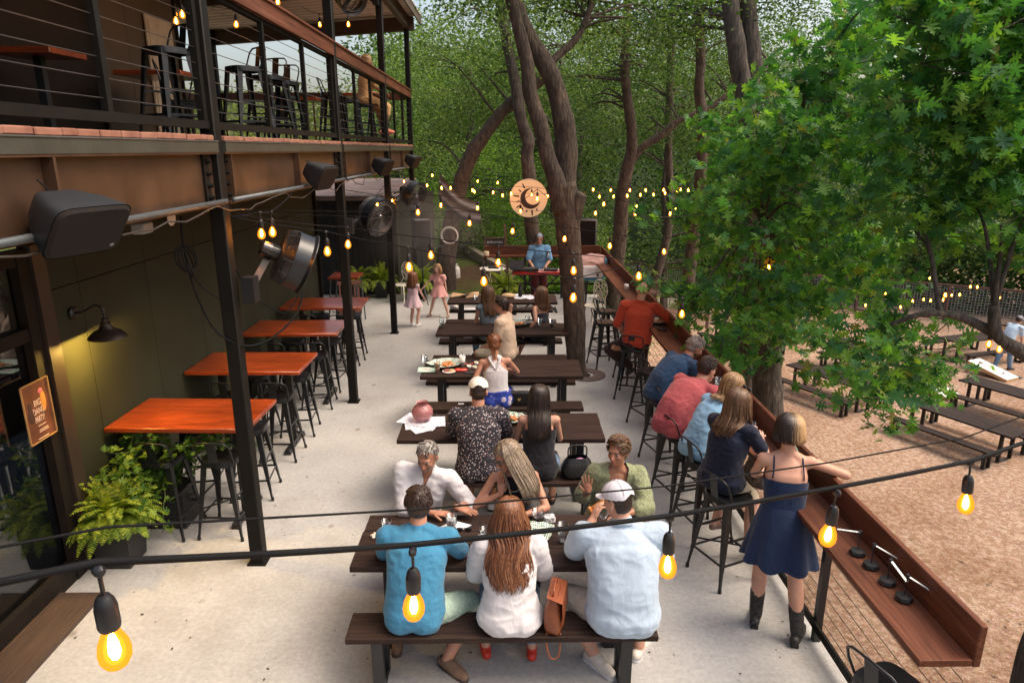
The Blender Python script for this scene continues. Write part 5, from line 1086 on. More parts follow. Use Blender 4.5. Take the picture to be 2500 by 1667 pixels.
# outer arc goes counter-clockwise from the top tip round the left to the right tip
for i in range(N_ + 1):
    a = radians(92 + (348 - 92) * i / N_); b_ = radians(98 + (325 - 98) * i / N_)
    po = (oc[0] + orr * cos(a), oc[1] - orr * sin(a)); pi_ = (ic[0] + ir * cos(b_), ic[1] - ir * sin(b_))
    if i == 0: pi_ = (po[0] + 8, po[1] + 4)
    if i == N_: pi_ = (po[0] - 4, po[1] + 6)
    vs += [W2(*po), W2(*pi_)]
mb.add(vs, [(2 * i, 2 * i + 1, 2 * i + 3, 2 * i + 2) for i in range(N_)]); mb.build('crescent', mat('dark_brown_cutout', (.03, .018, .018), .6), sg)
mb = MB()
for (x0, y0, x1, y1, w0_, w1_) in [(600, 335, 680, 505, 34, 60), (465, 545, 555, 620, 30, 55), (280, 750, 482, 780, 44, 60), (395, 975, 500, 935, 36, 50), (380, 1180, 525, 1095, 36, 56), (575, 1265, 625, 1195, 40, 60), (750, 1340, 765, 1262, 34, 64), (962, 1450, 945, 1270, 44, 66), (1155, 1300, 1100, 1215, 34, 56)]:
    p, q = W2(x0, y0), W2(x1, y1); d = (q - p).normalized(); s_ = Vector((-d.z, 0, d.x)); mb.add([p + s_ * w0_ * k_ / 2, p - s_ * w0_ * k_ / 2, q - s_ * w1_ * k_ / 2, q + s_ * w1_ * k_ / 2], [(0, 1, 2, 3)])
mb.build('rays', MATS['dark_brown_cutout'], sg)
# ================================================================ STAGE THINGS
sb = empty('chalkboard_sign', (-.22, 16.75, 0)); tag(sb, 'chalkboard easel reading EMPLOYEES only behind the stage rail', 'sign')
mb = MB(); mb.box((0, 0, 1.26), (.46, .02, .30)); mb.build('board', mat('chalkboard', (.025, .026, .028), .7), sb)
mb = MB(); 
for (x, z, sx, sz) in ((0, 1.415, .5, .025), (0, 1.105, .5, .025), (-.24, 1.26, .025, .33), (.24, 1.26, .025, .33)): mb.box((x, -.012, z), (sx, .03, sz))
mb.bar((.24, .02, 1.75), (.34, -.05, 0), .06, .03); mb.bar((-.24, .02, 1.4), (-.3, -.05, 0), .05, .03); mb.build('frame', mat('easel_wood', (.13, .075, .045), .7), sb)
MF = Matrix(((1, 0, 0, 0), (0, 0, -1, 0), (0, 1, 0, 0), (0, 0, 0, 1)))
chk = mat('chalk', (.6, .6, .6), .9)
txt('EMPLOYEES', .075, chk, sb, Matrix.Translation((0, -.015, 1.31)) @ MF, 'lettering'); txt('only', .085, chk, sb, Matrix.Translation((.05, -.015, 1.2)) @ MF, 'lettering', shear=.4)
def ornate_chair(x, y, rz, lb):
    r = empty('ornate_chair', (x, y, 0), rz); tag(r, lb, 'chair', 'white ornate metal chairs'); wm = mat('cream_cast_iron', (.62, .58, .47), .5, bump=.002)
    mb = MB(); mb.lathe([(.0, .44), (.2, .44), (.21, .43), (.2, .42), (0, .42)], 20); mb.build('seat', wm, r, angle=40)
    for sx in (-1, 1):
        for sy_ in (-1, 1): mb = MB(); mb.tube(catmull([(sx * .14, sy_ * .14, .43), (sx * .19, sy_ * .19, .3), (sx * .17, sy_ * .17, .15), (sx * .22, sy_ * .22, 0)], 4), .014, 6); mb.build('leg', wm, r, smooth=True)
    mb = MB(); mb.torus((0, -.2, .78), .16, .012, (0, 1, 0), 24, 6); mb.tube(catmull([(-.17, -.15, .43), (-.12, -.19, .55), (-.17, -.2, .68), (-.15, -.2, .8)], 4), .012, 6); mb.tube(catmull([(.17, -.15, .43), (.12, -.19, .55), (.17, -.2, .68), (.15, -.2, .8)], 4), .012, 6)
    for (cx_, cz, q) in ((0, .86, .045), (-.08, .82, .04), (.08, .82, .04), (-.05, .73, .045), (.05, .73, .045), (0, .78, .035), (0, .62, .05), (-.05, .54, .035), (.05, .54, .035)): mb.torus((cx_, -.2, cz), q, .011, (0, 1, 0), 14, 5)
    mb.build('back', wm, r, smooth=True)
ornate_chair(-2.4, 15.9, 2.6, 'white ornate metal chair behind the girl in pale pink'); ornate_chair(1.84, 13.6, 2.4, 'white ornate metal chair right of the patio tree')
bs = empty('bistro_table', (-.28, 16.0, 0)); tag(bs, 'small round white bistro table with scrolled iron legs', 'table'); mb = MB(); mb.lathe([(0, .8), (.29, .8), (.3, .785), (.29, .77), (0, .77)], 32); mb.build('tabletop', M_white, bs, angle=40)
for k in range(3): a = k * 2.1 + .3; c_, s_ = cos(a), sin(a); mb = MB(); mb.tube(catmull([(.16 * c_, .16 * s_, .77), (.22 * c_, .22 * s_, .65), (.09 * c_, .09 * s_, .5), (.16 * c_, .16 * s_, .3), (.07 * c_, .07 * s_, .18), (.24 * c_, .24 * s_, 0)], 4), .012, 6); mb.build('leg', M_white, bs, smooth=True)
bx = empty('wire_basket', (-.25, 16.0, .8)); tag(bx, 'dark wire basket standing on the white bistro table', 'basket'); mb = MB(); mb.box((0, 0, .01), (.24, .16, .02))
for k in range(13): mb.box((-.12 + k * .02, -.08, .05), (.005, .005, .1)); mb.box((-.12 + k * .02, .08, .05), (.005, .005, .1))
mb.box((0, -.08, .1), (.25, .01, .01)); mb.box((0, .08, .1), (.25, .01, .01)); mb.build('frame', M_black, bx)
mb = MB(); mb.lathe([(0, 0), (.06, 0), (.065, .09), (0, .09)], 20, (-.42, 16.22, 1.07)); tag(mb.build('candle_jar', mat('cream_wax', (.7, .58, .4), .5), angle=40), 'cream candle jar on the left end of the stage rail', 'candle')
kb = empty('keyboard', (.78, 15.0, .88)); tag(kb, 'red stage keyboard on a stand with a small mixer on top', 'keyboard'); mb = MB(); mb.box((0, 0, 0), (1.2, .3, .08), bev=.015); mb.build('body', mat('red_lacquer', (.35, .02, .015), .3, coat=.3), kb, angle=40)
mb = MB()
for k in range(44): mb.box((-.5 + k * .0227, .07, .045), (.0205, .13, .012))
mb.build('white_keys', M_white, kb)
mb = MB(); [mb.box((-.49 + k * .0227, .1, .055), (.012, .07, .01)) for k in range(44) if k % 7 not in (2, 6)]; mb.build('black_keys', M_black, kb)
mb = MB(); mb.box((-.25, -.08, .08), (.45, .16, .07), bev=.01); mb.box((.25, -.08, .07), (.3, .14, .05), bev=.01)
for k in range(16): mb.cyl((-.43 + k * .05, -.11, .08), (-.43 + k * .05, -.11, .125), .01)
mb.build('mixer', M_black, kb, angle=40)
mb = MB(); mb.bar((-.45, 0, -.05), (.35, 0, -.86), .04, .03); mb.bar((.45, 0, -.05), (-.35, 0, -.86), .04, .03); mb.box((-.38, 0, -.86), (.04, .5, .03)); mb.box((.38, 0, -.86), (.04, .5, .03)); mb.box((0, 0, -.06), (1.0, .04, .03)); mb.build('stand', M_black, kb)
lt = empty('laptop', (.28, 15.0, .96)); tag(lt, 'open dark laptop at the left end of the red keyboard', 'laptop'); mb = MB(); mb.box((0, 0, .01), (.32, .22, .018)); mb.build('base', M_black, lt); mb = MB(); mb.box((0, -.16, .1), (.32, .012, .21), Matrix.Rotation(-.35, 3, 'X')); mb.build('screen', M_black, lt)
ms = empty('microphone_stand', (.1, 14.8, 0)); tag(ms, 'boom microphone stand reaching to the singer at the keyboard', 'microphone'); mb = MB(); mb.tube([(0, 0, 0), (0, 0, .85)], .01, 6); mb.tube([(-.35, 0, .55), (0, 0, .85), (.86, .18, 1.3)], .007, 6); [mb.tube([(0, 0, .2), (.28 * cos(a), .28 * sin(a), 0)], .009, 5) for a in (.4, 2.5, 4.6)]; mb.build('boom', M_black, ms); mb = MB(); mb.ell((.88, .19, 1.31), (.03, .03, .035)); mb.cyl((.88, .19, 1.29), (.86, .17, 1.2), .018); mb.build('microphone_head', M_steel, ms, smooth=True)
mb = MB(); mb.box((0, 0, .14), (.5, .38, .28), Matrix.Rotation(.5, 3, 'X')); o = mb.build('floor_monitor', M_black); o.location = (.02, 14.7, .05); tag(o, 'black wedge monitor on the floor in front of the keyboard', 'stage monitor')
# draped blue chair with blanket and box
bc = empty('blue_armchair', (2.0, 15.1, 0)); tag(bc, 'tall blue chair with a dusty pink blanket thrown over it', 'chair'); blu = mat('blue_vinyl', (.06, .22, .32), .35)
mb = MB(); mb.ell((0, 0, .72), (.26, .24, .06)); mb.build('seat', blu, bc, smooth=True)
mb = MB(); mb.box((.22, .02, .95), (.05, .4, .46), Matrix.Rotation(.18, 3, 'Y'), bev=.02); mb.box((0, .22, .95), (.44, .05, .5), bev=.02); mb.build('backrest', blu, bc, angle=40)
for sx in (-1, 1):
    for sy_ in (-1, 1): mb = MB(); mb.tube([(sx * .14, sy_ * .14, .7), (sx * .2, sy_ * .2, 0)], .018, 6); mb.build('leg', M_stool, bc)
mb = MB(); N_ = 22; vs = []
for i in range(N_ + 1):
    for j in range(N_ + 1):
        u_, v_ = i / N_, j / N_; x = -.26 + .54 * u_; q = Vector((x * 7, v_ * 6, 1)); y = .27 - .34 * min(1, v_ * 1.6) ; z = 1.24 - .30 * max(0, v_ - .25) - .06 * (2 * u_ - 1) ** 2 + .035 * noise.noise(q); y -= .1 * max(0, v_ - .5); y += .03 * noise.noise(q + Vector((5, 0, 0))); vs.append((x, y - .05, z))
mb.add(vs, [(i * (N_ + 1) + j, i * (N_ + 1) + j + 1, (i + 1) * (N_ + 1) + j + 1, (i + 1) * (N_ + 1) + j) for i in range(N_) for j in range(N_)]); o = mb.build('blanket', mat('dusty_pink_cloth', (.42, .25, .22), .9, sheen=.3), smooth=True); o.location = (2.0, 15.1, 0); tag(o, 'dusty pink blanket draped over the blue chair', 'blanket')
wb = empty('cardboard_box', (1.96, 14.95, .78)); tag(wb, 'white box with handwritten lines standing on the blue chair', 'box'); mb = MB(); mb.box((0, 0, .12), (.42, .2, .24)); mb.build('carton', M_paper, wb); mb = MB(); mb.box((.212, 0, .12), (.004, .2, .24)); mb.build('red_side', mat('red_card', (.4, .05, .04), .6), wb)
mb = MB(); mb.tube([(-.15 + .012 * k, -.103, .17 + .018 * sin(k * 1.35)) for k in range(24)], .0028, 4); mb.tube([(-.17, -.103, .12), (.14, -.103, .118)], .003, 4); mb.box((.1, -.103, .05), (.05, .004, .05)); mb.build('handwriting', M_black, wb)
# propane tanks, hoop, sail, plant tubs
for i, (x, h, rr, lb) in enumerate([(-1.62, .42, .11, 'slim white plastic jug beside the propane tank'), (-1.38, .36, .155, 'squat white propane tank behind the girls')]):
    r = empty('gas_tank', (x, 18.9, 0)); tag(r, lb, 'tank'); mb = MB(); mb.lathe([(0, 0), (rr * .8, 0), (rr, .05), (rr, h - .08), (rr * .75, h), (rr * .3, h + .02), (rr * .3, h + .06), (0, h + .07)], 20); mb.build('bottle', M_white, r, angle=50); mb = MB(); mb.torus((0, 0, h + .06), rr * .55, .012, (0, 0, 1), 20, 6); mb.build('collar', M_white, r)
mb = MB(); mb.torus((-1.35, 17.0, 1.45), .21, .012, (0, 1, .15), 32, 6); mb.torus((-1.34, 17.0, 1.44), .19, .008, (.1, 1, .1), 32, 6); tag(mb.build('wire_hoop', M_white, smooth=True), 'thin white hoop hanging against the leaning tree', 'hoop')
mb = MB(); vs = []; N_ = 14; A, Bq, C2 = Vector((-1.55, 17.0, 2.95)), Vector((-.85, 17.3, 1.9)), Vector((-1.6, 17.6, 2.4)); E2 = Vector((-.55, 17.0, 1.72))
for i in range(N_ + 1):
    for j in range(N_ + 1):
        u_, v_ = i / N_, j / N_; p = (A.lerp(Vector((-.62, 17.1, 2.25)), u_)).lerp(Vector((-1.62, 17.2, 2.3)).lerp(E2, u_), v_); p.z -= .16 * sin(pi * u_); p.y += .05 * sin(v_ * 14); vs.append(p)
mb.add(vs, [(i * (N_ + 1) + j, i * (N_ + 1) + j + 1, (i + 1) * (N_ + 1) + j + 1, (i + 1) * (N_ + 1) + j) for i in range(N_) for j in range(N_)]); tag(mb.build('shade_sail', mat('striped_grey_canvas', (.05, .05, .055), .8, col2=(.2, .2, .21), scale=3, stretch=(1, 1, 12)), smooth=True), 'grey striped shade cloth slung behind the leaning tree', 'shade cloth')
mb = MB(); mb.bar((-1.2, 22.5, .32), (.2, 18.3, .2), .2, .28); tag(mb.build('edging_timber', mat('pale_timber', (.3, .24, .17), .8)), 'pale timber edging the dirt path behind the stage', 'timber')
mb = MB(); mb.bar((1.0, 19.2, -.0), (1.9, 24, .1), .12, .22); tag(mb.build('edging_timber', MATS['pale_timber']), 'low timber edging in the grass right of the keyboard player', 'timber')
# step ladder near the shed
ld = empty('side_table', (-3.15, 13.9, 0)); tag(ld, 'tall side table with thin grey legs behind the farthest red table', 'table'); mb = MB(); mb.box((-.1, 0, 1.0), (.6, .6, .04)); mb.build('tabletop', M_red, ld)
for (x, y) in ((-.35, -.25), (.15, -.25), (-.35, .25), (.15, .25)): mb = MB(); mb.tube([(x, y, .98), (x * 1.25, y * 1.25, 0)], .014, 6); mb.build('leg', M_conduit, ld)
mb = MB(); [mb.tube([(-.36, -.27, z), (.17, -.27, z)], .01, 5) for z in (.3, .6)]; mb.build('rung', M_conduit, ld)
rc = empty('slatted_chair', (-3.0, 12.9, 0), .4); tag(rc, 'small red slatted wooden chair behind the farthest red table', 'chair')
mb = MB(); mb.box((0, 0, .5), (.42, .4, .03)); [mb.box((-.18 + k * .07, -.19, .8), (.03, .02, .55)) for k in range(6)]; mb.box((0, -.19, 1.08), (.44, .03, .06)); mb.build('seat_and_back', mat('dull_red_slats', (.16, .06, .045), .6), rc)
for sx in (-1, 1):
    for sy_ in (-1, 1): mb = MB(); mb.box((sx * .18, sy_ * .17, .25), (.035, .035, .5)); mb.build('leg', MATS['dull_red_slats'], rc)
# ================================================================ YARD FENCE
fp_ = [(4.2, 34.5), (7.0, 31.2), (10.5, 29.6), (15.0, 28.3), (20.5, 24.8), (25.5, 21.0), (29, 17)]
rust = mat('rusty_fence_rail', (.12, .06, .045), .7); gw = mat('galvanised_mesh', (.3, .31, .32), .5, metal=.3)
for i in range(len(fp_) - 1):
    (x0, y0), (x1, y1) = fp_[i], fp_[i + 1]; fo = empty('wire_fence', (x0, y0, YZ)); tag(fo, 'rust railed wire mesh fence round the gravel yard, section ' + ['far left', 'behind the forked tree', 'behind the far table', 'mid right', 'right, behind the man', 'rightmost, out by the edge'][i], 'fence', 'wire mesh fence sections')
    d = Vector((x1 - x0, y1 - y0, 0)); Ln = d.length; n = 2; mb = MB(); g0 = terrain(x0, y0) - YZ if y0 > 34 else 0; mb.bar((0, 0, 1.5), d + Vector((0, 0, 1.5)), .07, .07); mb.bar((0, 0, .12), d + Vector((0, 0, .12)), .05, .07)
    mb.build('rail', rust, fo)
    for k in range(n + 1): mb = MB(); p = d * k / n; mb.box((p.x, p.y, .75), (.08, .08, 1.5)); mb.build('post', rust, fo)
    mb = MB(); u_ = d.normalized(); s_ = 0
    while s_ < Ln: p = u_ * s_; mb.bar((p.x, p.y, .12), (p.x, p.y, 1.48), .011, .011); s_ += .11
    for k in range(13): mb.bar((0, 0, .16 + k * .105), u_ * Ln + Vector((0, 0, .16 + k * .105)), .011, .011)
    mb.build('mesh', gw, fo)
# split rail fence by the grass behind the stage
fo = empty('rail_fence', (3.0, 17.0, -.3)); tag(fo, 'brown rail fence with wire behind the corner of the drink rail', 'fence'); mb = MB()
for z in (.05, .5): mb.bar((0, 0, z), (3.5, 4.0, z - 1.4), .06, .09)
mb.build('rail', rust, fo)
for k in range(4): mb = MB(); mb.box((k * 1.15, k * 1.33, .2 - k * .45), (.08, .08, 1.1)); mb.build('post', rust, fo)
# ================================================================ PEOPLE
def skin(name, col): return mat(name, col, .5, var=.07, scale=14, sss=.12, bump=.0004, bscale=260, spec=.4)
SK1 = skin('skin_fair', (.50, .265, .18)); SK2 = skin('skin_tan', (.36, .165, .10)); SK3 = skin('skin_warm', (.43, .21, .135)); SK4 = skin('skin_light', (.56, .33, .25))
def cloth(name, col, var=.1, bump=.0012, sc=7, **k):
    new = name not in MATS; m = mat(name, col, .85, var=var, scale=sc, bump=bump, bscale=k.pop('bscale', 220), sheen=.15, spec=.2, **k)
    if new:   # soft drawn folds on top of the weave
        t = m.node_tree; b = t.nodes['Principled BSDF']; n = _n(t, 'ShaderNodeTexNoise'); n.inputs['Scale'].default_value = 13; n.inputs['Detail'].default_value = 2.5; n.inputs['Distortion'].default_value = 1.4; t.links.new(objvec(t, (1, 1, .45)), n.inputs['Vector'])
        bp = _n(t, 'ShaderNodeBump'); bp.inputs['Distance'].default_value = .006; t.links.new(n.outputs['Fac'], bp.inputs['Height']); t.links.new(b.inputs['Normal'].links[0].from_socket, bp.inputs['Normal']); t.links.new(bp.outputs[0], b.inputs['Normal'])
    return m
def hairmat(name, stops):
    m, t, L, b = nodes_of(name); g = _n(t, 'ShaderNodeNewGeometry'); c = ramp(t, g.outputs['Random Per Island'], stops); n = noise_(t, objvec(t), 60, 2); c = mix(t, c, (.55, .5, .5), ramp(t, n, [(.4, (0, 0, 0)), (.7, (1, 1, 1))]), 'MULTIPLY'); L.new(c, b.inputs['Base Color']); b.inputs['Roughness'].default_value = .42; b.inputs['Specular IOR Level'].default_value = .4; return m
H_brown = hairmat('dark_brown_hair', [(0, (.02, .011, .008)), (1, (.06, .033, .022))]); H_black = hairmat('near_black_hair', [(0, (.006, .004, .004)), (.8, (.022, .012, .009)), (1, (.07, .035, .02))])
H_red = hairmat('auburn_hair', [(0, (.085, .028, .011)), (.6, (.17, .062, .024)), (1, (.29, .135, .06))]); H_grey = hairmat('short_grey_hair', [(0, (.13, .115, .10)), (1, (.3, .28, .25))])
H_ash = hairmat('ash_blonde_hair', [(0, (.14, .10, .07)), (.6, (.27, .205, .14)), (1, (.4, .32, .23))]); H_blonde = hairmat('golden_hair', [(0, (.16, .085, .035)), (.6, (.31, .175, .075)), (1, (.46, .3, .15))])
H_lbrown = hairmat('light_brown_hair', [(0, (.055, .027, .014)), (.6, (.125, .065, .032)), (1, (.23, .13, .07))])
M_eye = mat('eye_white', (.34, .29, .26), .3, var=.02); M_iris = mat('dark_iris', (.02, .013, .01), .2); M_lip = mat('lips', (.34, .10, .085), .45, var=.05); M_teeth = M_white
def ik(a, b, l1, l2, pole):
    a, b = Vector(a), Vector(b); d = b - a; L = min(d.length, (l1 + l2) * .999); d.normalize(); e = a + d * L
    x = (l1 * l1 - l2 * l2 + L * L) / (2 * L); h = sqrt(max(0, l1 * l1 - x * x)); p = Vector(pole); p -= d * p.dot(d)
    if p.length < 1e-5: p = Vector((0, -1, 0)) - d * (-d.y)
    p.normalize(); return a + d * x + p * h, e
def remesh(mb, vox, smooth=4, fac=.5):
    me = bpy.data.meshes.new('t'); me.from_pydata(mb.v, [], mb.f); o = bpy.data.objects.new('t', me); COL.objects.link(o)
    r = o.modifiers.new('r', 'REMESH'); r.mode = 'VOXEL'; r.voxel_size = vox
    if smooth: s_ = o.modifiers.new('s', 'SMOOTH'); s_.iterations = smooth; s_.factor = fac
    dg = bpy.context.evaluated_depsgraph_get(); m2 = bpy.data.meshes.new_from_object(o.evaluated_get(dg)); bpy.data.objects.remove(o); bpy.data.meshes.remove(me); return m2
def mesh_np(me):
    n = len(me.vertices); co = np.empty(n * 3, np.float32); me.vertices.foreach_get('co', co); return co.reshape(-1, 3)
def clip_mesh(me, keep):
    """keep(Vector)->bool on face centres"""
    import bmesh
    bm = bmesh.new(); bm.from_mesh(me); dl = [f for f in bm.faces if not keep(f.calc_center_median())]; bmesh.ops.delete(bm, geom=dl, context='FACES')
    loose = [v for v in bm.verts if not v.link_faces]; bmesh.ops.delete(bm, geom=loose, context='VERTS')
    for _ in range(3):
        be = set(v for e in bm.edges if e.is_boundary for v in e.verts); new = {}
        for v in be:
            nb = [e.other_vert(v).co for e in v.link_edges if e.is_boundary]
            if len(nb) == 2: new[v] = v.co * .4 + (nb[0] + nb[1]) * .3
        for v, c in new.items(): v.co = c
    bm.to_mesh(me); bm.free(); return me
def wrinkle(me, amp, sc=9.0, ax=None):
    me.update(); co = mesh_np(me); n = len(co); no = np.empty(n * 3, np.float32); me.vertices.foreach_get('normal', no); no = no.reshape(-1, 3); d = np.empty(n)
    for i in range(n):
        p = co[i]; d[i] = noise.noise((p[0] * sc, p[1] * sc, p[2] * sc * .55)) + .55 * (1 - 2 * abs(noise.noise((p[0] * sc * 1.7 + 7, p[1] * sc * 1.7, p[2] * sc * 2.6))))
    me.vertices.foreach_set('co', (co + no * (d * amp)[:, None]).reshape(-1)); me.update()
def addobj(me, name, m_, parent, smooth=True):
    me.name = name; me.materials.clear(); me.materials.append(m_)
    if smooth: me.shade_smooth()
    o = bpy.data.objects.new(name, me); return link(o, parent)
def joinme(me, mb):
    """append loose capsules (fingers) to a mesh"""
    co = mesh_np(me).tolist(); fs = [tuple(p.vertices) for p in me.polygons]; n = len(co); m2 = bpy.data.meshes.new('b'); m2.from_pydata(co + [tuple(v) for v in mb.v], [], fs + [tuple(i + n for i in f) for f in mb.f]); m2.update(); bpy.data.meshes.remove(me); return m2
def person(label, loc, rz, h=1.75, seat=.45, lean=.2, side=0., twist=0., head=(0, 0, 0), rh=None, lh=None, rp=(.5, -.6, -1), lp=(-.5, -.6, -1), rf=None, lf=None, rkp=(.15, 1, .3), lkp=(-.15, 1, .3),
           sk=SK1, wide=1.0, belly=1.0, fem=False, top=None, bottom=None, shoes=None, hair=None, near=True, hands=('curl', 'curl'), hdir=(None, None), palm=(None, None), toes=(None, None), beard=None, extra=None, cat='person', curve=.4, mouth_open=False):
    s = h / 1.75; R0 = empty('person', loc, rz); tag(R0, label, cat); vox = .0075 if near else .011
    if h < 1.3: vox = .009
    hz = (seat + .095 * s) if seat is not None else .93 * s
    Pl = Vector((0, 0, hz)); d3 = lambda a: Vector((sin(side) * cos(a), sin(a), cos(a) * cos(side))).normalized()
    P1 = Pl + d3(lean * curve) * .17 * s; P2 = P1 + d3(lean) * .19 * s; P3 = P2 + d3(lean * 1.25) * .15 * s; T = (P3 - P1).normalized()
    Rv = Vector((cos(twist), sin(twist), 0)); Rv = (Rv - T * Rv.dot(T)).normalized(); Fv = T.cross(Rv)
    Rh = Vector((1, 0, 0)); shw = (.165 if fem else .19) * s * wide
    hr = Matrix.Rotation(head[0], 3, 'Z') @ Matrix.Rotation(head[1], 3, 'X') @ Matrix.Rotation(head[2], 3, 'Y')
    nk = d3(lean * .9); N1 = P3 + nk * .075 * s; hs = 1.0 * (s ** .5 if h > 1.3 else .86); HC = N1 + hr @ Vector((0, .012, .115 * hs))
    A = {}
    SH = {1: P3 - T * .028 * s + Rv * shw, -1: P3 - T * .028 * s - Rv * shw}
    for sg, tgt, pl in ((1, rh, rp), (-1, lh, lp)):
        if tgt is None: tgt = SH[sg] + Vector((sg * .06, .05, -.5)) * s
        e, w_ = ik(SH[sg], tgt, .285 * s, .25 * s, pl); A[sg] = (SH[sg], e, w_)
    hipw = (.095 if fem else .09) * s; Lg = {}
    for sg, tgt, pl in ((1, rf, rkp), (-1, lf, lkp)):
        hj = Pl + Vector((sg * hipw, .0, -.01))
        if tgt is None: tgt = Vector((sg * .11, .40 * s, .085)) if seat is not None else Vector((sg * .1, 0, .085))
        k, a = ik(hj, tgt, .43 * s, .42 * s, pl); Lg[sg] = (hj, k, a)
    TR = Matrix((Rv, Fv, T)).transposed()
    hipR = TR if seat is None else Matrix((Rh, Vector((0, 1, 0)), Vector((0, 0, 1)))).transposed()
    ww = wide
    ST = [(-.10, .10, .07), (-.05, .15, .112), (0, .166, .122), (.07, .158, .114), (.17, .143, .104), (.27, .155, .112), (.36, .172, .115), (.43, .163, .098), (.48, .115, .078), (.51, .07, .06)]
    if fem: ST = [(-.10, .11, .075), (-.05, .16, .115), (0, .174, .122), (.07, .155, .108), (.17, .125, .09), (.27, .135, .1), (.36, .150, .108), (.43, .138, .088), (.48, .095, .068), (.51, .06, .054)]
    def at_(t):
        for (q0, q1, l0, l1) in ((Pl, P1, 0, .17), (P1, P2, .17, .36), (P2, P3, .36, .51)):
            if t <= l1: return q0 + (q1 - q0) * ((t - l0) / (l1 - l0))
        return P3 + (P3 - P2).normalized() * (t - .51) * s
    def loft(mb, t0, t1, e=0, drape=0, flare=0):
        n = 26; rings = []
        for i in range(19):
            t = t0 + (t1 - t0) * i / 18; j = 0
            while j < len(ST) - 2 and ST[j + 1][0] < t: j += 1
            f = min(1, max(0, (t - ST[j][0]) / (ST[j + 1][0] - ST[j][0]))); f = f * f * (3 - 2 * f)
            rx = ST[j][1] + (ST[j + 1][1] - ST[j][1]) * f; ry = ST[j][2] + (ST[j + 1][2] - ST[j][2]) * f
            if drape and .0 < t < .34: rx = rx + (max(rx, .16 if fem else .168) - rx) * drape; ry = ry + (max(ry, .118) - ry) * drape
            bl = 1 + (belly - 1) * max(0, 1 - abs(t - .12) / .2); w2 = 1 + (ww - 1) * (.9 if t < .4 else .5); ex = e + flare * max(0, 1 - (t - t0) / .2)
            d_ = (at_(min(t + .02, .51)) - at_(max(t - .02, -.1))).normalized(); m_ = max(0, min(1, t / .2)); X = (Rh * (1 - m_) + Rv * m_); X = (X - d_ * X.dot(d_)).normalized(); Yv = d_.cross(X); c_ = at_(t); ring = []
            for k in range(n):
                a = 2 * pi * k / n; ca, sa = cos(a), sin(a); ring.append(c_ + X * (rx * s * w2 + ex) * math.copysign(abs(ca) ** .85, ca) + Yv * ((ry * s * w2 * bl + ex) * math.copysign(abs(sa) ** .9, sa) + (bl - 1) * .04))
            rings.append(ring)
        mb.add([p for r in rings for p in r], [(i * n + k, i * n + (k + 1) % n, (i + 1) * n + (k + 1) % n, (i + 1) * n + k) for i in range(18) for k in range(n)] + [tuple(range(n - 1, -1, -1)), tuple(18 * n + k for k in range(n))])
    def torso(mb, e=0, parts='hwcs', drape=0, flare=0):
        t0 = -.09 if 'h' in parts else .0; t1 = .51 if 's' in parts else .43 if 'c' in parts else .12
        loft(mb, t0, t1, e, drape, flare)
        if 'h' in parts:
            for sg in (-1, 1): mb.ell(Pl + Vector((sg * .078 * s, -.04 * s, -.03 * s)), (.09 * s * ww + e, .095 * s + e, .08 * s + e))
        if 'c' in parts and fem: [mb.ell(P2 + Fv * .085 * s + Rv * sg * .065 * s - T * .01, (.055 * s + e, .05 * s + e, .055 * s + e), TR, 12, 8) for sg in (-1, 1)]
        if 's' in parts:
            for sg in (-1, 1): mb.cone(P3 - T * .05 * s + Rv * sg * .06, SH[sg], .06 * s + e, (.047 if fem else .056) * s * (1 + (ww - 1) * .5) + e); mb.cone(P3 + nk * .03 * s, P3 - T * .03 * s + Rv * sg * shw * .62, .044 * s + e * .6, .05 * s + e)
    au = (.040, .034, .031, .022) if fem else (.05, .042, .038, .027)
    def arm(mb, sg, e=0, f0=0., f1=2.):
        S_, E_, W_ = A[sg]; q = s * (1 + (ww - 1) * .6)
        if f0 < 1: b_ = min(1, f1); mb.cone(S_.lerp(E_, f0), S_.lerp(E_, b_), (au[0] + (au[1] - au[0]) * f0) * q + e, (au[0] + (au[1] - au[0]) * b_) * q + e)
        if f1 > 1: b_ = f1 - 1; mb.cone(E_.lerp(W_, max(0, f0 - 1)), E_.lerp(W_, b_ * .45), au[1] * .93 * q + e, au[2] * 1.08 * q + e); mb.cone(E_.lerp(W_, b_ * .4), E_.lerp(W_, b_), au[2] * 1.08 * q + e, (au[2] + (au[3] - au[2]) * b_) * q + e)
    lu = (.082, .056, .058, .036) if fem else (.084, .058, .057, .038)
    def leg(mb, sg, e=0, f1=2.):
        H_, K_, A_ = Lg[sg][:3]; q = s * (1 + (ww - 1) * .4); b_ = min(1, f1); mb.cone(H_, H_.lerp(K_, b_), lu[0] * q + e, (lu[0] + (lu[1] - lu[0]) * b_) * q + e)
        if f1 > 1:
            b_ = f1 - 1; bk = Vector((0, -.012, 0)); mb.cone(K_, K_.lerp(A_, min(.35, b_)) + bk, lu[1] * .95 * q + e, lu[2] * q + e)
            if b_ > .35: mb.cone(K_.lerp(A_, .35) + bk, K_.lerp(A_, b_), lu[2] * q + e, (lu[2] + (lu[3] - lu[2]) * ((b_ - .35) / .65)) * q + e)
    HR = hr
    hp = lambda x, y, z: HC + HR @ (Vector((x, y, z)) * hs)
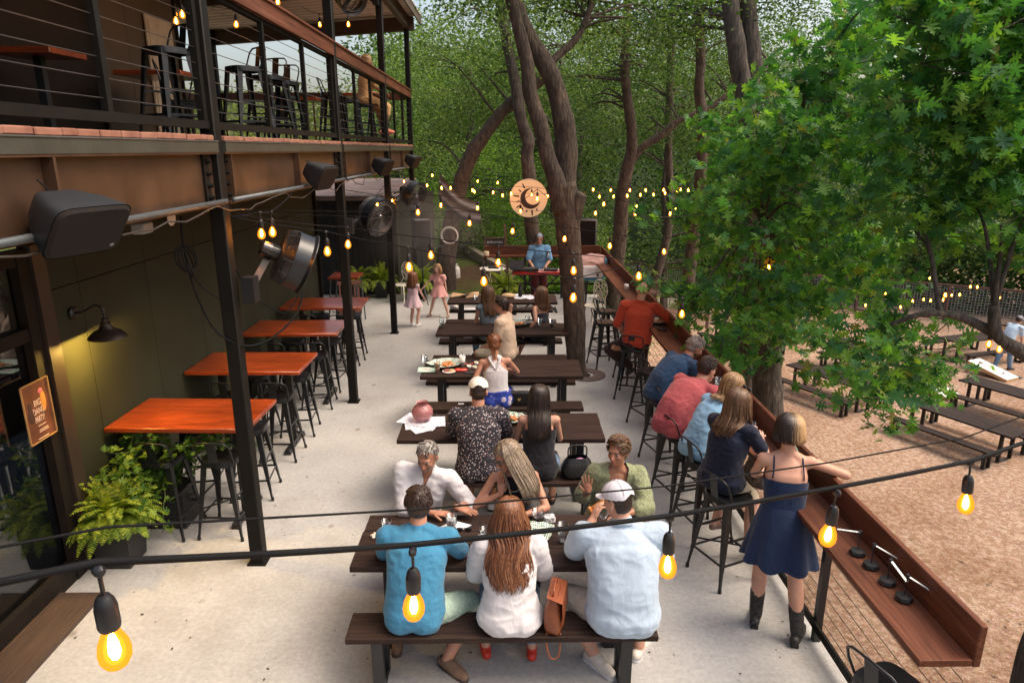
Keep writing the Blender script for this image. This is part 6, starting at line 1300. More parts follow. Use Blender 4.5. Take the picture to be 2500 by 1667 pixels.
    def head_prims(mb):
        E_ = lambda c, r, Rx=None: mb.ell(hp(*c), tuple(q * hs for q in r), HR @ Rx if Rx is not None else HR, 14, 10)
        E_((0, -.012, .035), (.075, .092, .083)); E_((0, .022, -.02), (.066, .07, .085)); E_((0, .035, -.072), (.044, .047, .037) if fem else (.05, .05, .042)); E_((0, .062, -.092), (.02, .022, .02))
        mb.cone(hp(0, .086, .012), hp(0, .108, -.03), .010 * hs, .0145 * hs, 10); E_((0, .098, -.036), (.017, .012, .009)); E_((0, .075, .03), (.052, .02, .014)); E_((-.034, .066, -.02), (.024, .018, .022)); E_((.034, .066, -.02), (.024, .018, .022)); E_((0, .083, -.062), (.022, .014, .012))
        for sg in (-1, 1): E_((sg * .077, -.008, -.008), (.011, .021, .034), Matrix.Rotation(sg * .3, 3, 'Z'))
        mb.cone(N1 - nk * .09 * s, N1 + HR @ Vector((0, -.005, .035 * hs)), (.050 if fem else .062) * s, (.048 if fem else .057) * (s ** .5), 14)
    mb = MB(); torso(mb); [arm(mb, sg) for sg in (-1, 1)]; [leg(mb, sg) for sg in (-1, 1)]; head_prims(mb)
    HD = {}
    fm = MB()
    for sg, hd, pn, mode in ((1, hdir[0], palm[0], hands[0]), (-1, hdir[1], palm[1], hands[1])):
        S_, E_, W_ = A[sg]; d = (W_ - E_).normalized() if hd is None else Vector(hd).normalized(); n_ = Vector(pn) if pn else Vector((0, 0, -1)); n_ = (n_ - d * n_.dot(d))
        if n_.length < .05: n_ = Vector((0, 1, 0)) - d * d.y
        n_.normalize(); sd_ = d.cross(n_) * sg; q = s * (.92 if fem else 1.0) * (1.1 if h < 1.3 else 1); HM = Matrix((sd_, d, n_)).transposed()
        mb.ell(W_ + d * .048 * q, (.042 * q, .055 * q, .0165 * q), HM, 12, 8); mb.cone(W_ - d * .01, W_ + d * .03 * q, au[3] * s * .95, .024 * q, 10)
        HD[sg] = (W_, d, n_, sd_)
        curl = {'flat': .12, 'curl': .55, 'open': -.02, 'fist': 1.25}[mode]; spread = {'flat': .05, 'curl': .04, 'open': .2, 'fist': 0}[mode]
        for i, (o_, l_) in enumerate(((-.031, .070), (-.0105, .078), (.0105, .073), (.031, .058))):
            b_ = W_ + d * (.088 - (.006 if i in (0,) else 0) - (.012 if i == 3 else 0)) * q + sd_ * o_ * q; dd = (d + sd_ * (o_ / .031) * spread).normalized(); p = b_ - dd * .012 * q; a = curl * .4; rr = .0092 * q
            for j, f_ in enumerate((.5, .3, .24)): a_ = a + curl * j; dn = (dd * cos(a_) + n_ * sin(a_)).normalized(); e_ = p + dn * l_ * f_ * q * (1.25 if j == 0 else 1); fm.cone(p, e_, rr, rr * .9, 8); p = e_; rr *= .92
        tb_ = W_ + d * .022 * q - sd_ * .026 * q; td = (d * .75 - sd_ * (.85 if mode == 'open' else .6) + n_ * (.35 if mode != 'open' else .1)).normalized(); m_ = tb_ + td * .036 * q; fm.cone(tb_, m_, .0125 * q, .0108 * q, 8); fm.cone(m_, m_ + (td + d * .5 + n_ * .2).normalized() * .03 * q, .0108 * q, .0088 * q, 8)
    for sg in (-1, 1):
        H_, K_, A_ = Lg[sg][:3]; tdv = Vector(toes[0 if sg > 0 else 1]) if toes[0 if sg > 0 else 1] else Vector((sg * .12, 1, -.05)); tdv.normalize(); Lg[sg] = (H_, K_, A_, tdv)
        up_ = Vector((0, 0, 1)); mb.cone(A_ + Vector((0, 0, -.02)), A_ + tdv * .11 * s + Vector((0, 0, -.048)), .036 * s, .030 * s); mb.cone(A_ + Vector((0, 0, -.035)) - tdv * .035 * s, A_ + tdv * .15 * s + Vector((0, 0, -.058)), .028 * s, .021 * s)
    me = remesh(mb, vox, 5); me = joinme(me, fm); body = addobj(me, 'body', sk, R0)
    # face
    ey = MB(); ir = MB(); lip = MB(); br = MB()
    for sg in (-1, 1):
        ey.ell(hp(sg * .031, .078, .006), (.0125 * hs, .0085 * hs, .0065 * hs), HR, 10, 8); ir.ell(hp(sg * .031, .0855, .005), (.0078 * hs, .0035, .0062 * hs), HR, 8, 6)
        br.cone(hp(sg * .015, .094, .026), hp(sg * .048, .076, .028), .0035 * hs, .0025 * hs, 6)
    lip.ell(hp(0, .0925, -.0595), (.020 * hs, .007 * hs, .0042 * hs), HR, 10, 6); lip.ell(hp(0, .0915, -.067), (.017 * hs, .007 * hs, .005 * hs), HR, 10, 6)
    ey.build('eyes', M_eye, R0, smooth=True); ir.build('irises', M_iris, R0, smooth=True); lip.build('lips', M_lip, R0, smooth=True)
    if hair is not None or beard: br.build('eyebrows', (hair or {}).get('m') or beard, R0, smooth=True)
    ctx = dict(R=R0, P0=Pl, P1=P1, P2=P2, P3=P3, T=T, Rv=Rv, Fv=Fv, A=A, L=Lg, HC=HC, HR=HR, hs=hs, hp=hp, s=s, SH=SH, HD=HD, torso=torso, arm=arm, leg=leg, vox=vox, nk=nk, N1=N1, near=near)
    tl = lambda p: ((p - P1).dot(T) / s, (p - P1).dot(Rv) / s, (p - P1).dot(Fv) / s)      # torso-local: height above waist, right, front
    ctx['tl'] = tl
    if beard:
        m2 = MB(); m2.ell(hp(0, .026, -.058), (.060 * hs, .062 * hs, .052 * hs), HR); m2.ell(hp(0, .05, -.09), (.032 * hs, .034 * hs, .026 * hs), HR); m_ = remesh(m2, .007, 2); inv = HR.transposed()
        def kp(p): q = inv @ (p - HC) / hs; return q.z < -.03 and q.y > -.02 and not (abs(q.x) < .022 and -.078 < q.z < -.048) and q.z < -.028 - .25 * max(0, .045 - q.y)
        addobj(clip_mesh(m_, kp), 'beard', beard, R0)
    # bottoms first, then tops over them
    for spec, nm in ((bottom, None), (top, None)):
        if not spec: continue
        e = spec.get('e', .013); mb = MB(); k = spec['k']
        if k == 'legs':
            torso(mb, min(e, .006), 'h'); f1 = spec.get('f', 2.); [leg(mb, sg, e + spec.get('flare', 0), f1) for sg in (-1, 1)]
            loft(mb, -.08, .09, min(e, .006))
        elif k == 'skirt':
            torso(mb, e, 'h'); f1 = spec.get('f', .8)
            for sg in (-1, 1): leg(mb, sg, e + .012, f1)
            H1, K1 = Lg[1][0], Lg[1][1]; H2, K2 = Lg[-1][0], Lg[-1][1]
            for q in (0, .33, .66, 1): c_ = ((H1.lerp(K1, q * min(1, f1))) + (H2.lerp(K2, q * min(1, f1)))) / 2; mb.ell(c_, (.12 * s, .1 * s, .075 * s))
            if f1 > 1.2:
                for q in (.3, .6, 1): c1 = K1.lerp(Lg[1][2], q * (f1 - 1)); c2_ = K2.lerp(Lg[-1][2], q * (f1 - 1)); mb.cone(c1, c2_, .07 * s, .07 * s)
            loft(mb, -.08, .1, e)
        elif k == 'top':
            hm = spec.get('hem', .5); pr_ = spec.get('parts', 'wcs') + ('h' if hm >= .6 and seat is not None else ''); torso(mb, e + (.006 if hm >= .6 else 0), pr_, spec.get('drape', .25 if fem else .5)); loft(mb, -.02 - .11 * hm if seat is not None else -.16 * hm, .3, e + .002, spec.get('drape', .25 if fem else .5), spec.get('loose', 0) + .006)
            sl = spec.get('sleeve', 0)
            for sg in (-1, 1):
                if sl: arm(mb, sg, e + .004 + spec.get('sl_e', 0), 0, sl)
            if spec.get('neck', True): mb.cone(P3 - nk * .02, P3 + nk * spec.get('nh', .025), .058 * s + e, (.055 if fem else .063) * s + e * .5)
        m_ = remesh(mb, vox * 1.15, 6 if k != 'top' else 5, .55); wrinkle(m_, spec.get('wr', .006) * 1.35, spec.get('ws', 8.0))
        if seat is not None:   # cloth is pressed flat where it meets the seat
            co = mesh_np(m_); zmin = seat + .002; sel = (co[:, 2] < zmin) & (co[:, 1] < .16) & (co[:, 2] > seat - .12); co[sel, 2] = zmin; m_.vertices.foreach_set('co', co.reshape(-1)); m_.update()
        if spec.get('clip'): m_ = clip_mesh(m_, lambda p: spec['clip'](*tl(p)))
        addobj(m_, spec.get('n', 'trousers' if k == 'legs' else 'skirt' if k == 'skirt' else 'shirt'), spec['m'], R0)
    if seat is not None:
        co = mesh_np(body.data); sel = (co[:, 2] < seat + .004) & (co[:, 1] < .12) & (co[:, 2] > seat - .1) & (co[:, 1] > -.3) & (np.abs(co[:, 0]) < .3)
        fz = co[:, 2].copy(); fz[sel] = seat + .004; co[:, 2] = fz; body.data.vertices.foreach_set('co', co.reshape(-1)); body.data.update()
    # shoes
    if shoes:
        for sg in (-1, 1):
            H_, K_, A_, td = Lg[sg]; kd = shoes.get('k', 'sneaker'); g = Vector((0, 0, -1)); mb = MB(); z_ = A_.z - .083 * s if A_.z < .3 else A_.z - .083 * s
            heel = A_ - td * .05 * s + g * .045 * s; ball = A_ + td * .11 * s + g * .052 * s; toe = A_ + td * .165 * s + g * .056 * s
            if kd == 'sandal':
                mb.cone(heel + g * .025, toe + g * .02, .032 * s, .034 * s); m_ = remesh(mb, .008, 2); top_z = heel.z - .005; m_ = clip_mesh(m_, lambda p: p.z < top_z + (td.z * 0)); addobj(m_, 'sandal', shoes['m'], R0)
                mb = MB(); sdv = td.cross(Vector((0, 0, 1))).normalized()
                for c_, rr in ((A_ + td * .10 * s + g * .05, .042), (A_ + td * .04 * s + g * .028, .045)): mb.tube([c_ + sdv * rr * s * cos(t_) + Vector((0, 0, 1)) * rr * s * .8 * sin(t_) for t_ in [pi * j / 8 for j in range(9)]], .0065, 6)
                mb.build('sandal_strap', shoes['m'], R0, smooth=True); continue
            mb.cone(heel, ball, .039 * s, .043 * s); mb.cone(ball, toe, .043 * s, .034 * s); mb.cone(A_ + g * .015, A_ + td * .07 * s + g * .035, .042 * s, .036 * s)
            if kd == 'boot': mb.cone(A_, A_.lerp(K_, .46), .050 * s, .058 * s); mb.cone(toe, toe + td * .035 * s + g * .006, .03 * s, .016 * s)
            m_ = remesh(mb, .008, 4); addobj(m_, 'boot' if kd == 'boot' else 'shoe', shoes['m'], R0)
            if shoes.get('sole'): mb = MB(); mb.cone(heel + g * .026, toe + g * .02, .040 * s, .036 * s); m_ = remesh(mb, .009, 2); zt = heel.z - .02; m_ = clip_mesh(m_, lambda p: p.z < zt); addobj(m_, 'shoe_sole', shoes['sole'], R0)
            if kd == 'boot': mb = MB(); mb.box(heel + g * .035 + Vector((0, 0, 0)), (.055, .055, .035)); mb.build('boot_heel', shoes['m'], R0)
    # hair
    if hair:
        inv = HR.transposed(); mb = MB(); vol = hair.get('vol', .012); hl = hair.get('line', .055); nape = hair.get('nape', -.055)
        mb.ell(hp(0, -.014, .036), tuple((q + vol) * hs for q in (.075, .092, .083)), HR); mb.ell(hp(0, -.035, -.01), tuple((q + vol) * hs for q in (.066, .062, .07)), HR)
        m_ = remesh(mb, .008, 2)
        def kh(p):
            q = inv @ (p - HC) / hs
            if q.z < nape - .0: return False
            if q.y > .035 and q.z < hl + .0: return False
            if q.y > -.0 and q.z < hl - .035 and hair['k'] == 'short': return False
            if hair['k'] == 'short' and q.y > -.03 and q.z < -.005: return False
            if hair['k'] != 'short' and q.y > .015 and q.z < hl - .02: return False
            return True
        wrinkle(m_, .004, 40); cap_ = addobj(clip_mesh(m_, kh), 'hair', hair['m'], R0)
        k = hair['k']
        if k in ('long', 'pony', 'bob', 'short'):
            lk = MB(); n = int(hair.get('n', 150 if near else 70) * (1.8 if hair['k'] != 'short' else 1)); L_ = hair.get('len', .4); wav = hair.get('wave', .01); part = hair.get('part', 0)
            fwd = hair.get('fwd', 0); rnd = random.Random(hash(label) % 10000 if False else len(label))
            spine = [Pl, P1, P2, P3]
            for i in range(n):
                if k == 'short':
                    th = rnd.uniform(0, 2 * pi); ph = rnd.uniform(.05, 1.0) ** .6 * 1.75; q = Vector((sin(ph) * sin(th), -sin(ph) * cos(th), cos(ph)))
                    if (q.y > .35 and q.z < .45) or (q.z < -.1 and q.y > -.25): continue
                    p = Vector((q.x * (.075 + vol), q.y * (.092 + vol) - .014, q.z * (.083 + vol) + .036)); d_ = (q * .25 + Vector((q.x * .3, .25 if q.z > .5 else 0, -.8 if q.z < .6 else -.1))).normalized()
                    if p.z < nape: continue
                    pts = [hp(*p), hp(*(p + d_ * .012)), hp(*(p + d_ * .024 + Vector((0, 0, -.003))))]; lk.tube(pts, 0, 4, False, [.0055, .005, .001]); continue
                th = rnd.uniform(-2.3, 2.3) if k != 'pony' else rnd.uniform(-2.6, 2.6); ph0 = rnd.uniform(.05, .6)
                pts = []; 
                if k in ('long', 'bob'):
                    for j in range(7):
                        ph = ph0 + (1.75 - ph0) * j / 6; ex = vol + .006 + .006 * j / 6
                        q = Vector((sin(ph) * sin(th) * (.077 + ex), -sin(ph) * cos(th) * (.092 + ex) - .014, cos(ph) * (.083 + ex) + .036)); pts.append(hp(*q))
                else:
                    tgt = Vector(hair.get('tie', (0, -.11, .02))); st_ = Vector((sin(1.2) * sin(th) * .087, -sin(1.2) * cos(th) * .1, .03 + .06 * rnd.random())) if rnd.random() < .5 else Vector((rnd.uniform(-.06, .06), rnd.uniform(-.02, .08), .125))
                    for j in range(5):
                        q = st_.lerp(tgt, j / 4); v_ = q - Vector((0, -.014, .036)); mn = v_.length / 1.0
                        if mn < .098: q = Vector((0, -.014, .036)) + v_.normalized() * .100
                        pts.append(hp(*q))
                cur = pts[-1].copy(); L1 = L_ * rnd.uniform(.8, 1.08); st = max(5, int(L1 / .032)); ph_ = rnd.uniform(0, 6); w0 = wav * rnd.uniform(.5, 1.5)
                sdir = (cur - HC); sdir.z = 0; sdir = sdir.normalized() if sdir.length > 1e-4 else Vector((0, -1, 0))
                for j in range(st):
                    g_ = Vector((0, 0, -1)); f_ = j / st; nx_ = cur + g_ * (L1 / st)
                    nx_ += Vector((sdir.x, sdir.y, 0)) * .003 * (1 if j < 3 else 0) + Vector((cos(ph_ + j * .8), sin(ph_ + j * .8), 0)) * w0 * .55
                    if fwd: nx_ += Fv * fwd * .02
                    if hair.get('pull') and j < 8: nx_ += Vector(hair['pull']) * .02
                    # keep the lock outside the neck and torso
                    tt = (nx_ - P1).dot(T) / max(1e-6, (P3 - P1).length); tt_ = min(1.0, max(-.6, tt)); c_ = P1 + (P3 - P1) * tt_; v_ = nx_ - c_; lx, ly = v_.dot(Rv), v_.dot(Fv); ax_, ay_ = ((shw + .03, .152 * s * ww) if tt < 1.02 else (.07, .07)); rr_ = sqrt((lx / ax_) ** 2 + (ly / ay_) ** 2)
                    if tt < 1.25 and rr_ < 1.0 and rr_ > 1e-4: nx_ = c_ + T * (v_.dot(T)) + Rv * lx + Fv * ((1 if ly > .03 else -1) * ay_ * sqrt(max(0, 1 - (lx / ax_) ** 2)))
                    dl = nx_ - cur
                    if dl.length > .046: nx_ = cur + dl * (.046 / dl.length)
                    cur = nx_; pts.append(cur.copy())
                for _q in range(3):
                    for j in range(5, len(pts) - 1): pts[j] = pts[j] * .5 + (pts[j - 1] + pts[j + 1]) * .25
                m = len(pts); r0 = hair.get('r', .0085) * .68; lk.tube(pts, 0, 5, True, [r0 * (.6 + .4 * min(1, j / 4)) * (1 - .75 * max(0, (j / (m - 1) - .6) / .4)) for j in range(m)])
            lk.build('hair_locks', hair['m'], cap_ if True else R0, smooth=True)
        if k == 'bun' or hair.get('bun'): mb = MB(); mb.ell(hp(*hair.get('bun', (0, -.115, .0))), (.035, .03, .035), HR); m_ = remesh(mb, .007, 1); wrinkle(m_, .006, 60); addobj(m_, 'hair_bun', hair['m'], R0)
    if extra: extra(ctx)
    return R0
def glasses(c, m_=None, y=.0):
    mb = MB(); hp = c['hp']; HR = c['HR']
    for sg in (-1, 1): mb.torus(hp(sg * .032, .098, .004 + y), .023 * c['hs'], .0032, tuple(HR @ Vector((0, 1, 0))), 18, 6); mb.tube([hp(sg * .054, .096, .01 + y), hp(sg * .078, .03, .012 + y), hp(sg * .08, -.02, .0 + y)], .0028, 5)
    mb.tube([hp(-.01, .1, .008 + y), hp(.01, .1, .008 + y)], .003, 5); mb.build('glasses', m_ or M_black, c['R'], smooth=True)
def sunnies_up(c):
    mb = MB(); hp = c['hp']
    for sg in (-1, 1): mb.ell(hp(sg * .035, .045, .135), (.024, .012, .018), c['HR']); mb.tube([hp(sg * .058, .04, .13), hp(sg * .088, -.01, .085), hp(sg * .088, -.04, .04)], .003, 5)
    mb.build('sunglasses', M_black, c['R'], smooth=True)
def capf(m_, brim=True, mesh_m=None, hole=True):
    def f(c):
        hp, HR, hs = c['hp'], c['HR'], c['hs']; mb = MB(); mb.ell(hp(0, -.01, .045), tuple(q * hs for q in (.097, .114, .102)), HR, 24, 16); m = remesh(mb, .007, 1); inv = HR.transposed()
        def k(p):
            q = inv @ (p - c['HC']) / hs
            return q.z > .035 + (.01 if q.y < 0 else .012) and not (hole and q.y < -.06 and abs(q.x) < .038 and q.z < .075 - abs(q.x) * .5)
        cp = addobj(clip_mesh(m, k), 'cap', m_, c['R'])
        mb = MB(); vs = []; n = 14
        for i in range(n + 1): a = pi * i / n; vs += [hp(cos(a) * .085, .03 + sin(a) * .068, .046), hp(cos(a) * .088, .035 + sin(a) * .135, .036 - .012 * sin(a))]
        up = HR @ Vector((0, 0, .004)); vs2 = [v + up for v in vs]; N = len(vs); fs = [(2 * i, 2 * i + 1, 2 * i + 3, 2 * i + 2) for i in range(n)] + [(N + 2 * i, N + 2 * i + 2, N + 2 * i + 3, N + 2 * i + 1) for i in range(n)] + [(2 * i + 1, N + 2 * i + 1, N + 2 * i + 3, 2 * i + 3) for i in range(n)]
        mb.add(vs + vs2, fs); mb.build('cap_brim', mesh_m or m_, cp, smooth=False); mb = MB(); mb.ell(hp(0, -.01, .149), (.008, .008, .005)); mb.build('cap_button', m_, cp)
        mb = MB()
        for a in (0, pi / 3, 2 * pi / 3): mb.tube([hp(.0985 * cos(q) * cos(a), -.01 + .1155 * cos(q) * sin(a), .045 + .1035 * sin(q)) for q in [radians(x) for x in range(8, 174, 12)]], .0022, 4)
        mb.build('cap_seams', mat('cap_seam', (.5, .48, .5), .8), cp)
    return f
def straps(m_, pts_fn, r=.004, name='strap'):
    def f(c):
        mb = MB()
        for pts in pts_fn(c): mb.tube(catmull(pts, 4), r, 6)
        mb.build(name, m_, c['R'], smooth=True)
    return f
def multi(*fs):
    def f(c):
        for q in fs: q(c)
    return f
def band(sg, m_, f_=.9, r=.034, name='wristband'):
    def f(c):
        S_, E_, W_ = c['A'][sg]; p = E_.lerp(W_, f_); mb = MB(); ax = (W_ - E_).normalized(); mb.lathe([(r, -.012), (r + .003, -.01), (r + .003, .01), (r, .012)], 20, p, tuple(ax)); mb.build(name, m_, c['R'], smooth=True)
    return f
# ------------------------------------------------ cloth materials
C_teal = cloth('teal_blue_jersey', (.045, .19, .32), .12, sc=120); C_white = cloth('white_linen', (.56, .545, .56), .05); C_pale = cloth('pale_blue_linen', (.36, .45, .55), .06); C_black = cloth('black_cloth', (.012, .012, .016), .2)
C_sage = cloth('sage_knit', (.22, .24, .135), .35, .003, 60, bscale=60); C_mint = cloth('mint_check', (.38, .5, .4), .18, sc=60); C_sand = cloth('sand_shorts', (.5, .44, .36), .06); C_grey = cloth('grey_shorts', (.2, .2, .24), .1); C_denim = cloth('blue_denim', (.15, .24, .36), .25, sc=30); C_ddenim = cloth('dark_denim', (.009, .02, .055), .35, sc=30, stretch=(6, 6, 1))
C_pink = cloth('faded_red_polo', (.36, .075, .085), .12, sc=90); C_navy = cloth('navy_shirt', (.016, .045, .10), .15); C_navy2 = cloth('dark_navy_tee', (.008, .012, .03), .2); C_lblue = cloth('light_blue_top', (.2, .36, .52), .08); C_rust = cloth('rust_red_knit', (.36, .045, .018), .12, sc=60); C_brown = cloth('dark_brown_trousers', (.025, .013, .012), .3); C_beige = cloth('beige_linen', (.5, .38, .28), .08); C_slate = cloth('slate_top', (.13, .17, .2), .15)
C_blush = cloth('pale_pink_cotton', (.6, .43, .47), .06); C_pinkd = cloth('coral_pink_cotton', (.62, .32, .30), .15, sc=25); C_tan = cloth('tan_print', (.5, .3, .14), .3, sc=70); C_maroon = cloth('dark_red_trousers', (.07, .012, .012), .4); C_khaki = cloth('khaki_shorts', (.42, .36, .26), .06)
def dots(name, base, cols, sc, th):
    m, t, L, b = nodes_of(name); v = objvec(t); vo = _n(t, 'ShaderNodeTexVoronoi'); vo.inputs['Scale'].default_value = sc; L.new(v, vo.inputs['Vector']); n = noise_(t, v, sc * .9, 2); spots = ramp(t, n, [(.3, cols[0]), (.5, cols[1]), (.7, cols[2])], 'CONSTANT'); c = mix(t, base, spots, ramp(t, vo.outputs['Distance'], [(th, (1, 1, 1)), (th + .06, (0, 0, 0))])); L.new(c, b.inputs['Base Color']); b.inputs['Roughness'].default_value = .85; return m
C_flor = dots('dark_floral_print', (.018, .015, .022), [(.55, .5, .5), (.25, .15, .16), (.5, .45, .45)], 48, .28); C_blueflor = dots('blue_floral_print', (.012, .035, .26), [(.6, .55, .55), (.3, .25, .33), (.15, .2, .4)], 11, .34); C_ddots = dots('dark_dotted_cloth', (.012, .016, .03), [(.4, .4, .4), (.3, .3, .3), (.4, .4, .4)], 60, .16)
L_tan = mat('suede_brown', (.17, .10, .065), .8); L_red = mat('red_shoe', (.5, .03, .015), .5); L_cream = mat('cream_sneaker', (.6, .55, .48), .6); L_white = mat('white_sneaker', (.65, .65, .66), .55); L_blk = mat('black_shoe', (.01, .01, .011), .5); L_snake = mat('snake_boot', (.006, .006, .006), .5, spec=.3, col2=(.05, .045, .042), scale=35, detail=6, bump=.002, bscale=50)
def bob_mat():
    m, t, L, b = nodes_of('two_tone_bob'); v = objvec(t); sx = _n(t, 'ShaderNodeSeparateXYZ'); L.new(v, sx.inputs[0]); g = _n(t, 'ShaderNodeNewGeometry'); a = _n(t, 'ShaderNodeMath', operation='MULTIPLY_ADD'); L.new(g.outputs['Random Per Island'], a.inputs[0]); a.inputs[1].default_value = .05; L.new(sx.outputs[0], a.inputs[2])
    L.new(ramp(t, a.outputs[0], [(.02, (.016, .008, .006)), (.09, (.42, .26, .12))]), b.inputs['Base Color']); b.inputs['Roughness'].default_value = .45; return m
# ------------------------------------------------ nearest table, near side (backs to us)
person('man in a teal blue T-shirt seated at the nearest table, back to us', (-.60, 3.90, 0), -.06, 1.74, .45, .50, .0, head=(0.1, -.25, 0), rh=(.10, .52, .79), lh=(-.10, .50, .79), rp=(.9, -.1, -.8), lp=(-.8, -.2, -.9), rf=(.19, .10, .09), lf=(-.2, .27, .085), rkp=(.9, 1, .4), lkp=(-.2, 1, .2), toes=((.75, -.6, -.02), (-.1, 1, 0)),
       sk=SK3, wide=1.1, top=dict(k='top', m=C_teal, sleeve=.72, e=.014, hem=.62, loose=.012, wr=.006), bottom=dict(k='legs', m=C_mint, f=.86, e=.02), shoes=dict(m=L_tan, sole=mat('brown_sole', (.06, .04, .03), .8)), hair=dict(k='short', m=H_brown, n=650, nape=-.07), hands=('flat', 'flat'))
person('woman with long wavy auburn hair and white blouse at the nearest table', (.03, 3.88, 0), 0, 1.60, .45, .38, .0, head=(0, -.22, 0), rh=(.13, .42, .79), lh=(-.13, .40, .79), rp=(.5, -.5, -1), lp=(-.5, -.5, -1), rf=(.16, .22, .085), lf=(-.17, .24, .085), toes=((.05, 1, 0), (-.15, 1, 0)),
       sk=SK1, wide=1.12, fem=True, top=dict(k='top', m=C_white, sleeve=1.85, e=.024, sl_e=.014, hem=.66, loose=.03, wr=.01, ws=6, n='blouse'), bottom=dict(k='legs', m=C_denim, f=1.85, e=.008), shoes=dict(m=L_red, k='flat'), hair=dict(k='long', m=H_red, n=300, len=.50, wave=.026, r=.009, vol=.014, line=.07))
person('big man in a pale blue shirt and white cap eating pizza', (.78, 3.87, 0), -.02, 1.82, .45, .46, .0, head=(.75, -.2, .0), rh=(.16, .5, .79), lh=(-.16, .50, .93), rp=(.6, -.3, -1), lp=(-.5, 0, -1), rf=(.17, .24, .085), lf=(-.16, .16, .085), lkp=(-.9, 1, .3), rkp=(.3, 1, .2), toes=((.5, .85, 0), (.6, -.75, 0)),
       sk=SK1, wide=1.27, belly=1.12, top=dict(k='top', m=C_pale, sleeve=.8, e=.02, sl_e=.008, hem=.75, loose=.03, wr=.008, ws=6, nh=.05), bottom=dict(k='legs', m=C_sand, f=.9, e=.022), shoes=dict(m=L_cream, sole=L_white), hair=dict(k='short', m=H_brown, n=0, nape=-.06, vol=.002), hands=('flat', 'curl'), hdir=(None, (.35, .4, .7)), palm=(None, (.8, .3, -.2)),
       extra=multi(capf(mat('white_cap_cloth', (.62, .6, .66), .8), mesh_m=mat('white_cap_brim', (.75, .74, .76), .8)), straps(C_pale, lambda c: [[c['P3'] + c['nk'] * .045 + c['Rv'] * (.085 * cos(a)) + c['Fv'] * (.078 * sin(a)) for a in [2 * pi * j / 12 for j in range(13)]]], .016, 'collar')))
# ------------------------------------------------ nearest table, far side (facing us)
person('grey bearded man in a white linen shirt facing us, looking down', (-.74, 5.08, 0), pi, 1.76, .45, .28, -.24, head=(-.25, -.36, -.12), rh=(-.18, .36, .80), lh=(-.37, .33, .83), rp=(1, .1, -1), lp=(-.6, -.3, -.8), sk=SK2, wide=.98, top=dict(k='top', m=C_white, sleeve=1.25, e=.014, sl_e=.006, hem=.6, loose=.02, wr=.009, ws=7, nh=.03, clip=lambda a, r, f: not (f > .03 and a > .27 and abs(r - .0) < (a - .27) * .30)), bottom=dict(k='legs', m=C_sand, f=.9), shoes=dict(m=L_blk),
       hair=dict(k='short', m=H_grey, n=200, line=.098, vol=.003), beard=H_grey, hands=('flat', 'flat'), hdir=((-1, .05, -.02), (-1, .35, -.12)), extra=multi(band(-1, M_black, .93, .03), band(1, mat('navy_band', (.01, .02, .08), .7), .9, .034)))
person('woman with long ash blonde hair and black glasses resting her chin on her hand', (.10, 5.06, 0), pi, 1.66, .45, .26, .06, head=(-1.0, -.35, .1), rh=(.13, .19, .885), lh=(-.02, .38, .79), rp=(.35, .55, -1), lp=(-1.2, -.2, -.4), sk=SK3, fem=True, top=dict(k='top', m=C_black, parts='wcs', e=.008, hem=.5, neck=False, wr=.003, clip=lambda a, r, f: a < .30 or abs(r) < .06 and a < .36), bottom=dict(k='legs', m=C_black, f=1.9), shoes=dict(m=L_blk),
       hair=dict(k='long', m=H_ash, n=240, len=.30, wave=.003, r=.009, line=.07, pull=(-.9, .5, 0)), hands=('curl', 'flat'), hdir=((-.1, -.15, 1), None), palm=((0, -.8, .3), None), extra=multi(glasses, straps(mat('silver_chain', (.5, .48, .42), .35, metal=.6), lambda c: [[c['P3'] + c['Rv'] * x + c['Fv'] * (.075 + .035 * (1 - (x / .075) ** 2)) - c['T'] * (.01 + .075 * (1 - (x / .075) ** 2)) for x in (-.07, -.05, -.02, .02, .05, .07)]], .0035, 'necklace')))
person('woman in a sage crochet cardigan raising an open hand', (.88, 5.08, 0), pi, 1.68, .45, .22, -.05, head=(-.62, -.05, 0), rh=(.22, .21, .885), lh=(-.02, .40, .79), rp=(.5, .25, -1), lp=(-1.2, -.2, -.4), sk=SK2, fem=True, wide=1.06, top=dict(k='top', m=C_sage, sleeve=1.3, e=.022, sl_e=.012, hem=.6, loose=.015, wr=.007, n='cardigan', nh=.0, clip=lambda a, r, f: not (f > .02 and abs(r) < .062 + max(0, a - .25) * .15) and not (a > .36 and abs(r) < .07)), bottom=dict(k='legs', m=C_black, f=1.9), shoes=dict(m=L_blk),
       hair=dict(k='pony', m=H_lbrown, n=150, len=.10, tie=(0, -.105, -.02), line=.075, bun=(0, -.108, -.03)), hands=('open', 'flat'), hdir=((.1, -.05, 1), None), palm=((.15, 1, .05), None),
       extra=lambda c: (lambda mb: (c['torso'](mb, .012, 'wc'), addobj(clip_mesh(remesh(mb, .008, 3), lambda p: c['tl'](p)[0] < .31 or abs(c['tl'](p)[1]) > .06 and c['tl'](p)[0] < .36), 'white_top', C_white, c['R'])))(MB()))
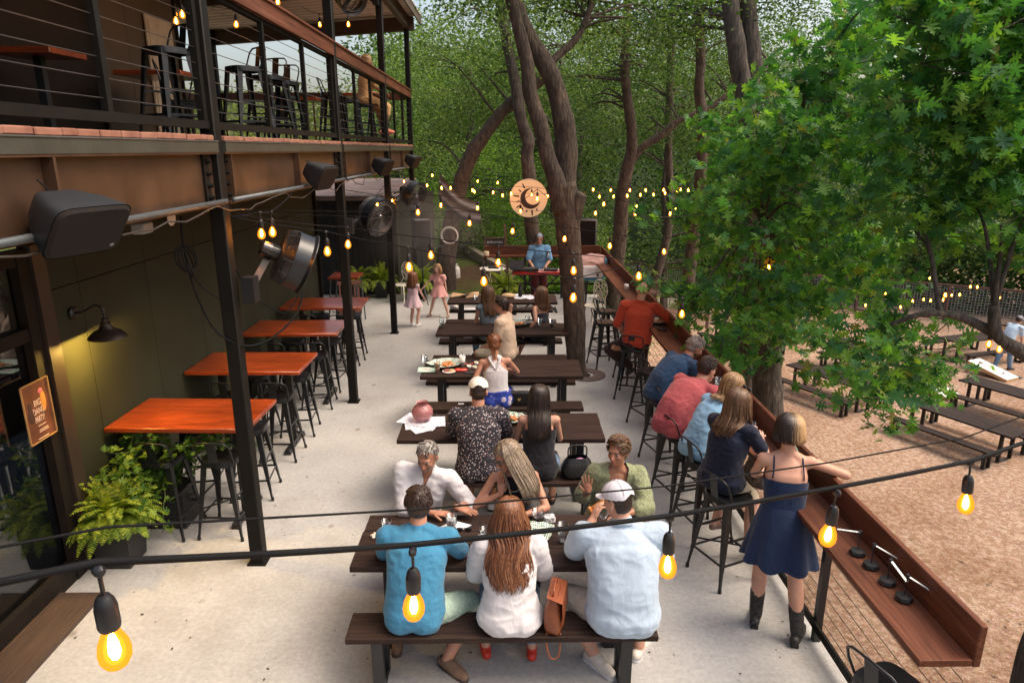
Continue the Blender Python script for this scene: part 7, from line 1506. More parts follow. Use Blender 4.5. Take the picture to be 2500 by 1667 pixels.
# ------------------------------------------------ second table
person('man in a white cap and dark floral shirt, back to us', (-.25, 6.02, 0), .0, 1.82, .45, .30, .0, head=(.05, -.3, 0), rh=(.14, .50, .79), lh=(-.12, .48, .79), rp=(.6, -.3, -.8), lp=(-.6, -.3, -.8), rf=(.12, .20, .085), lf=(-.10, .26, .085), rkp=(.9, 1, .5), toes=((.15, 1, 0), (-.15, 1, 0)), sk=SK3, wide=1.1,
       top=dict(k='top', m=C_flor, sleeve=.8, e=.018, sl_e=.006, hem=.62, loose=.016, wr=.007), bottom=dict(k='legs', m=C_grey, f=.88, e=.02), shoes=dict(m=L_white, sole=L_blk), hair=dict(k='short', m=H_brown, n=0, nape=-.075, vol=.004), hands=('flat', 'flat'), extra=capf(mat('cream_cap', (.72, .66, .56), .8)))
person('woman with long straight dark hair in a strapless black top', (.33, 6.04, 0), -.03, 1.68, .45, .22, .0, head=(0, -.25, 0), rh=(.13, .42, .79), lh=(-.13, .40, .79), rp=(.45, -.4, -1), lp=(-.45, -.4, -1), rf=(.15, .30, .085), lf=(-.12, .4, .085), sk=SK1, fem=True, wide=1.02,
       top=dict(k='top', m=C_black, parts='wc', e=.014, hem=.6, loose=.012, neck=False, wr=.005, n='strapless_top', clip=lambda a, r, f: a < .225), bottom=dict(k='skirt', m=C_denim, f=.55, e=.01), shoes=dict(m=L_blk, k='sandal'), hair=dict(k='long', m=H_black, n=240, len=.42, wave=.004, r=.009, line=.07), hands=('flat', 'flat'))
# ------------------------------------------------ third table
def racer(a, r, f):
    if a < .19: return True
    if f < 0: return abs(r) < max(.028, .15 - (a - .19) * 1.0) and a < .33 or (a >= .30 and .035 < abs(r) < .075)
    return abs(r) < .085 and a < .34
person('woman in a white racerback top with a tawny ponytail', (-.09, 7.92, 0), .03, 1.68, .45, .18, -.05, head=(.1, -.35, 0), rh=(.10, .40, .79), lh=(-.29, -.02, .52), rp=(1, -.5, -.3), lp=(-.6, -.6, -.2), rf=(.1, .4, .085), lf=(-.1, .42, .085), sk=SK3, fem=True,
       top=dict(k='top', m=C_white, parts='wcs', e=.009, hem=.45, neck=False, wr=.003, n='tank_top', clip=racer), bottom=dict(k='skirt', m=C_blueflor, f=1.3, e=.022), shoes=dict(m=L_blk, k='sandal'), hair=dict(k='pony', m=H_red, n=110, len=.26, wave=.006, tie=(0, -.10, .055), line=.07), hands=('flat', 'flat'),
       extra=straps(C_white, lambda c: [[c['P3'] - c['T'] * .12 - c['Fv'] * .105, c['P3'] - c['T'] * .02 + c['Rv'] * sg * .05 - c['Fv'] * .088, c['P3'] + c['T'] * .03 + c['Rv'] * sg * .075 - c['Fv'] * .02, c['P3'] - c['T'] * .03 + c['Rv'] * sg * .075 + c['Fv'] * .09] for sg in (-1, 1)], .014, 'shoulder_strap'))
person('dark haired man in a beige shirt turned to the left', (.04, 9.98, 0), 1.25, 1.76, .45, .12, .0, head=(.1, -.1, 0), rh=(.10, .30, .62), lh=(-.12, .28, .60), lp=(-.6, -1, -.4), rf=(.1, .42, .085), lf=(-.1, .4, .085), sk=SK3, near=False, top=dict(k='top', m=C_beige, sleeve=.85, e=.018, hem=.6, wr=.007), bottom=dict(k='legs', m=C_khaki, f=.9, e=.018), shoes=dict(m=L_white), hair=dict(k='short', m=H_brown, n=300, nape=-.07, vol=.02))
person('woman with long brown hair in a slate top leaning an elbow back on the table', (-.26, 10.98, 0), .30, 1.68, .45, .05, .0, twist=.1, head=(.35, 0, 0), rh=(.30, -.16, .80), lh=(-.15, .3, .62), rp=(.9, -1, .2), rf=(.1, .42, .085), lf=(-.1, .42, .085), sk=SK1, fem=True, near=False, top=dict(k='top', m=C_slate, sleeve=0, e=.012, hem=.55, loose=.01), bottom=dict(k='legs', m=C_denim, f=1.85), shoes=dict(m=L_blk), hair=dict(k='long', m=H_lbrown, n=150, len=.36, wave=.004, r=.011, line=.07))
person('woman with a half-tied ponytail in a dark dotted dress, in profile', (.60, 10.98, 0), .85, 1.68, .45, .0, .0, head=(.55, 0, 0), rh=(.14, .26, .66), lh=(-.38, -.02, .66), lp=(-.6, -1, -.3), rf=(.04, .5, .085), lf=(-.1, .5, .085), sk=SK1, fem=True, near=False, top=dict(k='top', m=C_ddots, parts='wc', e=.012, hem=.5, neck=False, clip=lambda a, r, f: a < .22), bottom=dict(k='skirt', m=C_ddots, f=1.35, e=.015), shoes=dict(m=L_white), hair=dict(k='long', m=H_lbrown, n=130, len=.27, wave=.008, r=.011, line=.07))
# ------------------------------------------------ drink rail
person('bald man in a rust red sweater on a stool at the rail', (1.9, 9.42, 0), -.12, 1.80, .76, .10, .06, head=(-.45, -.2, 0), rh=(.36, .26, 1.11), lh=(-.17, .22, .90), rp=(1, -.3, -.6), lp=(-1, -.6, -.3), rf=(.12, .22, .42), lf=(-.05, .10, .42), lkp=(-1.2, .8, .1), rkp=(.1, 1, 0), toes=((.2, 1, -.2), (-.3, 1, -.5)), sk=SK1, wide=1.12, near=True,
       top=dict(k='top', m=C_rust, sleeve=1.0, e=.016, hem=.5, wr=.006, ws=7), bottom=dict(k='legs', m=C_brown, f=1.93, e=.018), shoes=dict(m=L_blk))
person('grey haired man in a navy shirt leaning on the rail, looking down', (1.74, 7.22, 0), -1.15, 1.72, .76, .86, .0, head=(-.25, -.55, 0), rh=(.12, .46, 1.10), lh=(-.12, .46, 1.10), rf=(.1, .3, .4), lf=(-.1, .3, .4), sk=SK2, wide=1.08, top=dict(k='top', m=C_navy, sleeve=1.3, e=.018, hem=.55, wr=.008), bottom=dict(k='legs', m=C_navy2, f=.9), shoes=dict(m=L_blk), hair=dict(k='short', m=H_grey, n=450, nape=-.06), beard=H_lbrown, hands=('flat', 'flat'))
person('man in a faded red polo leaning far over the rail', (1.68, 6.36, 0), -1.0, 1.76, .76, .92, .0, head=(-.1, -.35, 0), rh=(.26, .50, 1.11), lh=(-.10, .52, 1.10), rp=(1, -.1, -.5), rf=(.1, .3, .4), lf=(-.1, .3, .4), sk=SK1, wide=1.12, top=dict(k='top', m=C_pink, sleeve=.8, e=.016, hem=.6, loose=.01, wr=.006), bottom=dict(k='legs', m=C_navy2, f=.9, e=.02), shoes=dict(m=L_blk), hair=dict(k='short', m=H_brown, n=450, nape=-.06), hands=('flat', 'flat'))
person('blonde woman in glasses and a light blue top at the rail', (1.80, 5.82, 0), -1.1, 1.62, .76, .66, .0, head=(-.35, -.45, 0), rh=(.10, .40, 1.12), lh=(-.12, .42, 1.12), rf=(.1, .3, .4), lf=(-.1, .3, .4), sk=SK1, fem=True, wide=1.05, top=dict(k='top', m=C_lblue, sleeve=.9, e=.016, hem=.6, loose=.01), bottom=dict(k='legs', m=C_sand, f=.9), shoes=dict(m=L_blk), hair=dict(k='long', m=H_blonde, n=180, len=.26, wave=.01, r=.010, line=.075), extra=lambda c: glasses(c, M_steel))
person('woman in a dark navy T-shirt with sunglasses on her long light brown hair', (1.82, 5.20, 0), -.95, 1.62, .76, .26, .0, head=(-.35, -.12, 0), rh=(.10, .37, 1.14), lh=(-.06, .36, 1.16), rp=(1, -.4, -.9), lp=(-.6, -.4, -1), rf=(.12, .30, .2), lf=(-.1, .12, .36), toes=((.3, 1, -.1), (0, 1, -.2)), sk=SK4, fem=True, wide=1.15, top=dict(k='top', m=C_navy2, sleeve=.62, e=.014, hem=.72, loose=.02, wr=.007), bottom=dict(k='legs', m=C_khaki, f=.8, e=.02), shoes=dict(m=mat('mauve_sandal', (.2, .12, .11), .6), k='sandal'), hair=dict(k='long', m=H_lbrown, n=240, len=.30, wave=.008, r=.009, line=.075), hands=('curl', 'fist'), extra=sunnies_up)
def dress(c):
    R0, P0, P1, s = c['R'], c['P0'], c['P1'], c['s']; mb = MB(); n = 72; W0 = P1 + c['T'] * .01; vs = []; fs = []; K = 14
    for j in range(K + 1):
        f = j / K; cz = W0.lerp(Vector((P0.x, P0.y - .02, P0.z - .26)), f); rx = .135 + .125 * f ** .8; ry = .10 + .135 * f ** .7
        for k in range(n): a = 2 * pi * k / n; fl = 1 + .085 * f ** 1.5 * sin(a * 9 + 1.5 * sin(a * 2)) ; z = cz.z - (.012 * sin(a * 9) * f); vs.append((cz.x + rx * fl * cos(a), cz.y + ry * fl * sin(a), z))
    for j in range(K):
        for k in range(n): fs.append((j * n + k, j * n + (k + 1) % n, (j + 1) * n + (k + 1) % n, (j + 1) * n + k))
    mb.add(vs, fs); mb.build('skirt', C_ddenim, R0, smooth=True)
person('woman in a dark denim sundress and cowboy boots standing at the rail', (2.00, 4.36, 0), -.22, 1.70, None, .20, .0, head=(-.05, -.12, 0), rh=(.40, .36, 1.20), lh=(.02, .40, 1.14), rp=(1.2, -.3, -.3), lp=(-1.4, -.3, -.6), rf=(.17, -.10, .09), lf=(-.10, .06, .09), rkp=(0, 1, 0), lkp=(0, 1, 0), toes=((.45, 1, 0), (.25, 1, 0)), sk=SK1, fem=True, curve=.6,
       top=dict(k='top', m=C_ddenim, parts='wc', e=.010, hem=.35, neck=False, wr=.002, n='bodice', clip=lambda a, r, f: a < (.175 if f < .02 else .24)), shoes=dict(m=L_snake, k='boot'), hair=dict(k='bob', m=bob_mat(), n=230, len=.085, wave=.004, r=.009, line=.075), hands=('flat', 'flat'),
       extra=multi(dress, straps(C_ddenim, lambda c: [[c['P2'] + c['T'] * .0 + c['Rv'] * sg * .105 - c['Fv'] * .085, c['P3'] - c['T'] * .09 + c['Rv'] * sg * .10 - c['Fv'] * .082, c['P3'] + c['T'] * .012 + c['Rv'] * sg * .095 - c['Fv'] * .02, c['P2'] + c['T'] * .07 + c['Rv'] * sg * .09 + c['Fv'] * .1] for sg in (-1, 1)], .0055, 'shoulder_strap')))
# ------------------------------------------------ children, musician, others
def kid_dress(m_, len_):
    def f(c):
        mb = MB(); n = 48; K = 8; vs = []; fs = []; s = c['s']; W0 = c['P1'] + c['T'] * .02; 
        for j in range(K + 1):
            f = j / K; cz = W0.lerp(Vector((c['P0'].x, c['P0'].y, c['P0'].z - len_)), f); rx = .12 * s * 1.3 + .10 * f; ry = .11 * s * 1.2 + .09 * f
            for k in range(n): a = 2 * pi * k / n; fl = 1 + .09 * f * sin(a * 7); vs.append((cz.x + rx * fl * cos(a), cz.y + ry * fl * sin(a), cz.z))
        for j in range(K):
            for k in range(n): fs.append((j * n + k, j * n + (k + 1) % n, (j + 1) * n + (k + 1) % n, (j + 1) * n + k))
        mb.add(vs, fs); mb.build('skirt', m_, c['R'], smooth=True)
    return f
person('little girl with long auburn hair in a pale pink dress, seen from behind', (-1.85, 13.62, 0), -.5, 1.06, None, .0, .0, head=(-.4, -.1, 0), rh=(.12, .22, .55), lh=(-.04, .22, .5), sk=SK4, fem=True, wide=1.15, rf=(.08, 0, .06), lf=(-.07, .0, .06), top=dict(k='top', m=C_blush, e=.012, hem=.4, sleeve=0, neck=False), hair=dict(k='long', m=H_red, n=120, len=.22, r=.010, line=.07), shoes=dict(m=L_white), near=False, extra=kid_dress(C_blush, .14))
person('little blonde girl in a coral pink dress dancing with her arms out', (-1.40, 14.45, 0), pi - .35, 1.10, None, .05, .0, head=(.1, -.15, .1), rh=(.38, .2, .55), lh=(-.16, -.05, .50), rp=(.4, -1, -.2), sk=SK4, fem=True, wide=1.1, rf=(.22, .02, .06), lf=(-.20, .0, .06), top=dict(k='top', m=C_pinkd, e=.012, hem=.4, sleeve=.25, sl_e=.015), hair=dict(k='long', m=H_blonde, n=90, len=.12, r=.009, line=.07), shoes=dict(m=L_tan, k='sandal'), near=False, extra=kid_dress(C_pinkd, .12))
def bandana(c):
    mb = MB(); mb.ell(c['hp'](0, -.015, .045), tuple(q * c['hs'] for q in (.092, .108, .095)), c['HR']); inv = c['HR'].transposed(); m = clip_mesh(remesh(mb, .009, 1), lambda p: (inv @ (p - c['HC'])).z > .058); addobj(m, 'bandana', dots('blue_bandana', (.2, .25, .34), [(.6, .6, .62), (.3, .35, .4), (.6, .6, .6)], 55, .3), c['R'])
person('keyboard player in a blue shirt and patterned bandana singing', (.80, 15.42, 0), pi, 1.68, None, .12, .0, wide=.92, head=(-.1, -.05, 0), rh=(.15, .30, .97), lh=(-.12, .30, .97), rp=(1, -.4, -.6), lp=(-1, -.4, -.6), sk=SK1, near=False, top=dict(k='top', m=cloth('mid_blue_shirt', (.14, .30, .50), .15), sleeve=.9, e=.022, hem=.62, loose=.02, wr=.01), bottom=dict(k='legs', m=C_maroon, f=1.95, e=.03), shoes=dict(m=L_blk), hair=dict(k='long', m=H_brown, n=50, len=.10, wave=.01, r=.011, line=.07), hands=('flat', 'flat'), extra=multi(bandana, glasses))
person('seated person in tan patterned clothes on the balcony', (-2.62, 13.70, 3.56), -.9, 1.66, .76, .15, .0, rh=(.12, .35, .98), lh=(-.12, .3, .98), rf=(.1, .35, .32), lf=(-.08, .38, .3), sk=SK2, fem=True, near=False, top=dict(k='top', m=C_tan, sleeve=.9, e=.02, hem=.6, loose=.01), bottom=dict(k='legs', m=C_tan, f=1.3, e=.03), shoes=dict(m=mat('coral_shoe', (.5, .13, .08), .6)), hair=dict(k='long', m=H_blonde, n=80, len=.15, r=.011, line=.07))
person('man in a light blue shirt and cap bending in the gravel yard', (15.75, 20.4, YZ), -1.3, 1.78, None, .55, .0, head=(0, -.4, 0), rh=(.15, .45, .75), lh=(-.15, .42, .78), rf=(.12, .15, .085), lf=(-.12, -.15, .085), sk=SK1, near=False, top=dict(k='top', m=cloth('sky_blue_shirt', (.42, .55, .68), .06), sleeve=.8, e=.02, hem=.6, loose=.01), bottom=dict(k='legs', m=C_denim, f=1.95, e=.02), shoes=dict(m=L_blk), hair=dict(k='short', m=H_brown, n=100), extra=capf(mat('grey_cap', (.2, .2, .22), .8)))
# pizza slice in the hand of the man in pale blue
mb = MB(); mb.add([(-.05, -.06, 0), (.05, -.06, 0), (0, .1, 0), (-.05, -.06, .012), (.05, -.06, .012), (0, .1, .008)], [(2, 1, 0), (3, 4, 5), (0, 1, 4, 3), (1, 2, 5, 4), (2, 0, 3, 5)]); mb.cone((-.05, -.065, .01), (.05, -.065, .01), .012, .012, 8)
for k in range(6): mb.ell((random.uniform(-.025, .025), random.uniform(-.04, .05), .013), (.011, .011, .004))
o = mb.build('pizza_slice', mat('pizza', (.5, .1, .03), .45, col2=(.7, .38, .1), scale=60)); o.location = (.69, 4.48, .985); o.rotation_euler = (.9, .2, -1.2); tag(o, 'slice of pizza held up by the man in the white cap', 'pizza slice')
# ================================================================ THINGS ON THE TABLES
TH = .752
def tumbler(x, y, z, h, r1, r2, lb, fill=None, lv=.6, straw=None, name='glass', grp=None, m_=None):
    o = empty(name, (x, y, z)); tag(o, lb, 'glass' if name == 'glass' else 'cup', grp)
    mb = MB(); mb.lathe([(0, .004), (r1 - .003, .005), (r2 - .003, h), (r2, h), (r1, 0), (0, 0)], 24); mb.build('wall', m_ or M_glass, o, smooth=True)
    if fill is not None:
        rr = r1 + (r2 - r1) * lv; mb = MB(); mb.lathe([(0, .006), (r1 - .004, .006), (rr - .004, h * lv), (0, h * lv)], 20); mb.build('drink', mat('drink_%d' % (hash(str(fill)) % 999), fill, .2, var=.3, scale=40), o, smooth=False)
    if straw: mb = MB(); mb.tube([(0, -r1 * .3, .01), (straw[0], straw[1], h + .06)], .003, 5); mb.build('straw', M_black, o)
    return o
ice = (.35, .36, .36)
tumbler(-.40, 4.56, TH, .12, .036, .042, 'clear glass of iced water with black straws beside a napkin', ice, .75, (.01, -.01))
mb = MB(); mb.add([(-.13, -.03, 0), (.02, -.09, .003), (.14, .02, 0), (.0, .08, .004), (0, 0, .02)], [(0, 1, 4), (1, 2, 4), (2, 3, 4), (3, 0, 4)]); o = mb.build('napkin', M_paper); o.location = (-.39, 4.60, TH + .002); tag(o, 'folded white napkin under the iced water glass', 'napkin')
sgx = empty('sunglasses', (-.31, 4.53, TH)); tag(sgx, 'dark sunglasses lying beside the napkin', 'sunglasses'); mb = MB(); mb.ell((-.03, 0, .018), (.027, .006, .02)); mb.ell((.035, 0, .018), (.027, .006, .02)); mb.build('lens', M_black, sgx, smooth=True); mb = MB(); mb.tube([(-.058, 0, .025), (-.055, .12, .02)], .003, 5); mb.tube([(.063, 0, .025), (.06, .12, .02)], .003, 5); mb.tube([(-.05, 0, .03), (.055, 0, .03)], .003, 5); mb.build('frame', M_black, sgx)
tumbler(-.88, 4.53, TH, .1, .036, .04, 'empty clear glass at the left end of the nearest table', None)
mb = MB()
for k in range(6): a = k * 1.05; mb.ell((.022 * cos(a), .022 * sin(a), .01), (.024, .014, .012), Matrix.Rotation(a, 3, 'Z'), 8, 6)
o = mb.build('crumpled_paper', mat('cream_paper', (.6, .5, .42), .8), smooth=True); o.location = (-.95, 4.47, TH); tag(o, 'small crumpled cream paper at the left end of the nearest table', 'paper')
tumbler(.25, 4.65, TH, .11, .033, .045, 'clear plastic cup with a dark drink and straw', (.06, .035, .03), .5, (.0, -.005), 'plastic_cup')
mb = MB(); mb.box((0, 0, .03), (.085, .06, .06), bev=.01); o = mb.build('patterned_tin', mat('black_white_pattern', (.01, .01, .01), .4, col2=(.9, .9, .9), scale=45, var=0), angle=40); o.location = (.34, 4.66, TH); o.rotation_euler.z = .2; tag(o, 'little box with a black and white pattern beside the plastic cup', 'box')
tumbler(.42, 4.38, TH, .15, .028, .042, 'tall empty pint glass right of the red haired woman', (.4, .4, .4), .08)
tumbler(-.14, 4.36, TH, .13, .03, .042, 'clear cup half hidden by the red haired woman', (.1, .08, .07), .2, (-.05, .03), 'plastic_cup')
def checker():
    m, t, L, b = nodes_of('green_checked_paper'); c = _n(t, 'ShaderNodeTexChecker'); c.inputs['Scale'].default_value = 85; c.inputs[1].default_value = (.75, .74, .7, 1); c.inputs[2].default_value = (.03, .18, .10, 1); L.new(objvec(t), c.inputs[0]); L.new(c.outputs[0], b.inputs['Base Color']); b.inputs['Roughness'].default_value = .7; return m
M_chk = checker()
def food_tray(x, y, z, rz, s, lb, food=True, col=(.45, .12, .03)):
    o = empty('food_basket', (x, y, z), rz); tag(o, lb, 'food basket', 'food in green checked paper'); mb = MB(); vs = []; n = 24
    for (rr, h) in ((0, .004), (.07, .004), (.105, .03), (.145, .045)):
        for k in range(n): a = 2 * pi * k / n; q = rr * (1 + (.22 * (abs(cos(2 * a)) ** 2) if rr > .1 else 0)); vs.append((q * 1.2 * cos(a), q * sin(a), h + (random.uniform(-.008, .012) if rr > .1 else 0)))
    mb.add(vs, [(i * n + k, i * n + (k + 1) % n, (i + 1) * n + (k + 1) % n, (i + 1) * n + k) for i in range(3) for k in range(n)]); mb.v = [(a * s, b_ * s, c_ * s) for a, b_, c_ in mb.v]; mb.build('paper', M_chk, o)
    if food:
        mb = MB()
        for k in range(26): a = random.uniform(0, 6.28); q = random.uniform(0, .085) * s; mb.ell((q * 1.2 * cos(a), q * sin(a), .02 + random.uniform(0, .02)), (random.uniform(.012, .03) * s, random.uniform(.01, .02) * s, .012), Matrix.Rotation(random.uniform(0, 3), 3, 'Z'), 8, 6)
        mb.build('food', mat('fried_food', col, .4, col2=(.62, .3, .1), scale=40), o, smooth=True)
food_tray(.20, 4.46, TH, .5, .9, 'green checked tray partly hidden behind the red haired woman', False)
food_tray(.04, 6.68, TH, .2, 1.0, 'green checked tray of fried food between the two people at the second table')
food_tray(-.77, 8.58, TH, .1, 1.25, 'large green checked tray of fried food on the third table'); food_tray(.23, 10.75, TH, .0, 1.15, 'green checked tray of food on the fourth table'); food_tray(2.24, 9.62, 1.068, .2, .9, 'green checked tray on the drink rail by the red shirted man')
wg = empty('wine_glass', (.74, 4.56, TH)); tag(wg, 'stemmed glass beside the cap of the man in pale blue', 'glass'); mb = MB(); mb.lathe([(0, .003), (.033, .002), (.004, .008), (.004, .08), (.03, .1), (.038, .13), (.032, .18)], 24); mb.build('wall', M_glass, wg, smooth=True)
wg = empty('wine_glass', (2.24, 9.45, 1.068)); tag(wg, 'stemmed glass of white wine on the drink rail', 'glass'); mb = MB(); mb.lathe([(0, .003), (.036, .002), (.004, .008), (.004, .08), (.03, .1), (.043, .14), (.038, .2)], 24); mb.build('wall', M_glass, wg, smooth=True); mb = MB(); mb.lathe([(0, .085), (.026, .1), (.036, .125), (0, .126)], 20); mb.build('drink', mat('white_wine', (.5, .42, .15), .1), wg, smooth=True)
# second table: vase, papers
M_prt = None
def printed():
    m, t, L, b = nodes_of('printed_sheet'); v = objvec(t); n1 = noise_(t, v, 95, 2, .6); n2 = noise_(t, v, 18, 3, .6); a = ramp(t, n1, [(.48, (.7, .71, .78)), (.56, (.2, .21, .3))]); L.new(mix(t, (.72, .73, .8), a, ramp(t, n2, [(.42, (0, 0, 0)), (.5, (1, 1, 1))])), b.inputs['Base Color']); b.inputs['Roughness'].default_value = .8; return m
M_prt = printed()
vz = empty('glass_vase', (-.86, 6.69, TH + .012)); tag(vz, 'round pink textured glass vase on the papers', 'vase'); mb = MB(); pr = [(0, .002), (.05, .002), (.09, .03), (.112, .075), (.11, .115), (.085, .155), (.058, .175), (.055, .185), (.068, .2)]; mb.lathe(pr, 40)
m = mat('pink_glass', (.50, .20, .20), .18, var=.1, coat=.5, trans=.35); t = m.node_tree; vo = _n(t, 'ShaderNodeTexVoronoi'); vo.inputs['Scale'].default_value = 70; t.links.new(objvec(t), vo.inputs['Vector']); bumpn(t, t.nodes['Principled BSDF'], vo.outputs['Distance'], .006)
mb.build('body', m, vz, smooth=True)
pl_ = [(-.93, 6.62, .2), (-.8, 6.58, -.25), (-.87, 6.52, .55), (-.73, 6.66, .1), (-.98, 6.74, -.4), (-.84, 6.63, 1.2)]
for k, (x, y, a) in enumerate(pl_):
    mb = MB(); mb.box((0, 0, 0), (.216, .28, .0012)); o = mb.build('printed_sheet', M_prt); o.location = (x, y, TH + .002 + k * .0018); o.rotation_euler = (random.uniform(-.01, .02), random.uniform(-.01, .01), a); tag(o, ['lowest', 'second lowest', 'third', 'fourth', 'second highest', 'topmost'][k] + ' printed sheet of the pile under the pink vase', 'paper', 'printed sheets under the pink vase')
mb = MB(); mb.tube([(0, 0, .004), (.13, .03, .004)], .004, 6); o = mb.build('pencil', mat('red_pencil', (.35, .06, .05), .5)); o.location = (-.62, 6.58, TH); tag(o, 'red pencil beside the papers', 'pencil')
# third table
tb = empty('tablet', (-1.0, 8.40, TH), .05); tag(tb, 'tablet in a pale green case showing a pink drawing', 'tablet'); mb = MB(); mb.box((0, 0, .01), (.24, .18, .018), bev=.006); mb.build('case', mat('pale_green_case', (.45, .6, .5), .5), tb, angle=40); mb = MB(); mb.box((-.015, .0, .0195), (.16, .13, .002)); mb.build('screen', mat('tablet_screen', (.6, .72, .62), .2), tb)
mb = MB(); mb.tube([(-.05 + .012 * k, -.02 + .03 * sin(k * .9), .0215) for k in range(9)], .005, 5); mb.build('drawing', mat('pink_drawing', (.6, .12, .14), .5), tb)
tumbler(-1.06, 8.69, TH, .11, .037, .042, 'empty glass at the left corner of the food table', (.2, .2, .2), .1)
tumbler(-.86, 8.33, TH, .135, .03, .042, 'cup of peach coloured drink beside the tablet', (.62, .36, .18), .93, (0, -.01), 'plastic_cup'); tumbler(-.555, 8.62, TH, .13, .03, .042, 'white paper cup with a straw on the food table', (.6, .55, .5), .85, (0, -.01), 'paper_cup', None, M_white)
pt = empty('plate', (-.71, 8.34, TH)); tag(pt, 'small white plate with meat and bread', 'plate'); mb = MB(); mb.lathe([(0, .004), (.06, .004), (.085, .014), (.087, .012), (.06, .0), (0, 0)], 30); mb.build('dish', M_white, pt, smooth=True); mb = MB()
for k in range(9): mb.ell((-.035 + random.uniform(-.02, .02), random.uniform(-.02, .02), .02), (.016, .014, .014))
mb.build('meat', mat('pink_meat', (.35, .1, .08), .5), pt, smooth=True); mb = MB(); mb.ell((.035, 0, .02), (.032, .024, .018)); mb.build('bread', mat('bread', (.6, .38, .16), .7), pt, smooth=True)
rt = empty('red_sauce_tray', (-.56, 8.38, TH)); tag(rt, 'bright red twin dish of sauce', 'dish'); mb = MB(); mb.box((0, 0, .012), (.16, .075, .024), bev=.006); mb.build('dish', mat('red_plastic', (.6, .02, .01), .35), rt, angle=40); mb = MB(); mb.ell((-.04, 0, .024), (.03, .025, .008)); mb.ell((.04, 0, .024), (.03, .025, .008)); mb.build('sauce', mat('orange_sauce', (.85, .1, .02), .3), rt, smooth=True)
for k, (x, y, lb, cc) in enumerate([(-.46, 8.5, 'left small white sauce pot', (.7, .66, .6)), (-.385, 8.47, 'middle small pot with green sauce', (.3, .34, .08)), (-.32, 8.5, 'right small white sauce pot by the elbow', (.6, .5, .3)), (-.37, 8.65, 'small pot of yellow sauce behind the others', (.6, .38, .12))]): tumbler(x, y, TH, .035, .025, .032, lb + ' on the food table', cc, .85, None, 'sauce_pot', None, M_white)
mb = MB()
for k in range(14): mb.ell((random.uniform(-.07, .07), random.uniform(-.04, .04), .012), (.02, .01, .01), Matrix.Rotation(random.uniform(0, 3), 3, 'Z'), 8, 6)
o = mb.build('grilled_meat', mat('grilled_meat_m', (.3, .06, .05), .5), smooth=True); o.location = (-.48, 8.64, TH); tag(o, 'strips of red grilled meat behind the sauce pots', 'food')
mb = MB(); mb.box((0, 0, .005), (.075, .14, .01), bev=.004); o = mb.build('phone', M_black, angle=40); o.location = (-.45, 8.3, TH); o.rotation_euler.z = 1.4; tag(o, 'black phone beside the red dish', 'phone')
# fourth table
tumbler(-1.0, 10.6, TH, .15, .032, .042, 'tall glass with a straw at the left end of the fourth table', (.35, .35, .34), .5, (-.03, 0)); tumbler(.38, 10.8, TH, .14, .03, .04, 'left of three clear glasses on the fourth table', (.4, .4, .4), .3); tumbler(.57, 10.62, TH, .14, .03, .04, 'middle of three clear glasses on the fourth table', (.4, .4, .4), .3); tumbler(.76, 10.62, TH, .12, .036, .044, 'right of three glasses, holding a dark drink', (.08, .04, .02), .5)
# farthest table
mb = MB()
for k in range(5): a = random.uniform(0, 3); mb.add([(-.14 + .03 * k, -.07, .0), (.1 + .04 * k, -.09, .01 + .02 * k), (.13, .1, .02), (-.1 - .01 * k, .08, .06 - .008 * k)], [(0, 1, 2, 3)])
o = mb.build('paper_bag', mat('brown_kraft', (.42, .27, .15), .8)); o.location = (-.9, 12.98, TH + .01); tag(o, 'crumpled brown paper bag at the left of the farthest table', 'paper bag')
mb = MB(); mb.add([(-.12, -.08, .0), (.12, -.1, .03), (.14, .08, .09), (-.1, .1, .05), (0, 0, .1)], [(0, 1, 4), (1, 2, 4), (2, 3, 4), (3, 0, 4), (0, 3, 2, 1)]); o = mb.build('paper_bag', MATS['brown_kraft']); o.location = (-.62, 12.92, TH + .004); tag(o, 'flattened brown paper bag right beside the crumpled one', 'paper bag')
mb = MB(); mb.ell((0, 0, .04), (.14, .09, .05)); o = mb.build('paper_wrap', mat('tan_paper', (.55, .38, .2), .8, bump=.01, bscale=30), smooth=True); o.location = (.08, 12.88, TH); tag(o, 'tan paper food wrap in the middle of the farthest table', 'food wrap')
for k, (x, y, a) in enumerate([(.3, 12.86, .3), (.42, 12.95, -.4), (.22, 13.05, .1), (.5, 12.85, .8)]): mb = MB(); mb.box((0, 0, 0), (.22, .2, .0015)); o = mb.build('printed_sheet', M_prt); o.location = (x, y, TH + .004 + k * .003); o.rotation_euler = (.06, -.05, a); tag(o, 'printed sheet ' + ['under', 'right of', 'behind', 'farthest right of'][k] + ' the black bottle on the farthest table', 'paper', 'printed sheets on the farthest table')
o = empty('water_bottle', (.31, 12.93, TH + .012)); tag(o, 'black water bottle standing on the farthest table', 'bottle'); mb = MB(); mb.lathe([(0, 0), (.04, 0), (.04, .17), (.025, .19), (0, .19)], 20); mb.build('body', M_black, o, angle=40); mb = MB(); mb.lathe([(.027, .19), (.03, .195), (.03, .23), (0, .23)], 20); mb.torus((0, 0, .25), .025, .005, (0, 1, 0), 16, 5); mb.build('cap', M_black, o)
tumbler(-.54, 12.66, TH, .09, .03, .035, 'small empty glass on the farthest table', (.5, .5, .5), .1)
mb = MB(); mb.box((0, 0, 0), (.3, .2, .003)); o = mb.build('white_folder', M_paper); o.location = (-.72, 13.2, .456); o.rotation_euler.z = .1; tag(o, 'white papers lying on the farthest bench', 'paper')
mb = MB()
for k in range(5): mb.ell((random.uniform(-.05, .05), random.uniform(-.03, .03), .05), (.05, .045, .05))
o = mb.build('crumpled_bag', M_white, smooth=True); o.location = (-1.0, 13.2, .45); tag(o, 'crumpled white bag at the left end of the farthest bench', 'bag')
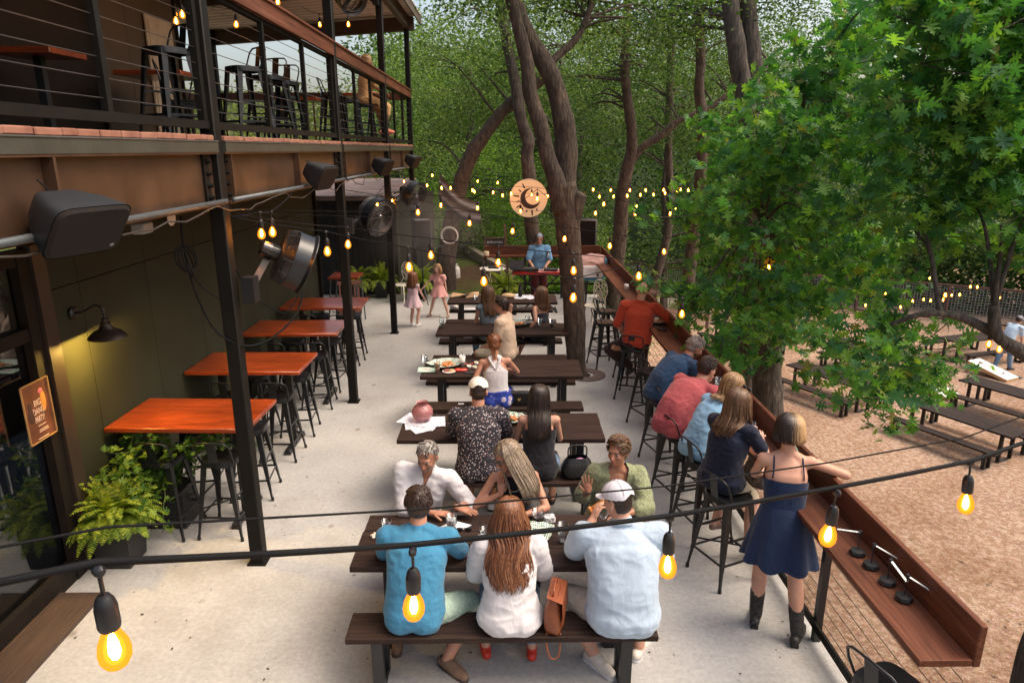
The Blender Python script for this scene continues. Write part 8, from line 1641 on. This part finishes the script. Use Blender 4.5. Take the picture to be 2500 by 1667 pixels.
# rail drinks
tumbler(2.2, 5.62, 1.068, .095, .038, .042, 'short glass of iced drink in front of the woman with glasses', (.4, .38, .36), .6, (-.09, .02)); tumbler(2.24, 6.75, 1.068, .13, .033, .042, 'clear glass with a black straw beside the man in pink', (.35, .35, .33), .5, (.03, .05)); tumbler(2.2, 12.06, 1.068, .1, .035, .042, 'white cup far down the drink rail', (.6, .6, .6), .9, None, 'paper_cup', None, M_white)
for (x, y, lb) in [(2.18, 6.45, 'dark phone lying by the man in pink'), (2.2, 9.2, 'dark sunglasses case by the red shirted man')]: mb = MB(); mb.box((0, 0, .012), (.08, .15, .022), bev=.008); o = mb.build('phone', M_black, angle=40); o.location = (x, y, 1.068); o.rotation_euler.z = .6; tag(o, lb, 'phone')
# bags
def bag(name, x, y, z, rz, w_, d_, h_, m_, lb, handle=.12, flap=None):
    o = empty(name, (x, y, z), rz); tag(o, lb, 'bag'); mb = MB(); vs = []; n = 24; L_ = [(0, .9), (.12, 1.0), (.45, 1.02), (.75, .88), (1, .62)]
    for (f_, q) in L_:
        for k in range(n): a = 2 * pi * k / n; e = .6; x_ = w_ / 2 * q * math.copysign(abs(cos(a)) ** e, cos(a)); y_ = d_ / 2 * q * (1 if f_ < .6 else .8) * math.copysign(abs(sin(a)) ** e, sin(a)); wob = .012 * noise.noise(Vector((x_ * 20, y_ * 20, f_ * 5 + x))); vs.append((x_ + wob, y_ + wob, h_ * f_ + (wob if 0 < f_ < 1 else 0)))
    mb.add(vs, [(i * n + k, i * n + (k + 1) % n, (i + 1) * n + (k + 1) % n, (i + 1) * n + k) for i in range(len(L_) - 1) for k in range(n)] + [tuple(range(n - 1, -1, -1))]); vs2 = [(0, 0, h_ * .86)]; mb.add(vs2, [])
    mb.build('body', m_, o, smooth=True)
    if flap:
        mb = MB(); mb.add([(-w_ * .5, -d_ * .55, h_ * .35), (w_ * .5, -d_ * .55, h_ * .35), (w_ * .5, -d_ * .5, h_ * .95), (-w_ * .5, -d_ * .5, h_ * .95), (w_ * .45, d_ * .3, h_ * 1.05), (-w_ * .45, d_ * .3, h_ * 1.05)], [(0, 1, 2, 3), (3, 2, 4, 5)]); mb.build('flap', m_, o)
    if handle: mb = MB(); mb.tube(catmull([(-w_ * .3, 0, h_ * .95), (-w_ * .28, 0, h_ + handle * .8), (0, 0, h_ + handle), (w_ * .28, 0, h_ + handle * .8), (w_ * .3, 0, h_ * .95)], 5), .007, 6); mb.build('handle', m_, o, smooth=True)
    return o
bl_ = mat('black_leather', (.012, .012, .013), .4, bump=.003, bscale=50)
o = bag('handbag', .70, 6.02, .455, .1, .30, .20, .2, bl_, 'open black handbag on the bench beside the woman in black', .12); mb = MB(); mb.ell((.02, -.02, .15), (.06, .03, .045)); mb.build('pink_wallet', mat('pink_wallet', (.45, .2, .35), .5), o, smooth=True)
bag('leather_bag', .33, 3.88, .455, 1.35, .26, .13, .26, mat('tan_leather', (.21, .055, .018), .42, bump=.003, bscale=40), 'tan leather satchel on the nearest bench', .05, True)
mb = MB(); mb.tube(catmull([(.27, 3.78, .46), (.27, 3.74, .38), (.3, 3.73, .3), (.35, 3.74, .32), (.36, 3.78, .46)], 5), .006, 5); o = mb.build('bag_strap', MATS['tan_leather'], smooth=True); tag(o, 'tan strap of the satchel hanging below the bench', 'strap')
o = bag('clutch_bag', .18, 7.94, .452, 0, .26, .08, .17, bl_, 'small black clutch with a gold clasp on a bench', .0, True); mb = MB(); [mb.ell((.012 * cos(a), -.05, .08 + .012 * sin(a)), (.009, .003, .009)) for a in (.78, 2.35, 3.92, 5.5)]; mb.build('clasp', mat('gold', (.7, .45, .15), .25, metal=1), o, smooth=True)
o = bag('green_bag', 2.2, 4.72, 1.068, 1.4, .26, .14, .2, mat('sage_leather', (.2, .26, .2), .5, bump=.003), 'sage green handbag on the rail behind the standing woman', .06)
mb = MB(); mb.box((0, 0, .002), (.07, .04, .004)); o = mb.build('card', M_paper); o.location = (-.54, 7.97, .454); tag(o, 'small white card on the bench with the black clutch', 'card')
# ================================================================ MIST FROM THE FANS
mv = bpy.data.materials.new('fan_mist'); mv.use_nodes = True; t = mv.node_tree; t.nodes.clear(); o_ = _n(t, 'ShaderNodeOutputMaterial'); pv = _n(t, 'ShaderNodeVolumePrincipled'); pv.inputs['Color'].default_value = (.9, .87, .83, 1); pv.inputs['Density'].default_value = .13; pv.inputs['Anisotropy'].default_value = .2; t.links.new(pv.outputs[0], o_.inputs['Volume'])
gr = _n(t, 'ShaderNodeTexGradient', gradient_type='SPHERICAL'); t.links.new(objvec(t, (.72, .36, 1.1)), gr.inputs[0]); nz = noise_(t, objvec(t), 1.6, 3); ml = _n(t, 'ShaderNodeMath', operation='MULTIPLY'); t.links.new(gr.outputs['Fac'], ml.inputs[0]); t.links.new(ramp(t, nz, [(.35, (0, 0, 0)), (.7, (.11, .11, .11))]), ml.inputs[1]); t.links.new(ml.outputs[0], pv.inputs['Density'])
mb = MB(); mb.ell((0, 0, 0), (1.4, 2.8, .9), None, 24, 14); o = mb.build('mist', mv); o.location = (-1.5, 14.2, 1.9); tag(o, 'thin mist drifting from the patio fans past the leaning tree', 'mist', kind='stuff')
